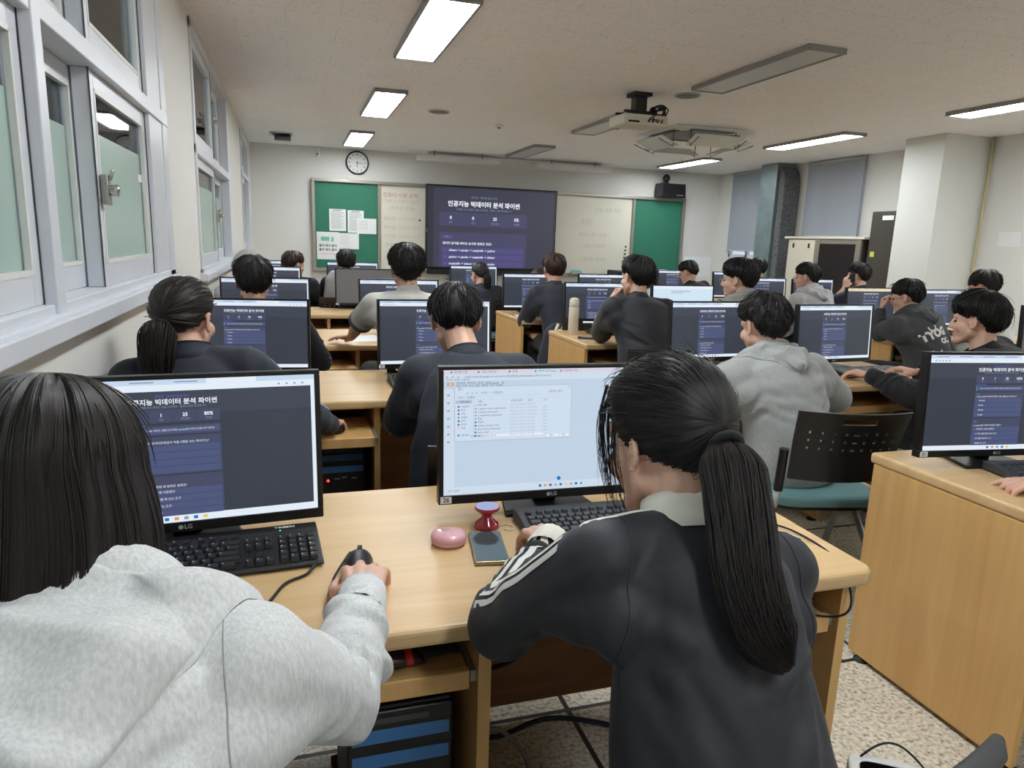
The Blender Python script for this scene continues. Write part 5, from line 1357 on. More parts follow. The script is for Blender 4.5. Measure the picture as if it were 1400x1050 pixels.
class Hair:
    def __init__(s, H, Rh, style, seed=0, pole=(0, -0.35, 0.93), thick=0.02, tuft=0.006, wave=0.0, line=None):
        s.H = np.array(H); s.R = np.array(Rh); s.st = HAIRLINE[line or style]; s.seed = seed; s.th = thick; s.tuft = tuft; s.wave = wave
        w = np.array(pole, float); w /= np.linalg.norm(w); a = np.cross(w, (1, 0, 0)); a /= np.linalg.norm(a)
        s.w, s.a, s.b = w, a, np.cross(w, a)
    def dirs(s, th, ph):
        st = np.sin(th)[..., None]
        return np.cos(th)[..., None] * s.w + st * (np.cos(ph)[..., None] * s.a + np.sin(ph)[..., None] * s.b)
    def cover(s, d, ph):
        az = np.abs(np.arctan2(d[..., 0], d[..., 1]))
        zt = np.interp(az, s.st[0], s.st[1]) + 0.10 * (vnoise(ph * 9, ph * 0 + 3, s.seed) - 0.5) + 0.09 * (vnoise(ph * 30, ph * 0 + 1, s.seed) - 0.5)
        s.margin = d[..., 2] - zt
        return sstep(-0.05, 0.09, d[..., 2] - zt)
    def rad(s, d, th, ph, surf=True):
        q = d / HRAD; r0 = 1 / np.sqrt((q ** 2).sum(-1))
        cv = s.cover(d, ph)
        t = s.th * (0.62 + 0.38 * sstep(-0.3, 0.7, d[..., 2])) * (0.35 + 0.65 * sstep(0.0, 0.55, s.margin))
        u = ph / (2 * PI) * 1.0
        ww = s.wave * np.sin(th * 9 + 5 * vnoise(u * 10, th * 1.5, s.seed + 5))
        n1 = vnoise((u + 0.03 * ww * 20) * 22, th * 1.6, s.seed, 22) - 0.5; n2 = vnoise((u + 0.02 * ww * 20) * 70, th * 2.4, s.seed + 1, 70) - 0.5
        n3 = vnoise(u * 9 + ww * 9, th * 3 + ww * 6, s.seed + 2) - 0.5
        fade = sstep(0.03, 0.4, th)
        tf = s.tuft * (1.1 * n1 + 0.5 * n2) * fade * 1.6 + s.wave * 0.5 * n3
        return r0 + (t + tf) * cv - 0.012 * (1 - cv)
    def world(s, loc): return s.H + (HC + loc) @ s.R.T
    def cap(s, name, matn, parent, org, nu=150, nv=80):
        th = np.linspace(0.012, PI - 0.02, nv)[:, None] * np.ones((1, nu)); ph = (np.arange(nu) / nu * 2 * PI)[None, :] * np.ones((nv, 1))
        d = s.dirs(th, ph); r = s.rad(d, th, ph)
        P = s.world(d * r[..., None]).reshape(-1, 3) - np.asarray(org)
        mb = MB(); mb.v = [tuple(q) for q in P]
        for i in range(nv - 1):
            for k in range(nu): mb.f.append((i * nu + k, (i + 1) * nu + k, (i + 1) * nu + (k + 1) % nu, i * nu + (k + 1) % nu)); mb.m.append(0)
        mb.f.append(tuple(range(nu))); mb.m.append(0); mb.f.append(tuple((nv - 1) * nu + k for k in range(nu - 1, -1, -1))); mb.m.append(0)
        mb.uv = np.stack([np.abs(ph / (2 * PI) - 0.5) * 2 + 0 * th, th / PI], -1).reshape(-1, 2)
        return mb.build(name, matn, parent, smooth=True)
    def locks(s, n, name, matn, parent, org, t0=(0.15, 2.0), ln=(0.35, 0.8), m=9, w=0.0022, lift=0.004, flip=0.01, drift=0.15, fly=0.05, sides=3):
        rs = np.random.RandomState(s.seed + 11)
        th0 = np.arccos(1 - rs.rand(n * 3) * (1 - math.cos(t0[1]))); th0 = np.maximum(th0, t0[0]); ph0 = rs.rand(n * 3) * 2 * PI
        d0 = s.dirs(th0, ph0); ok = s.cover(d0, ph0) > 0.6; th0 = th0[ok][:n]; ph0 = ph0[ok][:n]; n = len(th0)
        L = rs.uniform(ln[0], ln[1], n); dr = rs.normal(size=n) * drift
        t = np.linspace(0, 1, m)[None, :]
        th = th0[:, None] + L[:, None] * t; ph = ph0[:, None] + dr[:, None] * t * t + s.wave * 6 * np.sin(t * 5 + rs.rand(n)[:, None] * 6)
        d = s.dirs(th, ph)
        q = d / HRAD; r0 = 1 / np.sqrt((q ** 2).sum(-1)); r = s.rad(d, th, ph); r = np.maximum(r, r0 + s.th * 0.2)
        lf = lift * (0.3 + rs.rand(n)[:, None]) + flip * t ** 3 * rs.rand(n)[:, None] + (rs.rand(n)[:, None] < fly) * 0.022 * t * rs.rand(n)[:, None]
        cv = sstep(0.12, 0.6, s.cover(d, ph)); r = (r + lf - 0.003 * (1 - t)) * cv + (r0 - 0.012) * (1 - cv)
        P = s.world(d * r[..., None])
        rad = w * (0.5 + rs.rand(n)[:, None]) * np.sin(PI * (0.08 + 0.9 * t)) ** 0.6
        return tubes(P, rad, org, rs.rand(n), name, matn, parent, sides)
def strand_bundle(ctrl, n, rprof, org, name, matn, parent, seed=0, m=26, w=0.0012, flat=(1, 1), wob=0.006, sides=3, start_tight=0.0, right=None, ends=0.08):
    """strands following a curve through ctrl, spread over a section of radius rprof(t)"""
    rs = np.random.RandomState(seed); C = np.array(ctrl, float); k = len(C)
    tt = np.linspace(0, 1, m); src = np.linspace(0, 1, k)
    sm = np.stack([np.interp(tt, src, C[:, i]) for i in range(3)], 1)
    for _ in range(3 if k > 2 else 0): sm[1:-1] = (sm[:-2] + 2 * sm[1:-1] + sm[2:]) / 4
    T = np.gradient(sm, axis=0); T /= np.linalg.norm(T, axis=1, keepdims=True)
    rt = np.array(right if right is not None else (1, 0, 0.001)); U = rt - (T @ rt)[:, None] * T; U /= np.linalg.norm(U, axis=1, keepdims=True); Wv = np.cross(T, U)
    a = rs.rand(n) * 2 * PI; rr = np.sqrt(rs.uniform(0.25, 1, n))
    R_ = np.array([rprof(t) for t in tt])
    ph = rs.rand(n) * 6; fr = rs.uniform(1, 3, n)
    L = 1 - ends * rs.rand(n)
    P = np.zeros((n, m, 3))
    for i in range(n):
        ti = tt * L[i]
        c = np.stack([np.interp(ti, tt, sm[:, j]) for j in range(3)], 1); u = np.stack([np.interp(ti, tt, U[:, j]) for j in range(3)], 1); v = np.stack([np.interp(ti, tt, Wv[:, j]) for j in range(3)], 1)
        r = np.interp(ti, tt, R_) * rr[i]
        ang = a[i] + 0.25 * np.sin(ti * fr[i] + ph[i])
        wv = wob * ti * np.sin(ti * fr[i] * 3 + ph[i])
        P[i] = c + u * ((r * np.cos(ang) * flat[0] + wv)[:, None]) + v * ((r * np.sin(ang) * flat[1] + wv * 0.6)[:, None])
    rad = w * (0.6 + 0.8 * rs.rand(n))[:, None] * (1 - 0.75 * tt[None, :] ** 4)
    return tubes(P, rad * np.ones((n, m)), org, rs.rand(n), name, matn, parent, sides)
def core_loft(ctrl, rprof, org, name, matn, parent, flat=(1, 1), m=30, nu=48, seed=0, right=None, groove=0.12):
    C = np.array(ctrl, float); k = len(C); tt = np.linspace(0, 1, m); src = np.linspace(0, 1, k)
    sm = np.stack([np.interp(tt, src, C[:, i]) for i in range(3)], 1)
    for _ in range(3 if k > 2 else 0): sm[1:-1] = (sm[:-2] + 2 * sm[1:-1] + sm[2:]) / 4
    T = np.gradient(sm, axis=0); T /= np.linalg.norm(T, axis=1, keepdims=True)
    rt = np.array(right if right is not None else (1, 0, 0.001)); U = rt - (T @ rt)[:, None] * T; U /= np.linalg.norm(U, axis=1, keepdims=True); Wv = np.cross(T, U)
    ph = np.arange(nu) / nu * 2 * PI
    mb = MB(); uv = []
    for i in range(m):
        g = 1 + groove * (vnoise(ph / (2 * PI) * 16, 0 * ph + tt[i] * 2, seed, 16) - 0.5) * 2
        r = rprof(tt[i]) * g
        q = sm[i] + U[i] * (r * np.cos(ph) * flat[0])[:, None] + Wv[i] * (r * np.sin(ph) * flat[1])[:, None] - np.asarray(org)
        mb.v += [tuple(x) for x in q]; uv += [(abs(p / (2 * PI) - 0.5) * 2, tt[i]) for p in ph]
    for i in range(m - 1):
        for j in range(nu): mb.f.append((i * nu + j, i * nu + (j + 1) % nu, (i + 1) * nu + (j + 1) % nu, (i + 1) * nu + j)); mb.m.append(0)
    mb.f.append(tuple(range(nu - 1, -1, -1))); mb.m.append(0); mb.f.append(tuple((m - 1) * nu + j for j in range(nu))); mb.m.append(0)
    mb.uv = np.array(uv)
    return mb.build(name, matn, parent, smooth=True)

def ribbon(bvh, pts, dirs, width, org, name, matn, parent, lift=0.0016, reach=0.14):
    mb = MB(); rows = []
    for i, (p, d) in enumerate(zip(pts, dirs)):
        a = pts[min(i + 1, len(pts) - 1)] - pts[max(i - 1, 0)]; a.normalize(); lat = a.cross(d).normalized(); row = []
        for o in (-0.5, -0.17, 0.17, 0.5):
            s_ = p + lat * (o * width) + d * reach
            h, nn, _, _ = bvh.ray_cast(s_, -d, reach * 1.6)
            row.append(None if h is None else h + nn * lift)
        rows.append(row)
    for a, b in zip(rows[:-1], rows[1:]):
        if any(q is None for q in a + b): continue
        if max((x - y).length for x, y in zip(a, b)) > 0.06: continue
        o = len(mb.v); mb.v += [tuple(q - Vector(org)) for q in a + b]
        for k in range(3): mb.f.append((o + k, o + k + 1, o + 5 + k, o + 4 + k)); mb.m.append(0)
    if not mb.f: return None
    # weld and thicken
    me = mb.mesh(name); bm = bmesh.new(); bm.from_mesh(me); bmesh.ops.remove_doubles(bm, verts=bm.verts, dist=0.0001); bmesh.ops.recalc_face_normals(bm, faces=bm.faces)
    for f in bm.faces: f.smooth = True
    bm.to_mesh(me); bm.free(); me.materials.append(M[matn])
    o = D.objects.new(name, me); COL.objects.link(o); o.parent = parent
    return o

def make_hood(p, matn, sc, nu_n, nv_n, voxel, seed=90):
    """hood lying folded on the upper back: a roll round the neck and a pointed bag"""
    N_, base = p['N'], Vector(p['base'])
    q = MB(); nu_, nf_ = p['fr'](1.0); nt = p['tg'](1.0); pts = []
    for a in np.linspace(-2.3, 2.3, 17):
        pts.append(N_ + nu_ * (0.098 * math.sin(a)) - nf_ * (0.07 * math.cos(a) - 0.005) + nt * (0.012 + 0.016 * math.cos(a) - 0.03 * (abs(a) > 1.9)))
    for a, b in zip(pts[:-1], pts[1:]): q.capsule(a, b, 0.03, 0.03, 14)
    me = fuse(q, voxel, 6); folds(me, seed, 0.007, [(tuple(N_), tuple(nt), 0.2, 0.05)], base=0.5, freq=11); finish(me, 'hood_roll', matn, p['gar'], base)
    def hoodpt(i, j):
        u = -1 + 2 * i / (nu_n - 1); v = j / (nv_n - 1)
        W_ = (0.185 * (1 - v) ** 0.75 + 0.035 * (1 - v ** 6)) * sc
        along = 0.045 - 0.36 * v * sc
        tt = 1.0 + along / 0.55
        r_, f_ = p['fr'](min(tt, 1)); tn = p['tg'](min(tt, 1)); c = p['sp'](min(tt, 1)) + (tn * along if tt > 1 else Vector((0, 0, 0)))
        d = (f_ * 0.82 - tn * 0.57).normalized()
        h, n_, _, _ = p['bv'].ray_cast(c + r_ * (u * W_) - d * 0.4, d, 0.7)
        return u, v, h, n_
    grid = [[hoodpt(i, j) for i in range(nu_n)] for j in range(nv_n)]
    mb = MB(); idx = {}
    for lay in (1, 0):
        for j in range(nv_n):
            for i in range(nu_n):
                u, v, h, n_ = grid[j][i]
                if h is None: continue
                edge = max(0.0, (1 - abs(u) ** 5)) * max(0.0, (1 - v ** 7)) * (1 - (1 - min(1, v * 9)) ** 2 * 0.6)
                s_ = v * 4.2 * sc + 0.55 * u * u * (1 - v) - 0.35 * abs(u)
                ridge = 0.019 * (0.5 + 0.5 * math.cos(2 * PI * s_ + 0.5 * math.sin(4 * u + seed))) ** 2.2 + 0.004 * math.sin(9 * u + 5 * v)
                off = (0.012 + 0.022 * (1 - 0.4 * v) + ridge) * edge ** 0.45 if lay else -0.006
                idx[(lay, i, j)] = len(mb.v); mb.v.append(tuple(h + n_ * off - base))
    def F_(*k):
        if all(q_ in idx for q_ in k): mb.f.append(tuple(idx[q_] for q_ in k)); mb.m.append(0)
    for j in range(nv_n - 1):
        for i in range(nu_n - 1):
            F_((1, i, j), (1, i + 1, j), (1, i + 1, j + 1), (1, i, j + 1)); F_((0, i, j + 1), (0, i + 1, j + 1), (0, i + 1, j), (0, i, j))
        F_((1, 0, j), (0, 0, j), (0, 0, j + 1), (1, 0, j + 1)); F_((1, nu_n - 1, j + 1), (0, nu_n - 1, j + 1), (0, nu_n - 1, j), (1, nu_n - 1, j))
    for i in range(nu_n - 1):
        F_((1, i, 0), (1, i + 1, 0), (0, i + 1, 0), (0, i, 0)); F_((0, i, nv_n - 1), (0, i + 1, nv_n - 1), (1, i + 1, nv_n - 1), (1, i, nv_n - 1))
    used = sorted({i for f in mb.f for i in f}); rm = {o: k for k, o in enumerate(used)}
    mb.v = [mb.v[o] for o in used]; mb.f = [tuple(rm[i] for i in f) for f in mb.f]
    hd = mb.build('hood', matn, p['gar'], smooth=True)
    sm_ = hd.modifiers.new('smooth', 'SMOOTH'); sm_.iterations = 2

# ---- one whole person
def person(label, head, look, seat, face=0, sh_yaw=None, sw=0.36, build=1.0, top='jersey', topmat='black_jersey', hair='short', hairmat_='hair_black',
           handL=None, handR=None, elbL=None, elbR=None, hdL=None, hdR=None, voxel=0.007, seed=1, neck=None, slump=0.05, loose=1.0, sleeve='long',
           stripes=None, glasses=False, pants='trouser', hs=1.0, poseL=(25, 30, 20), poseR=(25, 30, 20), collar=None, under=None, hair_kw=None, nlock=120, seat_z=0.475, stand=False, hem=0.05, foldamp=0.007, crease=0.005, arm_loose=None, upL=None, upR=None, hood=True, bare=False, loft=None, ears=1.0, earx=0.0):
    H = V3(head); Rh = eul(*look); B = eul(face); rt = B @ V3((1, 0, 0)); fw = B @ V3((0, 1, 0)); up = V3((0, 0, 1))
    base = (seat[0], seat[1], 0.0)
    root = empty('person', base, 0, label, 'person')
    P = V3((seat[0], seat[1], seat_z + 0.07))
    N = V3(neck) if neck else H - up * 0.132 - fw * 0.04
    back = -fw
    C = (P + N) / 2 + back * slump - up * 0.0
    def sp(t): return P * (1 - t) ** 2 + C * 2 * t * (1 - t) + N * t * t
    def tg(t): return ((C - P) * 2 * (1 - t) + (N - C) * 2 * t).normalized()
    SY = eul(sh_yaw if sh_yaw is not None else face); rts = SY @ V3((1, 0, 0))
    def fr(t):
        r_ = (rt * (1 - t) + rts * t).normalized(); tn = tg(min(max(t, 0), 1)); f_ = tn.cross(r_).normalized()
        if f_.dot(fw) < 0: f_ = -f_
        r2 = f_.cross(tn).normalized()
        return (r2 if r2.dot(r_) > 0 else -r2), f_
    k = build; sk = sw / 0.36
    def trunk(mb, inf, secs):
        out = []
        for t, rx, rf, rb in secs:
            r_, f_ = fr(t); tc = min(max(t, 0), 1); c = sp(tc) + (tg(tc) * ((t - tc) * (N - P).length))
            i_ = inf * (1 if t < 0.9 else (0.55 if t < 0.95 else 0.15))
            out.append((c, r_, f_, rx * k * (sk if 0.5 < t < 0.95 else 1) + i_, rf * k + i_, rb * k + i_))
        mb.loft(out, 28)
    rn, fn = fr(0.95)
    S = {s: sp(0.93) + rn * (s * sw * 0.5) - tg(0.95) * 0.035 for s in (-1, 1)}
    arms = {}
    for s, Wt, Eb in ((-1, handL, elbL), (1, handR, elbR)):
        if Wt is None:
            Wt = P + fw * 0.33 + rt * (s * 0.1) + up * 0.1
        Wt = V3(Wt); L1, L2 = 0.275 * k, 0.245 * k
        if Eb is None:
            d = Wt - S[s]; dist = max(d.length, 0.05)
            if dist > (L1 + L2) * 0.985:
                q = dist / ((L1 + L2) * 0.985); L1 *= q; L2 *= q
            a = (L1 * L1 - L2 * L2 + dist * dist) / (2 * dist); h = math.sqrt(max(0, L1 * L1 - a * a)); dn = d / dist
            pole = (-up * 0.9 + rt * (s * 0.55) - fw * 0.25); pole = (pole - dn * pole.dot(dn)).normalized()
            Eb = S[s] + dn * a + pole * h
        arms[s] = (S[s], V3(Eb), Wt)
    # body
    mb = MB()
    trunk(mb, 0, [(-0.12, .06, .05, .06), (-0.07, .13, .09, .10), (0, .15, .105, .11), (.18, .14, .1, .095), (.4, .125, .095, .085), (.65, .14, .105, .09), (.82, .15, .1, .085), (.92, .13, .075, .07), (.98, .07, .055, .055), (1.03, .045, .045, .045)])
    for s in (-1, 1):
        a, e, w = arms[s]
        mb.capsule(sp(0.93) + rn * (s * 0.05), a, 0.045 * k, 0.046 * k); mb.capsule(a, e, 0.046 * k, 0.036 * k)
        mb.capsule(e, e + (w - e) * 0.4, 0.036 * k, 0.034 * k); mb.capsule(e + (w - e) * 0.4, w, 0.034 * k, 0.0235 * k, sc=None)
        hd = (hdL if s < 0 else hdR); u_ = (upL if s < 0 else upR)
        fd = V3(hd) if hd else (w - e).normalized() * 0.5 + fw * 0.8
        hand(mb, w, fd, V3(u_) if u_ else up, s, poseL if s < 0 else poseR, s=hs)
        if not stand:
            hip = P + rt * (s * 0.085 * k) - up * 0.01; kn = P + fw * 0.42 * k + rt * (s * 0.12 * k) - up * 0.02; an = V3((kn.x, kn.y, 0.1)) - fw * 0.02
        else:
            hip = P + rt * (s * 0.085) - up * 0.02; kn = P + rt * (s * 0.1) - up * (P.z * 0.5); an = V3((kn.x, kn.y, 0.1)) - fw * 0.03
        mb.capsule(hip, kn, 0.08 * k, 0.054 * k); mb.capsule(kn, an, 0.052 * k, 0.034 * k); mb.capsule(an - up * 0.03, an + fw * 0.12 - up * 0.06, 0.034 * k, 0.03 * k)
        arms[('leg', s)] = (hip, kn, an)
    def hw(x, y, z): return H + Rh @ V3((x, y, z))
    mb.capsule(hw(0, -0.03, -0.04), N + tg(1) * -0.01, 0.05 * (0.9 + 0.1 * k), 0.056)
    mb.ell(hw(0, -0.012, 0.02), 0.075, 0.095, 0.088, Rh, 26)
    mb.ell(hw(0, 0.03, -0.035), 0.064, 0.062, 0.072, Rh, 22)
    mb.capsule(hw(-0.045, 0.01, -0.055), hw(-0.014, 0.07, -0.094), 0.024, 0.02); mb.capsule(hw(0.045, 0.01, -0.055), hw(0.014, 0.07, -0.094), 0.024, 0.02)
    mb.capsule(hw(-0.03, 0.068, 0.022), hw(0.03, 0.068, 0.022), 0.019, 0.019)
    mb.capsule(hw(0, 0.086, 0.01), hw(0, 0.104, -0.026), 0.0085, 0.0125); mb.capsule(hw(-0.012, 0.094, -0.03), hw(0.012, 0.094, -0.03), 0.0085)
    mb.capsule(hw(-0.016, 0.085, -0.062), hw(0.016, 0.085, -0.062), 0.0085); mb.capsule(hw(-0.014, 0.083, -0.073), hw(0.014, 0.083, -0.073), 0.0085)
    for s in (-1, 1):
        mb.ell(hw(s * 0.04, 0.058, -0.03), 0.026, 0.026, 0.026, Rh, 14)
        er = Rh @ eul(s * 24, 8, 0).to_3x3()
        mb.ell(hw(s * (0.079 - earx), -0.006, -0.008), 0.0065, 0.0165 * ears, 0.029 * ears, er, 16)
        pts = [hw(s * (0.082 - earx + 0.006 * math.sin(a) ** 2), -0.006 - 0.0165 * math.sin(a) * ears, -0.006 + 0.028 * math.cos(a) * ears) for a in np.linspace(-0.5, 2.9, 9)]
        for q0, q1 in zip(pts[:-1], pts[1:]): mb.capsule(q0, q1, 0.0045, 0.0045, 8)
        mb.capsule(hw(s * (0.078 - earx), 0.003, -0.03), hw(s * (0.08 - earx), 0.0, -0.036), 0.007, 0.006, 8)
    me = fuse(mb, min(voxel, 0.0052) if voxel < 0.0065 else voxel * 0.8, 2, 0.5)
    body = finish(me, 'body', 'skin', root, base)
    for s in (-1, 1):
        q = MB(); q.ell(tuple(hw(s * 0.032, 0.077, -0.002) - V3(base)), 0.011, 0.008, 0.006, Rh, 14); q.build('eye', 'eye', root, smooth=True)
    # legs cover and shoes
    mb = MB(); pk = 0.018
    mb.ell(P - up * 0.01, 0.17 * k, 0.145 * k, 0.11 * k, B, 22)
    for s in (-1, 1):
        hip, kn, an = arms[('leg', s)]
        mb.capsule(hip, kn, 0.08 * k + pk, 0.054 * k + pk)
        if not bare: mb.capsule(kn, an + up * 0.02, 0.052 * k + pk, 0.034 * k + pk * 1.3)
    me = fuse(mb, voxel * 1.4, 3); folds(me, seed + 7, 0.006, base=0.6)
    finish(me, 'shorts' if bare else 'trousers', pants, root, base)
    for s in (-1, 1):
        hip, kn, an = arms[('leg', s)]; q = MB(); a = an - up * 0.05 - V3(base)
        q.capsule(a - fw * 0.02, a + fw * 0.15, 0.045, 0.038, sc=(up, 0.8)); q.build('shoe', 'rubber', root, smooth=True)
    # top garment
    L_ = loose
    mb = MB()
    inf = 0.02 * L_
    secs = [(-0.10 - hem, .155, .115, .12), (-0.05, .16, .115, .122), (0.08, .155, .112, .12), (.25, .145, .11, .11), (.45, .138, .108, .103), (.68, .15, .115, .105), (.84, .158, .105, .096), (.92, .135, .08, .08), (.975, .088, .062, .064), (1.0, .066, .052, .055)]
    if loft: secs = loft
    trunk(mb, inf, secs)
    inf = 0.02 * (arm_loose if arm_loose is not None else min(loose, 1.25))
    for s in (-1, 1):
        a, e, w = arms[s]
        mb.capsule(sp(0.925) + rn * (s * 0.06) - tg(.95) * 0.008, a, 0.05 * k + inf * .6, 0.054 * k + inf * 0.8)
        mb.capsule(a - rn * (s * 0.02) - tg(.95) * 0.07, a + (e - a) * 0.5, 0.05 * k + inf, 0.047 * k + inf)
        mb.capsule(sp(0.80) + rn * (s * 0.09), a + (e - a) * 0.4, 0.062 * k + inf, 0.048 * k + inf)
        if sleeve == 'short':
            mb.capsule(a, a + (e - a) * 0.72, 0.053 * k + inf, 0.05 * k + inf * 1.5)
        else:
            mb.capsule(a, e, 0.054 * k + inf, 0.043 * k + inf * 1.1)
            we = w - (w - e).normalized() * 0.042
            mb.capsule(e, e + (we - e) * 0.6, 0.043 * k + inf * 1.1, 0.036 * k + inf * (1.1 if L_ > 1 else 0.9)); mb.capsule(e + (we - e) * 0.6, we, 0.036 * k + inf * (1.1 if L_ > 1 else .9), 0.029 + inf * 0.35)
    me = fuse(mb, voxel, 26)
    foci = []
    for s in (-1, 1):
        a, e, w = arms[s]
        if sleeve != 'short':
            foci.append((e, (e - a), 0.10, 0.035)); foci.append((e + (w - e) * 0.75, (w - e), 0.07, 0.022))
        foci.append((a - tg(.9) * 0.12 - rn * (s * 0.03), (rn * s + tg(.9)), 0.07, 0.06))
    foci.append((sp(0.15) - fr(0.1)[1] * 0.12 + rn * 0.06, tg(0.1) + rn * 0.5, 0.12, 0.07))
    folds(me, seed, foldamp * (0.8 + 0.3 * L_), [(tuple(p), tuple(ax), rr, wl) for p, ax, rr, wl in foci], base=0.35, freq=10)
    rs_ = np.random.RandomState(seed + 50); cl = []
    for s in (-1, 1):
        a, e, w = arms[s]
        if sleeve != 'short' and voxel < 0.009:
            ua = (e - a).normalized(); fa_ = (w - e).normalized(); inn = (fa_ - ua); inn = (inn - ua * inn.dot(ua)); inn = inn.normalized() if inn.length > 0.05 else ua.orthogonal().normalized()
            sd = ua.cross(inn).normalized(); rr_ = 0.047 * k + inf
            for q_ in range(6):
                off_ = rs_.uniform(-0.10, 0.03); a0 = rs_.uniform(-1.4, 1.4); spn = rs_.uniform(0.9, 1.8); ob = rs_.uniform(-0.05, 0.05)
                cl.append(([e + ua * (off_ + ob * (t - .5)) + (inn * math.cos(a0 + spn * (t - .5)) + sd * math.sin(a0 + spn * (t - .5))) * rr_ for t in np.linspace(0, 1, 7)], crease * rs_.uniform(0.6, 1.1), rs_.uniform(0.009, 0.014)))
            in2 = -(ua - fa_ * ua.dot(fa_)); in2 = in2.normalized() if in2.length > 0.05 else fa_.orthogonal().normalized(); sd2 = fa_.cross(in2)
            L2_ = (w - e).length
            for q_ in range(7):
                off_ = rs_.uniform(0.03, L2_ - 0.05); a0 = rs_.uniform(-PI, PI); spn = rs_.uniform(1.2, 2.4); ob = rs_.uniform(-0.04, 0.04); r3 = (0.043 * k + inf) * (1 - 0.25 * off_ / L2_)
                cl.append(([e + fa_ * (off_ + ob * (t - .5)) + (in2 * math.cos(a0 + spn * (t - .5)) + sd2 * math.sin(a0 + spn * (t - .5))) * r3 for t in np.linspace(0, 1, 7)], crease * rs_.uniform(0.6, 1.0), rs_.uniform(0.008, 0.012)))
        if voxel < 0.009:
            for q_ in range(4):
                t0_ = rs_.uniform(0.55, 0.78); t1_ = t0_ - rs_.uniform(0.05, 0.3); x0 = 0.17 * k * sk; x1 = rs_.uniform(0.0, 0.08)
                pl = []
                for t in np.linspace(0, 1, 7):
                    tt_ = t0_ + (t1_ - t0_) * t; r_, f_ = fr(tt_); x_ = (x0 + (x1 - x0) * t) * s; dy_ = 0.125 * k * math.sqrt(max(0.05, 1 - (x_ / (0.19 * k)) ** 2))
                    o_ = sp(tt_) + r_ * x_; h_, n__, _, _ = (None, None, None, None)
                    pl.append(o_ - f_ * dy_)
                cl.append((pl, crease * rs_.uniform(0.7, 1.1), rs_.uniform(0.012, 0.02)))
    if cl: creases(me, cl)
    gname = {'jersey': 'tracksuit_jacket', 'hoodie': 'hooded_sweatshirt', 'shirt': 'shirt', 'knit': 'sweater'}[top]
    co, _n = arrs(me); bv = BVHTree.FromPolygons([Vector(q) for q in co], [tuple(p.vertices) for p in me.polygons])
    gar = finish(me, gname, topmat, root, base)
    nu_, nf_ = fr(1.0); nt = tg(1.0)
    def ring(mb, c, r_, f_, secs, n=30):
        """open double walled band; secs (height, rx, rf, rb)"""
        vs = []; m_ = len(secs)
        for dr in (0, 0.005):
            for h_, rx, rf, rb in secs:
                for j in range(n):
                    a = 2 * PI * j / n; sn = math.sin(a)
                    vs.append(c + r_ * ((rx + dr) * math.cos(a)) + f_ * ((rf + dr if sn > 0 else rb + dr) * sn) + nt * h_)
        fs = []
        for L0 in (0, 1):
            for i in range(m_ - 1):
                for j in range(n):
                    q = [L0 * m_ * n + i * n + j, L0 * m_ * n + i * n + (j + 1) % n, L0 * m_ * n + (i + 1) * n + (j + 1) % n, L0 * m_ * n + (i + 1) * n + j]
                    fs.append(tuple(q if L0 else q[::-1]))
        for i in (0, m_ - 1):
            for j in range(n): fs.append((i * n + j, i * n + (j + 1) % n, m_ * n + i * n + (j + 1) % n, m_ * n + i * n + j))
        mb.add([v - V3(base) for v in vs], fs)
    if top in ('jersey', 'shirt', 'knit') or collar:
        q = MB(); c = N - nt * 0.022
        ring(q, c, nu_, nf_, [(-0.012, .082, .076, .08), (0.012, .07, .068, .07), (0.034, .063, .064, .064), (0.046, .061, .062, .062)]); q.build('collar', collar or topmat, gar, smooth=True)
    if under:
        q = MB(); ring(q, N - nt * 0.012, nu_, nf_, [(0.0, .066, .064, .066), (0.042, .057, .06, .058)]); q.build('inner_collar', under, root, smooth=True)
    # cuffs
    if sleeve != 'short':
        for s in (-1, 1):
            a, e, w = arms[s]; d = (w - e).normalized(); q = MB(); pr = []
            c0 = w - d * 0.055 - V3(base); c1 = w + d * 0.008 - V3(base)
            rr = 0.034 + 0.0035 * L_
            n = 36; u = d.orthogonal().normalized(); v = d.cross(u); vs = []
            for t_, off_r in ((0, 0), (0.3, 0.001), (0.7, 0.0), (1, -0.002), (1, -0.006), (0.5, -0.006)):
                for j in range(n):
                    an = 2 * PI * j / n; r2 = rr + off_r + (0.0012 if j % 2 else 0)
                    vs.append(c0 + (c1 - c0) * t_ + u * (r2 * math.cos(an)) + v * (r2 * math.sin(an)))
            q.add(vs, [(i * n + j, i * n + (j + 1) % n, (i + 1) * n + (j + 1) % n, (i + 1) * n + j) for i in range(5) for j in range(n)])
            q.build('cuff', (collar if collar == 'ivory_knit' else topmat), gar, smooth=True)
    else:
        for s in (-1, 1):
            a, e, w = arms[s]; c = a + (e - a) * 0.74 - V3(base); d = (e - a).normalized(); q = MB()
            for o_, mtn in ((0.0, 0),): q.tube([c - d * 0.006, c + d * 0.02], [0.053 * k + inf * 1.35, 0.053 * k + inf * 1.3], 24)
            q.build('sleeve_band', 'shirt_trim', gar, smooth=True)
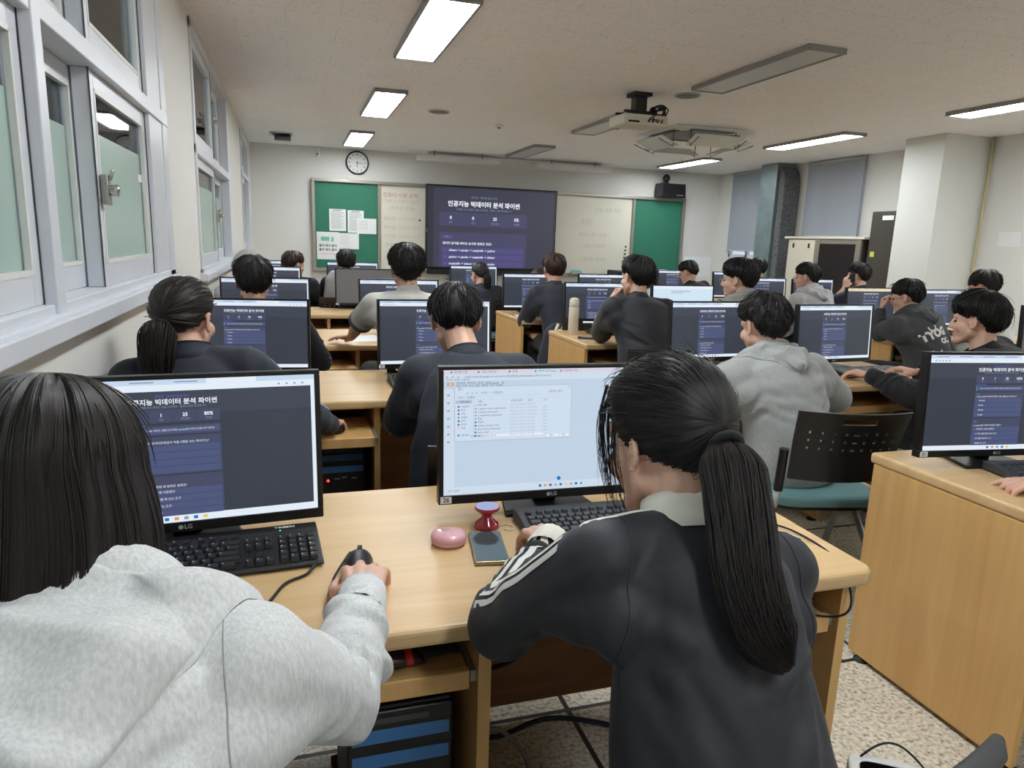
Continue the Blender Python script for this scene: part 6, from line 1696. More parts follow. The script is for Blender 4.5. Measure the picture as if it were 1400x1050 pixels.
    if stripes:
        matn, offs, sides_, wd_ = stripes
        for s in sides_:
            a, e, w = arms[s]
            nk = sp(0.96) + rn * (s * 0.075)
            out = rn * s
            path = []; dr = []
            for t in np.linspace(0, 1, 8): path.append(nk + (a - nk) * float(t)); dr.append((tg(.95) * 0.9 + out * 0.25 * float(t) - fn * 0.1).normalized())
            arm_u = (e - a).normalized(); axis_out = (out * 0.75 + tg(.95) * 0.75 - fn * 0.25); axis_out = (axis_out - arm_u * axis_out.dot(arm_u)).normalized()
            for t in np.linspace(0.1, 0.95, 12): path.append(a + (e - a) * float(t)); dr.append(axis_out)
            fa = (w - e).normalized(); ao2 = (out * 0.75 + up * 0.75); ao2 = (ao2 - fa * ao2.dot(fa)).normalized()
            for t in np.linspace(0.08, 0.84, 12):
                tt_ = min(1, t * 3); path.append(e + (w - e) * float(t)); dr.append((axis_out * (1 - tt_) + ao2 * tt_).normalized())
            for off in offs:
                pp = []
                for i, (p_, d_) in enumerate(zip(path, dr)):
                    aa = path[min(i + 1, len(path) - 1)] - path[max(i - 1, 0)]; lat = aa.normalized().cross(d_).normalized(); pp.append(p_ + lat * off)
                ribbon(bv, pp, dr, wd_, base, 'sleeve_stripe', matn, gar)
    # hair
    kw = dict(hair_kw or {}); mode = {'short': 'short', 'bowl': 'bowl', 'curly': 'short', 'wavy': 'short', 'pony': 'pony', 'long': 'long'}[hair]
    nu, nv = (200, 110) if voxel < 0.0065 else (110, 64)
    hk = dict(thick=0.022, tuft=0.007, wave=0.0)
    if hair == 'curly': hk = dict(thick=0.03, tuft=0.008, wave=0.014)
    if hair == 'wavy': hk = dict(thick=0.025, tuft=0.009, wave=0.008)
    if hair == 'pony': hk = dict(thick=0.013, tuft=0.003, pole=(0.0, -0.97, 0.22))
    if hair == 'long': hk = dict(thick=0.018, tuft=0.003, pole=(0.0, -0.1, 0.99))
    hk.update(kw)
    hh = Hair(H, Rh, mode, seed, **hk)
    cap = hh.cap('hair', hairmat_, root, base, nu, nv)
    root['_h'] = 0
    del root['_h']
    if hair in ('short', 'bowl', 'wavy', 'curly'):
        hh.locks(nlock * 3, 'hair_strands', hairmat_, cap, base, t0=(0.1, 2.2), ln=(0.3, 0.8), w=0.0016 if voxel < 0.0075 else 0.0022, lift=0.0035, flip=0.009, fly=0.03)
    elif hair == 'pony':
        hh.locks(nlock * 3, 'hair_strands', hairmat_, cap, base, t0=(0.25, 2.3), ln=(0.5, 1.1), w=0.0006 if voxel < 0.005 else 0.001, lift=0.0013, flip=0.002, drift=0.05, fly=0.03)
    else:
        hh.locks(nlock * 3, 'hair_strands', hairmat_, cap, base, t0=(0.1, 1.5), ln=(0.5, 1.1), w=0.0011, lift=0.0015, flip=0.0, drift=0.05, fly=0.04)
    if glasses:
        q = MB(); o_ = V3(base)
        for s in (-1, 1):
            q.tube([hw(s * 0.034 + 0.024 * math.cos(a), 0.102, -0.004 + 0.019 * math.sin(a)) - o_ for a in np.linspace(0, 2 * PI, 19)], 0.0014, 6)
            q.tube([hw(s * 0.058, 0.102, 0.002) - o_, hw(s * 0.077, 0.08, 0.003) - o_, hw(s * 0.083, 0.0, 0.0) - o_, hw(s * 0.08, -0.02, -0.02) - o_], 0.0014, 6)
        q.tube([hw(-0.01, 0.104, 0) - o_, hw(0.01, 0.104, 0) - o_], 0.0014, 6)
        q.build('glasses', 'bezel' if glasses is True else glasses, root)
    P_ = dict(root=root, base=base, H=H, Rh=Rh, N=N, fr=fr, sp=sp, tg=tg, arms=arms, bv=bv, hair=hh, cap=cap, gar=gar, rt=rt, fw=fw, hw=hw)
    if top == 'hoodie' and hood: make_hood(P_, topmat, 0.8, 31, 37, voxel, seed)
    return P_

def seam(p, c, axis, mat_, name='seam', r=0.0011, span=(0, 2 * PI), closed=True, n=60, reach=0.2):
    c = Vector(c); ax = Vector(axis).normalized(); u = ax.orthogonal().normalized(); v = ax.cross(u); pts = []
    for k in range(n + 1):
        a = span[0] + (span[1] - span[0]) * k / n; d = u * math.cos(a) + v * math.sin(a)
        h, nn, _, _ = p['bv'].ray_cast(c + d * reach, -d, reach)
        if h is not None: pts.append(h + nn * 0.0004 - Vector(p['base']))
    if len(pts) > 3:
        q = MB(); q.tube(pts, r, 6); q.build(name, mat_, p['gar'], smooth=True)
def ponytail(p, ctrl, r, n=260, w=0.0012, band='black_knit', matn='hair_black', seed=3, flat=(1, 0.8), right=None):
    prof = lambda t: r * (0.34 + 0.66 * min(1, (t / 0.2)) ** 0.7) * (1 - 0.35 * t ** 3) * (1 - 0.85 * max(0, (t - 0.78) / 0.22) ** 1.3)
    core_loft(ctrl, lambda t: prof(t) * 0.86, p['base'], 'ponytail', matn, p['cap'], flat, seed=seed, right=right)
    strand_bundle(ctrl, n, lambda t: prof(t) * 1.06, p['base'], 'ponytail_strands', matn, p['cap'], seed, w=w, flat=flat, right=right, ends=0.16)
    a, b = Vector(ctrl[0]), Vector(ctrl[1]); d = (b - a).normalized(); o = Vector(p['base'])
    q = MB(); u = d.orthogonal().normalized(); v = d.cross(u); rr = r * 0.44
    q.tube([a + d * 0.006 - o + (u * math.cos(t) + v * math.sin(t)) * rr for t in np.linspace(0, 2 * PI, 25)], 0.006, 8)
    q.build('hair_tie', band, p['cap'], smooth=True)
def longhair(p, drop, r=0.1, n=200, matn='hair_black', back=0.03, seed=4, w=0.002, flat=(1, 0.75), fwd=0.0):
    H = p['H']; Rh = p['Rh']
    bk = Rh @ Vector((0, -1, 0)); bk.z = 0; bk.normalize(); rt = Rh @ Vector((1, 0, 0))
    c = [H + Vector((0, 0, 0.04)) + bk * 0.01, H + bk * 0.012, H + bk * back + Vector((0, 0, -drop * 0.35)), H + bk * (back + 0.012) + Vector((0, 0, -drop * 0.7)), H + bk * (back + 0.005) + Vector((0, 0, -drop))]
    prof = lambda t: r * (0.9 + 0.1 * math.sin(t * 3)) * (1 - 0.12 * t ** 3)
    core_loft(c, lambda t: prof(t) * 0.9, p['base'], 'hair_length', matn, p['cap'], flat, seed=seed, right=rt)
    strand_bundle(c, n, lambda t: prof(t), p['base'], 'hair_length_strands', matn, p['cap'], seed, w=w, flat=flat, right=rt)

GRP = None
# --- second row and beyond first, the two nearest last
# front left: ponytailed person in a navy jacket by the window
p = person('person with a low ponytail in a navy tracksuit by the window, second left row', (-0.325, 2.36, 1.09), (-24, -8), (-0.26, 2.28), -8, sw=0.32, topmat='navy_jersey', hair='pony', hairmat_='hair_dark',
           handR=(0.12, 2.69, 0.645), hdR=(0.3, 1, -0.1), handL=(-0.35, 2.75, 0.65), voxel=0.0062, seed=21, loose=1.1, stripes=('stripe_blue', (-0.009, 0.009), (1,), 0.008), nlock=260, poseR=(30, 40, 25), collar='navy_jersey', slump=0.08, neck=(-0.31, 2.31, 0.99), hair_kw=dict(thick=0.017, tuft=0.005, pole=(0.0, -0.98, -0.15)))
ponytail(p, [p['hw'](0.005, -0.112, -0.025), p['hw'](0.008, -0.145, -0.045), p['hw'](0.012, -0.155, -0.10), p['hw'](0.012, -0.155, -0.17), p['hw'](0.005, -0.15, -0.25)], 0.048, 420, 0.0014, matn='hair_dark', seed=5)
chair(-0.28, 2.2, 0, 'black backed chair of the ponytailed person by the window')
# boy with the draped navy jacket
p = person('person with straight black hair leaning forward, navy jacket draped on the back', (0.545, 2.42, 1.075), (-6, -28), (0.56, 2.12), -4, sw=0.33, topmat='navy_jersey', hair='bowl', seed=22, voxel=0.0065,
           handR=(0.75, 2.75, 0.66), handL=(0.42, 2.7, 0.66), loose=1.3, collar='navy_jersey', slump=0.06, nlock=260, hem=0.25, neck=(0.56, 2.30, 0.965), foldamp=0.009, hair_kw=dict(thick=0.024, tuft=0.006))
q = MB(); F_ = [(Vector((0.56, 2.24, 0.99)), 0.08, .05), (Vector((0.555, 2.15, 0.94)), 0.155, .075), (Vector((0.55, 2.09, 0.82)), 0.195, .085), (Vector((0.54, 2.06, 0.62)), 0.215, .085), (Vector((0.53, 2.06, 0.42)), 0.23, .08), (Vector((0.53, 2.07, 0.34)), 0.225, .07)]
q.loft([(c, Vector((1, 0, 0)), Vector((0, 1, 0)), rx, 0.06, ry) for c, rx, ry in F_], 40)
me = fuse(q, 0.009, 8); folds(me, 77, 0.012, [((0.40, 2.0, 0.6), (1, 0, 0.1), 0.3, 0.12)], base=0.3, freq=5); finish(me, 'draped_jacket', 'navy_jersey', p['root'], p['base'])
chair(0.53, 2.08, R(2), 'black backed chair behind the draped navy jacket')
# third left row
p = person('person with black hair and bare ears seated by the window, third left row', (-0.195, 3.88, 1.105), (2, -6), (-0.16, 3.72), 0, topmat='black_knit', top='knit', hair='short', seed=23, voxel=0.008, handR=(0.13, 4.12, 0.648), hdR=(0.2, 1, -.1), loose=1.3, nlock=160, hair_kw=dict(thick=0.03), poseR=(30, 40, 25), collar='black_knit')
chair(-0.16, 3.62, 0, 'chair of the black haired person in the third left row')
p = person('man with bushy black hair in a pale short sleeved shirt leaning on the desk', (0.605, 3.96, 1.185), (4, -4), (0.62, 3.7), 8, top='shirt', topmat='shirt_grey', hair='curly', seed=24, voxel=0.0065, sw=0.40, build=1.08,
           handL=(0.32, 4.2, 0.775), elbL=(0.34, 4.02, 0.86), hdL=(-0.9, 1, -0.15), upL=(0, 0, 1), handR=(0.85, 4.05, 0.8), sleeve='short', loose=1.5, arm_loose=0.5, collar='shirt_grey', hem=0.2, nlock=420, poseL=(6, 10, 8), seat_z=0.52, hair_kw=dict(thick=0.036), stand=False)
q = MB(); N_ = p['N']
q.tube([N_ - Vector(p['base']) + Vector((0.066 * math.sin(a), -0.07 * math.cos(a), 0.004 + 0.006 * math.cos(a))) for a in np.linspace(-2.2, 2.2, 20)], 0.004, 6); q.build('neck_strap', 'ink_red', p['root'])
chair(0.62, 3.6, 0, 'chair of the man in the pale shirt')
# fourth and fifth left rows
p = person('person in a light grey hood close to the window wall', (-0.31, 5.5, 1.1), (5, -10), (-0.3, 5.35), 0, top='hoodie', topmat='light_marl', hair='short', seed=25, voxel=0.011, loose=2.0, nlock=20, handR=(0.05, 5.8, 0.7), handL=(-0.4, 5.8, 0.7), elbR=(0.06, 5.6, 0.78))
q = MB(); q.ell(p['hw'](0, -0.03, 0.012), 0.115, 0.125, 0.125, p['Rh'], 24); q.capsule(p['hw'](0, -0.04, -0.05), p['N'] + Vector((0, -0.03, 0)), 0.09, 0.09)
me = fuse(q, 0.008, 4); folds(me, 5, 0.005, base=0.5); finish(me, 'raised_hood', 'light_marl', p['root'], p['base'])
p = person('person with brown hair turning right in the last left row', (0.01, 7.02, 1.07), (-55, -8), (0.0, 6.9), -20, topmat='black_knit', top='knit', hair='bowl', hairmat_='hair_brown', seed=26, voxel=0.011, nlock=60, handR=(0.18, 7.25, 0.76))
p = person('person with short black hair facing the green board, last left row', (0.49, 7.0, 1.1), (0, -5), (0.5, 6.85), 0, topmat='black_knit', top='knit', hair='short', seed=27, voxel=0.011, nlock=60, collar='black_knit')
root = empty('grey_jacket', (0.36, 6.78, 0), 0, 'light grey jacket hanging beside the black haired boy in the last left row', 'jacket')
q = MB(); q.loft([(Vector((0.36, 6.78, 1.03)), Vector((1, 0, 0)), Vector((0, 1, 0)), 0.03, 0.03, 0.03), (Vector((0.345, 6.78, 0.96)), Vector((1, 0, 0)), Vector((0, 1, 0)), 0.06, 0.05, 0.05), (Vector((0.34, 6.78, 0.75)), Vector((1, 0, 0)), Vector((0, 1, 0)), 0.08, 0.06, 0.06), (Vector((0.34, 6.78, 0.55)), Vector((1, 0, 0)), Vector((0, 1, 0)), 0.09, 0.06, 0.06)], 24)
me = fuse(q, 0.01, 3); folds(me, 8, 0.01, base=0.6); finish(me, 'cloth', 'light_marl', root, (0.36, 6.78, 0))
chair(0.42, 6.75, 0, 'chair under the light grey jacket')
# right block, fifth row
p = person('small person with a ponytail below the big screen, last aisle row', (1.8, 6.92, 1.02), (18, -8), (1.86, 6.8), 5, sw=0.34, build=.95, topmat='navy_jersey', hair='pony', seed=28, voxel=0.011, nlock=60, handL=(1.75, 7.2, 0.76))
ponytail(p, [p['hw'](0.0, -0.11, -0.02), p['hw'](0.0, -0.14, -0.04), p['hw'](0, -0.13, -0.12), p['hw'](0, -0.12, -0.2)], 0.035, 80, 0.003)
chair(1.9, 6.7, 0, 'chair of the small ponytailed person')
p = person('person with long brown hair almost hidden behind the boy with the backpack', (2.44, 6.95, 0.97), (0, -5), (2.44, 6.85), 0, sw=0.34, build=.95, topmat='black_knit', top='knit', hair='long', hairmat_='hair_brown', seed=29, voxel=0.012, nlock=40, seat_z=0.44)
longhair(p, 0.26, 0.1, 80, 'hair_brown', w=0.003)
p = person('person with black hair bending down at the far right desk before the console', (4.2, 6.95, 1.085), (35, -25), (4.35, 6.8), 10, topmat='black_knit', top='knit', hair='short', seed=30, voxel=0.011, nlock=60, slump=0.1)
p = person('person in black partly hidden behind the boy with glasses', (5.1, 6.95, 1.14), (0, -5), (5.12, 6.85), 0, topmat='black_knit', top='knit', hair='bowl', seed=31, voxel=0.011, nlock=60)
# right block, fourth row
p = person('boy with brown black hair and navy jacket, backpack on the chair, fourth aisle row', (2.06, 5.5, 1.14), (0, -6), (2.1, 5.25), 0, topmat='navy_jersey', hair='wavy', hairmat_='hair_brown', seed=32, voxel=0.009, nlock=120, handL=(1.98, 5.75, 0.77), handR=(2.25, 5.75, 0.77), loose=1.6, stripes=('stripe_white', (0,), (-1,), 0.012), collar='navy_jersey')
chair(2.14, 5.12, R(-5), 'chair with the dark backpack hung on it')
p = person('person with long black hair and white top behind the black jersey boy', (2.88, 5.42, 1.1), (0, -5), (2.88, 5.3), 0, sw=0.36, topmat='white_cotton', top='knit', hair='long', seed=33, voxel=0.011, nlock=60)
longhair(p, 0.26, 0.1, 100, w=0.003)
p = person('boy with glasses in a light grey hoodie before the beige cabinet', (4.5, 5.4, 1.13), (36, -8), (4.58, 5.25), 12, top='hoodie', topmat='light_marl', hair='bowl', seed=34, voxel=0.009, nlock=110, glasses='light_grey', loose=1.6, sw=0.4)
chair(4.6, 5.15, 0, 'chair of the boy in the light grey hoodie')
p = person('person in navy holding a phone to the ear by the pillar', (5.5, 5.85, 1.13), (32, -5), (5.55, 5.7), 10, topmat='navy_polo', top='knit', hair='wavy', seed=35, voxel=0.0085, nlock=120, sleeve='short', handL=(5.37, 5.86, 1.01), elbL=(5.3, 5.93, 0.84), hdL=(0.25, 0.15, 1), upL=(-1, -0.4, 0.1), poseL=(30, 35, 20), collar='navy_polo')
root = empty('smartphone', (5.415, 5.83, 1.1), R(45), 'dark phone held to the ear of the person in navy', 'phone')
q = MB(); q.obox(Matrix.Rotation(R(20), 4, 'X') @ Matrix.Rotation(R(0), 4, 'Y'), 0.005, 0.036, 0.075); q.build('frame', 'bezel', root, bevel=0.003)
q = MB(); q.obox(Matrix.Rotation(R(20), 4, 'X') @ Matrix.Translation((-0.006, 0.02, 0.05)), 0.0015, 0.012, 0.015); q.build('camera_bump', 'dark_grey', root)
# right block, third row
p = person('boy in a black jersey with one white shoulder stripe, chin on hand', (2.05, 4.0, 1.165), (14, -6), (2.04, 3.74), 2, sw=0.36, topmat='black_jersey', hair='short', seed=36, voxel=0.0062, handL=(1.955, 4.15, 1.0), elbL=(1.93, 4.2, 0.79), hdL=(0.5, -0.1, 0.8), upL=(-0.6, 0.6, 0.2), poseL=(50, 60, 30), handR=(2.35, 4.2, 0.77), loose=1.5, collar='black_jersey',
           stripes=('stripe_white', (0,), (-1,), 0.014), nlock=330, build=1.06, hair_kw=dict(thick=0.026, tuft=0.008))
chair(1.94, 3.62, R(-6), 'black perforated chair of the black jersey boy')
p = person('boy with glasses and a grey hoodie over black, right of the pale blue monitor', (2.76, 3.95, 1.165), (38, -6), (2.85, 3.8), 15, top='hoodie', topmat='mid_marl', hair='bowl', seed=37, voxel=0.0075, glasses='light_grey', under='black_knit', nlock=260, loose=1.4, sw=0.4, hair_kw=dict(thick=0.03))
p = person('boy with glasses in a charcoal hoodie with white lettering on the back', (4.3, 4.08, 1.055), (32, -14), (4.38, 3.86), 8, top='hoodie', topmat='charcoal', hair='bowl', seed=38, voxel=0.0075, glasses=True, loose=2.0, sw=0.42, nlock=200, handL=(4.22, 4.22, 0.94), elbL=(4.18, 4.16, 0.78), hdL=(0.2, 0.1, 0.9), upL=(-.5, .5, 0.2), poseL=(50, 60, 30), handR=(4.7, 4.25, 0.77), slump=0.09, seat_z=0.44)
def print_on(p, lines, t0, size, matn, dx=0.0, rise=0.0, rot=0.0):
    r_, f_ = p['fr'](t0); tn = p['tg'](t0); c = p['sp'](t0)
    for s_, du, dv, sz, ang in lines:
        vs, fs = text_mesh(s_, sz, 0.0, 'CENTER', 0.004 * sz / 0.06)
        mb = MB(); out = []
        ok = True
        for v in vs:
            x = v[0] * math.cos(ang) - v[1] * math.sin(ang); y = v[0] * math.sin(ang) + v[1] * math.cos(ang)
            # seen from behind: text right = body right
            o_ = c + r_ * (x + du) + tn * (y + dv) - f_ * 0.4
            h, nn, _, _ = p['bv'].ray_cast(o_, f_, 0.6)
            if h is None: ok = False; break
            out.append(h + nn * 0.002 - Vector(p['base']))
        if ok: mb.add(out, fs); mb.build('back_print', matn, p['gar'])
print_on(p, [('◡', -0.05, 0.08, 0.08, 0.1), ("TYOG", -0.04, 0.03, 0.08, 0.12), ('#HOWL', -0.075, -0.045, 0.08, 0.2), ('CAL', 0.03, -0.03, 0.05, 0.05), ('S~', -0.08, -0.11, 0.08, 0.3)], 0.55, 0.1, 'stripe_white')
chair(4.5, 3.68, R(14), 'black perforated chair behind the charcoal hoodie boy')
p = person('person with a black bowl cut and white top behind the black haired boy at right', (5.06, 4.1, 1.135), (18, -20), (5.12, 3.95), 10, topmat='white_cotton', top='knit', hair='bowl', seed=39, voxel=0.009, nlock=150)
chair(5.2, 3.8, 0, 'chair of the person in the white top at the far right')
# right block, second row
p = person('boy in a grey hoodie seated sideways on a teal chair', (1.86, 2.46, 1.05), (6, -16), (1.9, 2.26), 8, top='hoodie', topmat='grey_marl', hair='wavy', seed=40, voxel=0.0058, sw=0.42, loose=2.1, handL=(1.75, 2.85, 0.75), handR=(2.22, 2.72, 0.76), elbR=(2.24, 2.42, 0.74), nlock=420, hair_kw=dict(thick=0.027, tuft=0.010, wave=0.008), build=1.02, hem=0.08, seat_z=0.46, slump=0.07, foldamp=0.011)
chair(1.94, 2.2, R(-13), 'teal seated chair with perforated black back beside the grey hoodie boy')
p = person('black haired boy in a black jacket behind the large right monitor', (3.05, 2.48, 1.07), (26, -6), (3.2, 2.35), 25, top='jersey', topmat='black_knit', hair='bowl', seed=41, voxel=0.0062, sw=0.42, loose=2.0, nlock=420, collar='black_knit', handL=(2.75, 2.75, 0.76), handR=(3.1, 2.8, 0.76), hair_kw=dict(thick=0.032, tuft=0.006))
chair(3.3, 2.25, R(20), 'chair of the black haired boy behind the right monitor')
# person whose hand reaches in at the right edge
p = person('person cut by the right edge, only one hand showing on the near right desk', (2.35, 0.95, 1.1), (20, -10), (2.4, 0.75), 10, topmat='black_knit', top='knit', hair='short', seed=42, voxel=0.008, handL=(1.97, 1.27, 0.765), hdL=(-0.55, 0.7, -0.12), poseL=((8, 14, 8), (22, 30, 20), (28, 36, 20), (30, 38, 20)), nlock=40)
chair(2.4, 0.7, 0, 'chair at the near right desk, mostly outside the frame')
# backpack hung on a chair, with a plush charm
root = empty('backpack', (1.9, 5.0, 0), 0, 'dark backpack with cream straps hanging from a chair in the aisle', 'backpack')
q = MB(); q.capsule((1.9, 5.0, 0.42), (1.92, 5.0, 0.66), 0.13, 0.1, sc=(Vector((0, 1, 0)), 0.7)); me = fuse(q, 0.01, 3); folds(me, 3, 0.012, base=0.7); finish(me, 'bag', 'navy_jersey', root, (1.9, 5.0, 0))
q = MB(); q.tube([(0.0, -0.09, 0.76), (-0.03, -0.1, 0.7), (-0.06, -0.12, 0.6), (-0.08, -0.12, 0.42), (-0.1, -0.1, 0.33)], 0.012, 8); q.tube([(0.03, -0.09, 0.74), (0.07, -0.12, 0.62), (0.06, -0.13, 0.4), (0.03, -0.12, 0.25)], 0.012, 8); q.tube([(-0.05, -0.12, 0.68), (0.0, -0.13, 0.71), (0.05, -0.12, 0.68)], 0.02, 8); q.build('strap', 'cream', root, smooth=True)
root = empty('plush_charm', (2.12, 4.93, 0), 0, 'small white plush charm hanging from the backpack', 'plush toy')
q = MB(); q.ell((0, 0, 0.6), 0.05, 0.04, 0.055); q.ell((0, 0, 0.5), 0.045, 0.035, 0.06); q.ell((-0.035, 0, 0.65), 0.015, 0.01, 0.02); q.ell((0.035, 0, 0.65), 0.015, 0.01, 0.02)
me = fuse(q, 0.006, 2); finish(me, 'plush', 'ivory_knit', root, (0, 0, 0))
q = MB(); q.tube([(0, 0, 0.65), (-0.05, 0.02, 0.72), (-0.1, 0.03, 0.78)], 0.004, 6); q.build('cord', 'cream', root)


# --- the girl with the long ponytail
p = person('girl with a long ponytail, black tracksuit jacket with white sleeve stripes and white collar', (0.530, 0.90, 1.077), (18, -18, 0), (0.52, 0.60), -30, sh_yaw=8, sw=0.30, build=0.88, topmat='black_jersey', hair='pony', seed=51, voxel=0.0042,
           handL=(0.475, 1.215, 0.775), elbL=(0.305, 0.97, 0.765), hdL=(0.02, 1, -0.12), handR=(0.76, 1.26, 0.76), elbR=(0.745, 0.97, 0.80), poseL=(38, 45, 30), poseR=(30, 35, 20), loose=1.2, arm_loose=0.75, collar='ivory_knit', neck=(0.545, 0.848, 0.972), slump=0.045,
           stripes=('stripe_white', (-0.019, 0.0, 0.019), (-1, 1), 0.0105), nlock=1800, seat_z=0.46, hem=0.12, bare=True, foldamp=0.012, crease=0.006, hair_kw=dict(thick=0.016, tuft=0.002, pole=(-0.12, -0.96, -0.06), line='ponyfull'), ears=0.75, earx=0.004)
hw = p['hw']
ponytail(p, [(0.555, 0.79, 1.101), (0.551, 0.765, 1.088), (0.545, 0.742, 1.06), (0.537, 0.708, 1.01), (0.527, 0.672, 0.955), (0.531, 0.645, 0.913), (0.540, 0.625, 0.887), (0.550, 0.61, 0.872)], 0.046, 2200, 0.0006, seed=9, flat=(1, 0.5), matn='hair_dark')
for k, (pts_, r_, n_) in enumerate(((((-0.048, 0.05, 0.09), (-0.068, 0.056, 0.045), (-0.071, 0.062, -0.02), (-0.062, 0.07, -0.085), (-0.052, 0.076, -0.125)), 0.009, 34), (((-0.035, 0.065, 0.09), (-0.056, 0.078, 0.045), (-0.062, 0.084, -0.02), (-0.06, 0.09, -0.08)), 0.006, 18), (((-0.07, 0.02, 0.06), (-0.081, 0.03, 0.0), (-0.076, 0.034, -0.06), (-0.068, 0.038, -0.12)), 0.005, 18))):
    strand_bundle([hw(*a) for a in pts_], n_, lambda t: r_ * (1 - 0.3 * t), p['base'], 'loose_lock', 'hair_black', p['cap'], seed=20 + k, w=0.0005, m=18, wob=0.005, ends=0.35)
for s_ in (-1, 1):
    a, e, w = p['arms'][s_]; rn = p['fr'](0.95)[0]
    seam(p, a - rn * (s_ * 0.012) - p['tg'](0.9) * 0.03, (rn * s_ * 0.93 + p['tg'](0.9) * 0.1), 'seam_black')
chair(0.47, 0.46, R(-5), 'chair of the girl with the long ponytail, below the frame')

# --- the person in the pale hoodie
p = person('person with long dark hair in a pale heather hoodie reaching for the mouse', (-0.266, 0.865, 1.070), (-4, -16, 0), (-0.265, 0.54), -4, sw=0.375, build=0.98, top='hoodie', topmat='heather_grey', hair='long', hairmat_='hair_dark', seed=52, voxel=0.0045,
           handR=(0.098, 1.105, 0.768), elbR=(0.044, 0.862, 0.745), hdR=(0.14, 1, -0.02), poseR=((20, 34, 24), (16, 34, 26), (18, 36, 26), (22, 36, 24)), handL=(-0.34, 0.98, 0.62), loose=1.5, arm_loose=0.85, neck=(-0.245, 0.795, 0.955), slump=0.06, nlock=500, hood=False, seat_z=0.46, hem=0.1, foldamp=0.012, crease=0.011,
           hair_kw=dict(thick=0.017, tuft=0.002, pole=(-0.1, 0.1, 0.99)), hs=1.06)
def bob(p, drop, n, matn, w=0.0007, seed=2, m=24, part=0.25):
    """long straight hair: strands run from the parting over the crown and hang"""
    rs = np.random.RandomState(seed); H = np.array(p['H']); Rh = np.array(p['Rh'])
    z = np.linspace(0, 1, m)
    a = rs.uniform(-2.45, 2.45, n)                 # 0 = back of the head
    layer = rs.uniform(0.3, 1, n)
    P = np.zeros((n, m, 3)); L = drop * (1 - 0.10 * rs.rand(n))
    sx, cx = np.sin(a), np.cos(a)
    for i, t in enumerate(z):
        if t < 0.42:                               # over the crown
            th = (0.12 + rs.rand(n) * 0) + (PI / 2 - 0.12) * t / 0.42
            rx, ry = 0.098 * np.sin(th) ** 0.8, 0.118 * np.sin(th) ** 0.8
            zz = 0.022 + 0.106 * np.cos(th); k = 1.0
        else:
            q = (t - 0.42) / 0.58
            fl = 1 + 0.16 * q + 0.10 * np.sin(q * PI) - 0.16 * q ** 6
            rx, ry = 0.098 * fl, 0.118 * (1 + 0.02 * q)
            zz = 0.022 - L * q
        lay = 0.93 + 0.07 * layer
        wv = 0.0025 * np.sin(a * 13 + t * 4 + layer * 3) + 0.0012 * np.sin(a * 37 + t * 3)
        x = sx * rx * lay + sx * wv; y = -cx * ry * lay - 0.012 - cx * wv
        y = np.where(cx < 0, -cx * 0.06 * lay * (1 if t < .42 else 1) * np.minimum(1, t / 0.3) - 0.012 * 1.0, y)
        P[:, i, 0], P[:, i, 1], P[:, i, 2] = x, y, zz + 0 * x
    P = P @ Rh.T + H
    rad = w * (0.6 + 0.8 * rs.rand(n))[:, None] * (1 - 0.6 * z[None, :] ** 5)
    tubes(P, rad, p['base'], rs.rand(n), 'long_strands', matn, p['cap'])
    # inner volume
    c = [(0, -0.02, 0.06), (0, -0.02, 0.02), (0, -0.022, -0.03), (0, -0.024, -0.08), (0, -0.024, 0.022 - drop * 0.92)]
    core_loft([Vector(H) + Vector(Rh @ np.array(q)) for q in c], lambda t: 0.089 * (1 + 0.15 * t), p['base'], 'hair_length', matn, p['cap'], (1, 0.98), seed=3, right=Rh @ np.array((1, 0, 0)), nu=90, groove=0.03)
bob(p, 0.165, 9000, 'hair_dark', w=0.0008)
make_hood(p, 'heather_grey', 1.0, 61, 71, 0.0045)
for s_ in (-1, 1):
    a, e, w = p['arms'][s_]; rn = p['fr'](0.95)[0]
    seam(p, a - rn * (s_ * 0.008) - p['tg'](0.9) * 0.03, (rn * s_ * 0.93 + p['tg'](0.9) * 0.1), 'seam_grey', r=0.0009)
chair(-0.26, 0.38, 0, 'chair of the person in the pale hoodie, below the frame')

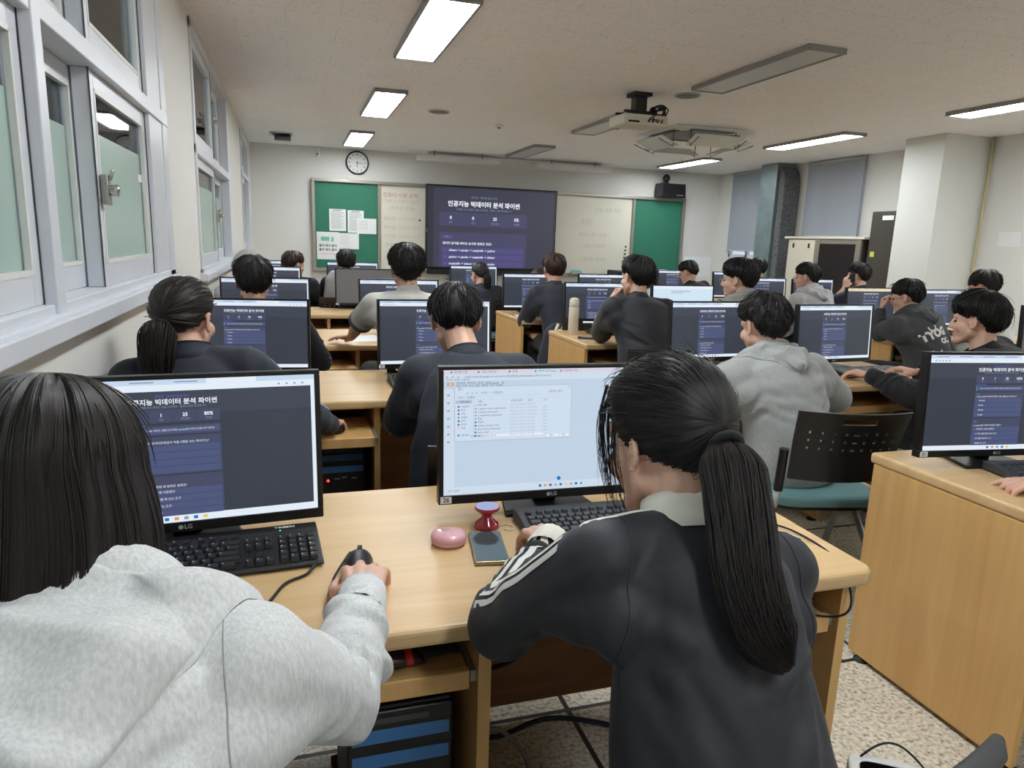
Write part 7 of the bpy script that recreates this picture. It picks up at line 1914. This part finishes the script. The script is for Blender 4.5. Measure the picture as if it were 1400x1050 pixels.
# armrest of a chair reaching in at the lower right
root = empty('office_chair', (1.02, 0.58, 0), 0, 'chair with a curved dark grey armrest at the lower right corner', 'chair')
mb = MB(); mb.tube([(-0.02, 0.085, 0.645), (-0.05, 0.066, 0.645), (-0.10, 0.05, 0.638), (-0.16, 0.045, 0.62), (-0.21, 0.045, 0.58)], [0.010, 0.017, 0.02, 0.018, 0.014], 16); mb.build('armrest', 'dark_grey', root, smooth=True)
mb = MB(); mb.tube([(-0.2, 0.045, 0.6), (-0.21, 0.04, 0.45), (-0.18, -0.02, 0.4)], 0.014, 12); mb.build('arm_post', 'dark_grey', root, smooth=True)
mb = MB(); mb.prism([(0.22 * math.cos(t), -0.05 + 0.21 * math.sin(t)) for t in np.linspace(0, 2 * PI, 24, endpoint=False)], 2, 0.38, 0.43); mb.build('seat', 'dark_grey', root, bevel=0.02)
mb = MB(); mb.cyl((0, -0.05, 0.1), (0, -0.05, 0.38), 0.025, n=14); mb.build('gas_column', 'black_plastic', root, auto=40)
for k in range(5):
    mb = MB(); a = k * 2 * PI / 5; c, s_ = math.cos(a), math.sin(a); mb.tube([(0, -0.05, 0.1), (0.26 * c, -0.05 + 0.26 * s_, 0.06)], [0.025, 0.016], 10); l_ = mb.build('leg', 'black_plastic', root, smooth=True)
    mb = MB(); mb.ell((0.26 * c, -0.05 + 0.26 * s_, 0.028), 0.025, 0.02, 0.028); mb.build('castor', 'rubber', l_, smooth=True)
root = empty('bag', (1.05, 0.87, -0.0), R(-35), 'small white and black open bag at the bottom edge beside the armrest', 'bag')
mb = MB()
o_, i_ = [], []
for k in range(28):
    t = 2 * PI * k / 28; c, s_ = math.cos(t), math.sin(t); o_.append((0.075 * math.copysign(abs(c) ** .5, c), 0.05 * math.copysign(abs(s_) ** .5, s_)))
vs = [(x * .9, y * .9, 0.0) for x, y in o_] + [(x, y, 0.4) for x, y in o_] + [(x * .72, y * .62, 0.4) for x, y in o_] + [(x * .68, y * .58, 0.1) for x, y in o_]
fs = [tuple(range(27, -1, -1)), tuple(range(84, 112))]
for L0 in range(3): fs += [(L0 * 28 + k, L0 * 28 + (k + 1) % 28, (L0 + 1) * 28 + (k + 1) % 28, (L0 + 1) * 28 + k) for k in range(28)]
mb.add(vs, fs); mb.m = [1 if i == 1 or i >= 2 + 56 else 0 for i in range(len(mb.f))]
mb.build('body', ['white_plastic', 'bezel'], root, bevel=0.006)
mb = MB(); mb.box(-0.072, 0.072, -0.052, 0.052, 0.3, 0.33); mb.build('black_band', 'bezel', root, bevel=0.01)
mb = MB(); mb.tube([(-0.05 + 0.115 * t, 0.035 + 0.02 * math.sin(PI * t), 0.4 + 0.03 * math.sin(PI * t)) for t in np.linspace(0, 1, 15)], 0.0022, 8); mb.build('cord', 'rubber', root, smooth=True)
D.scenes.remove(_tmp)
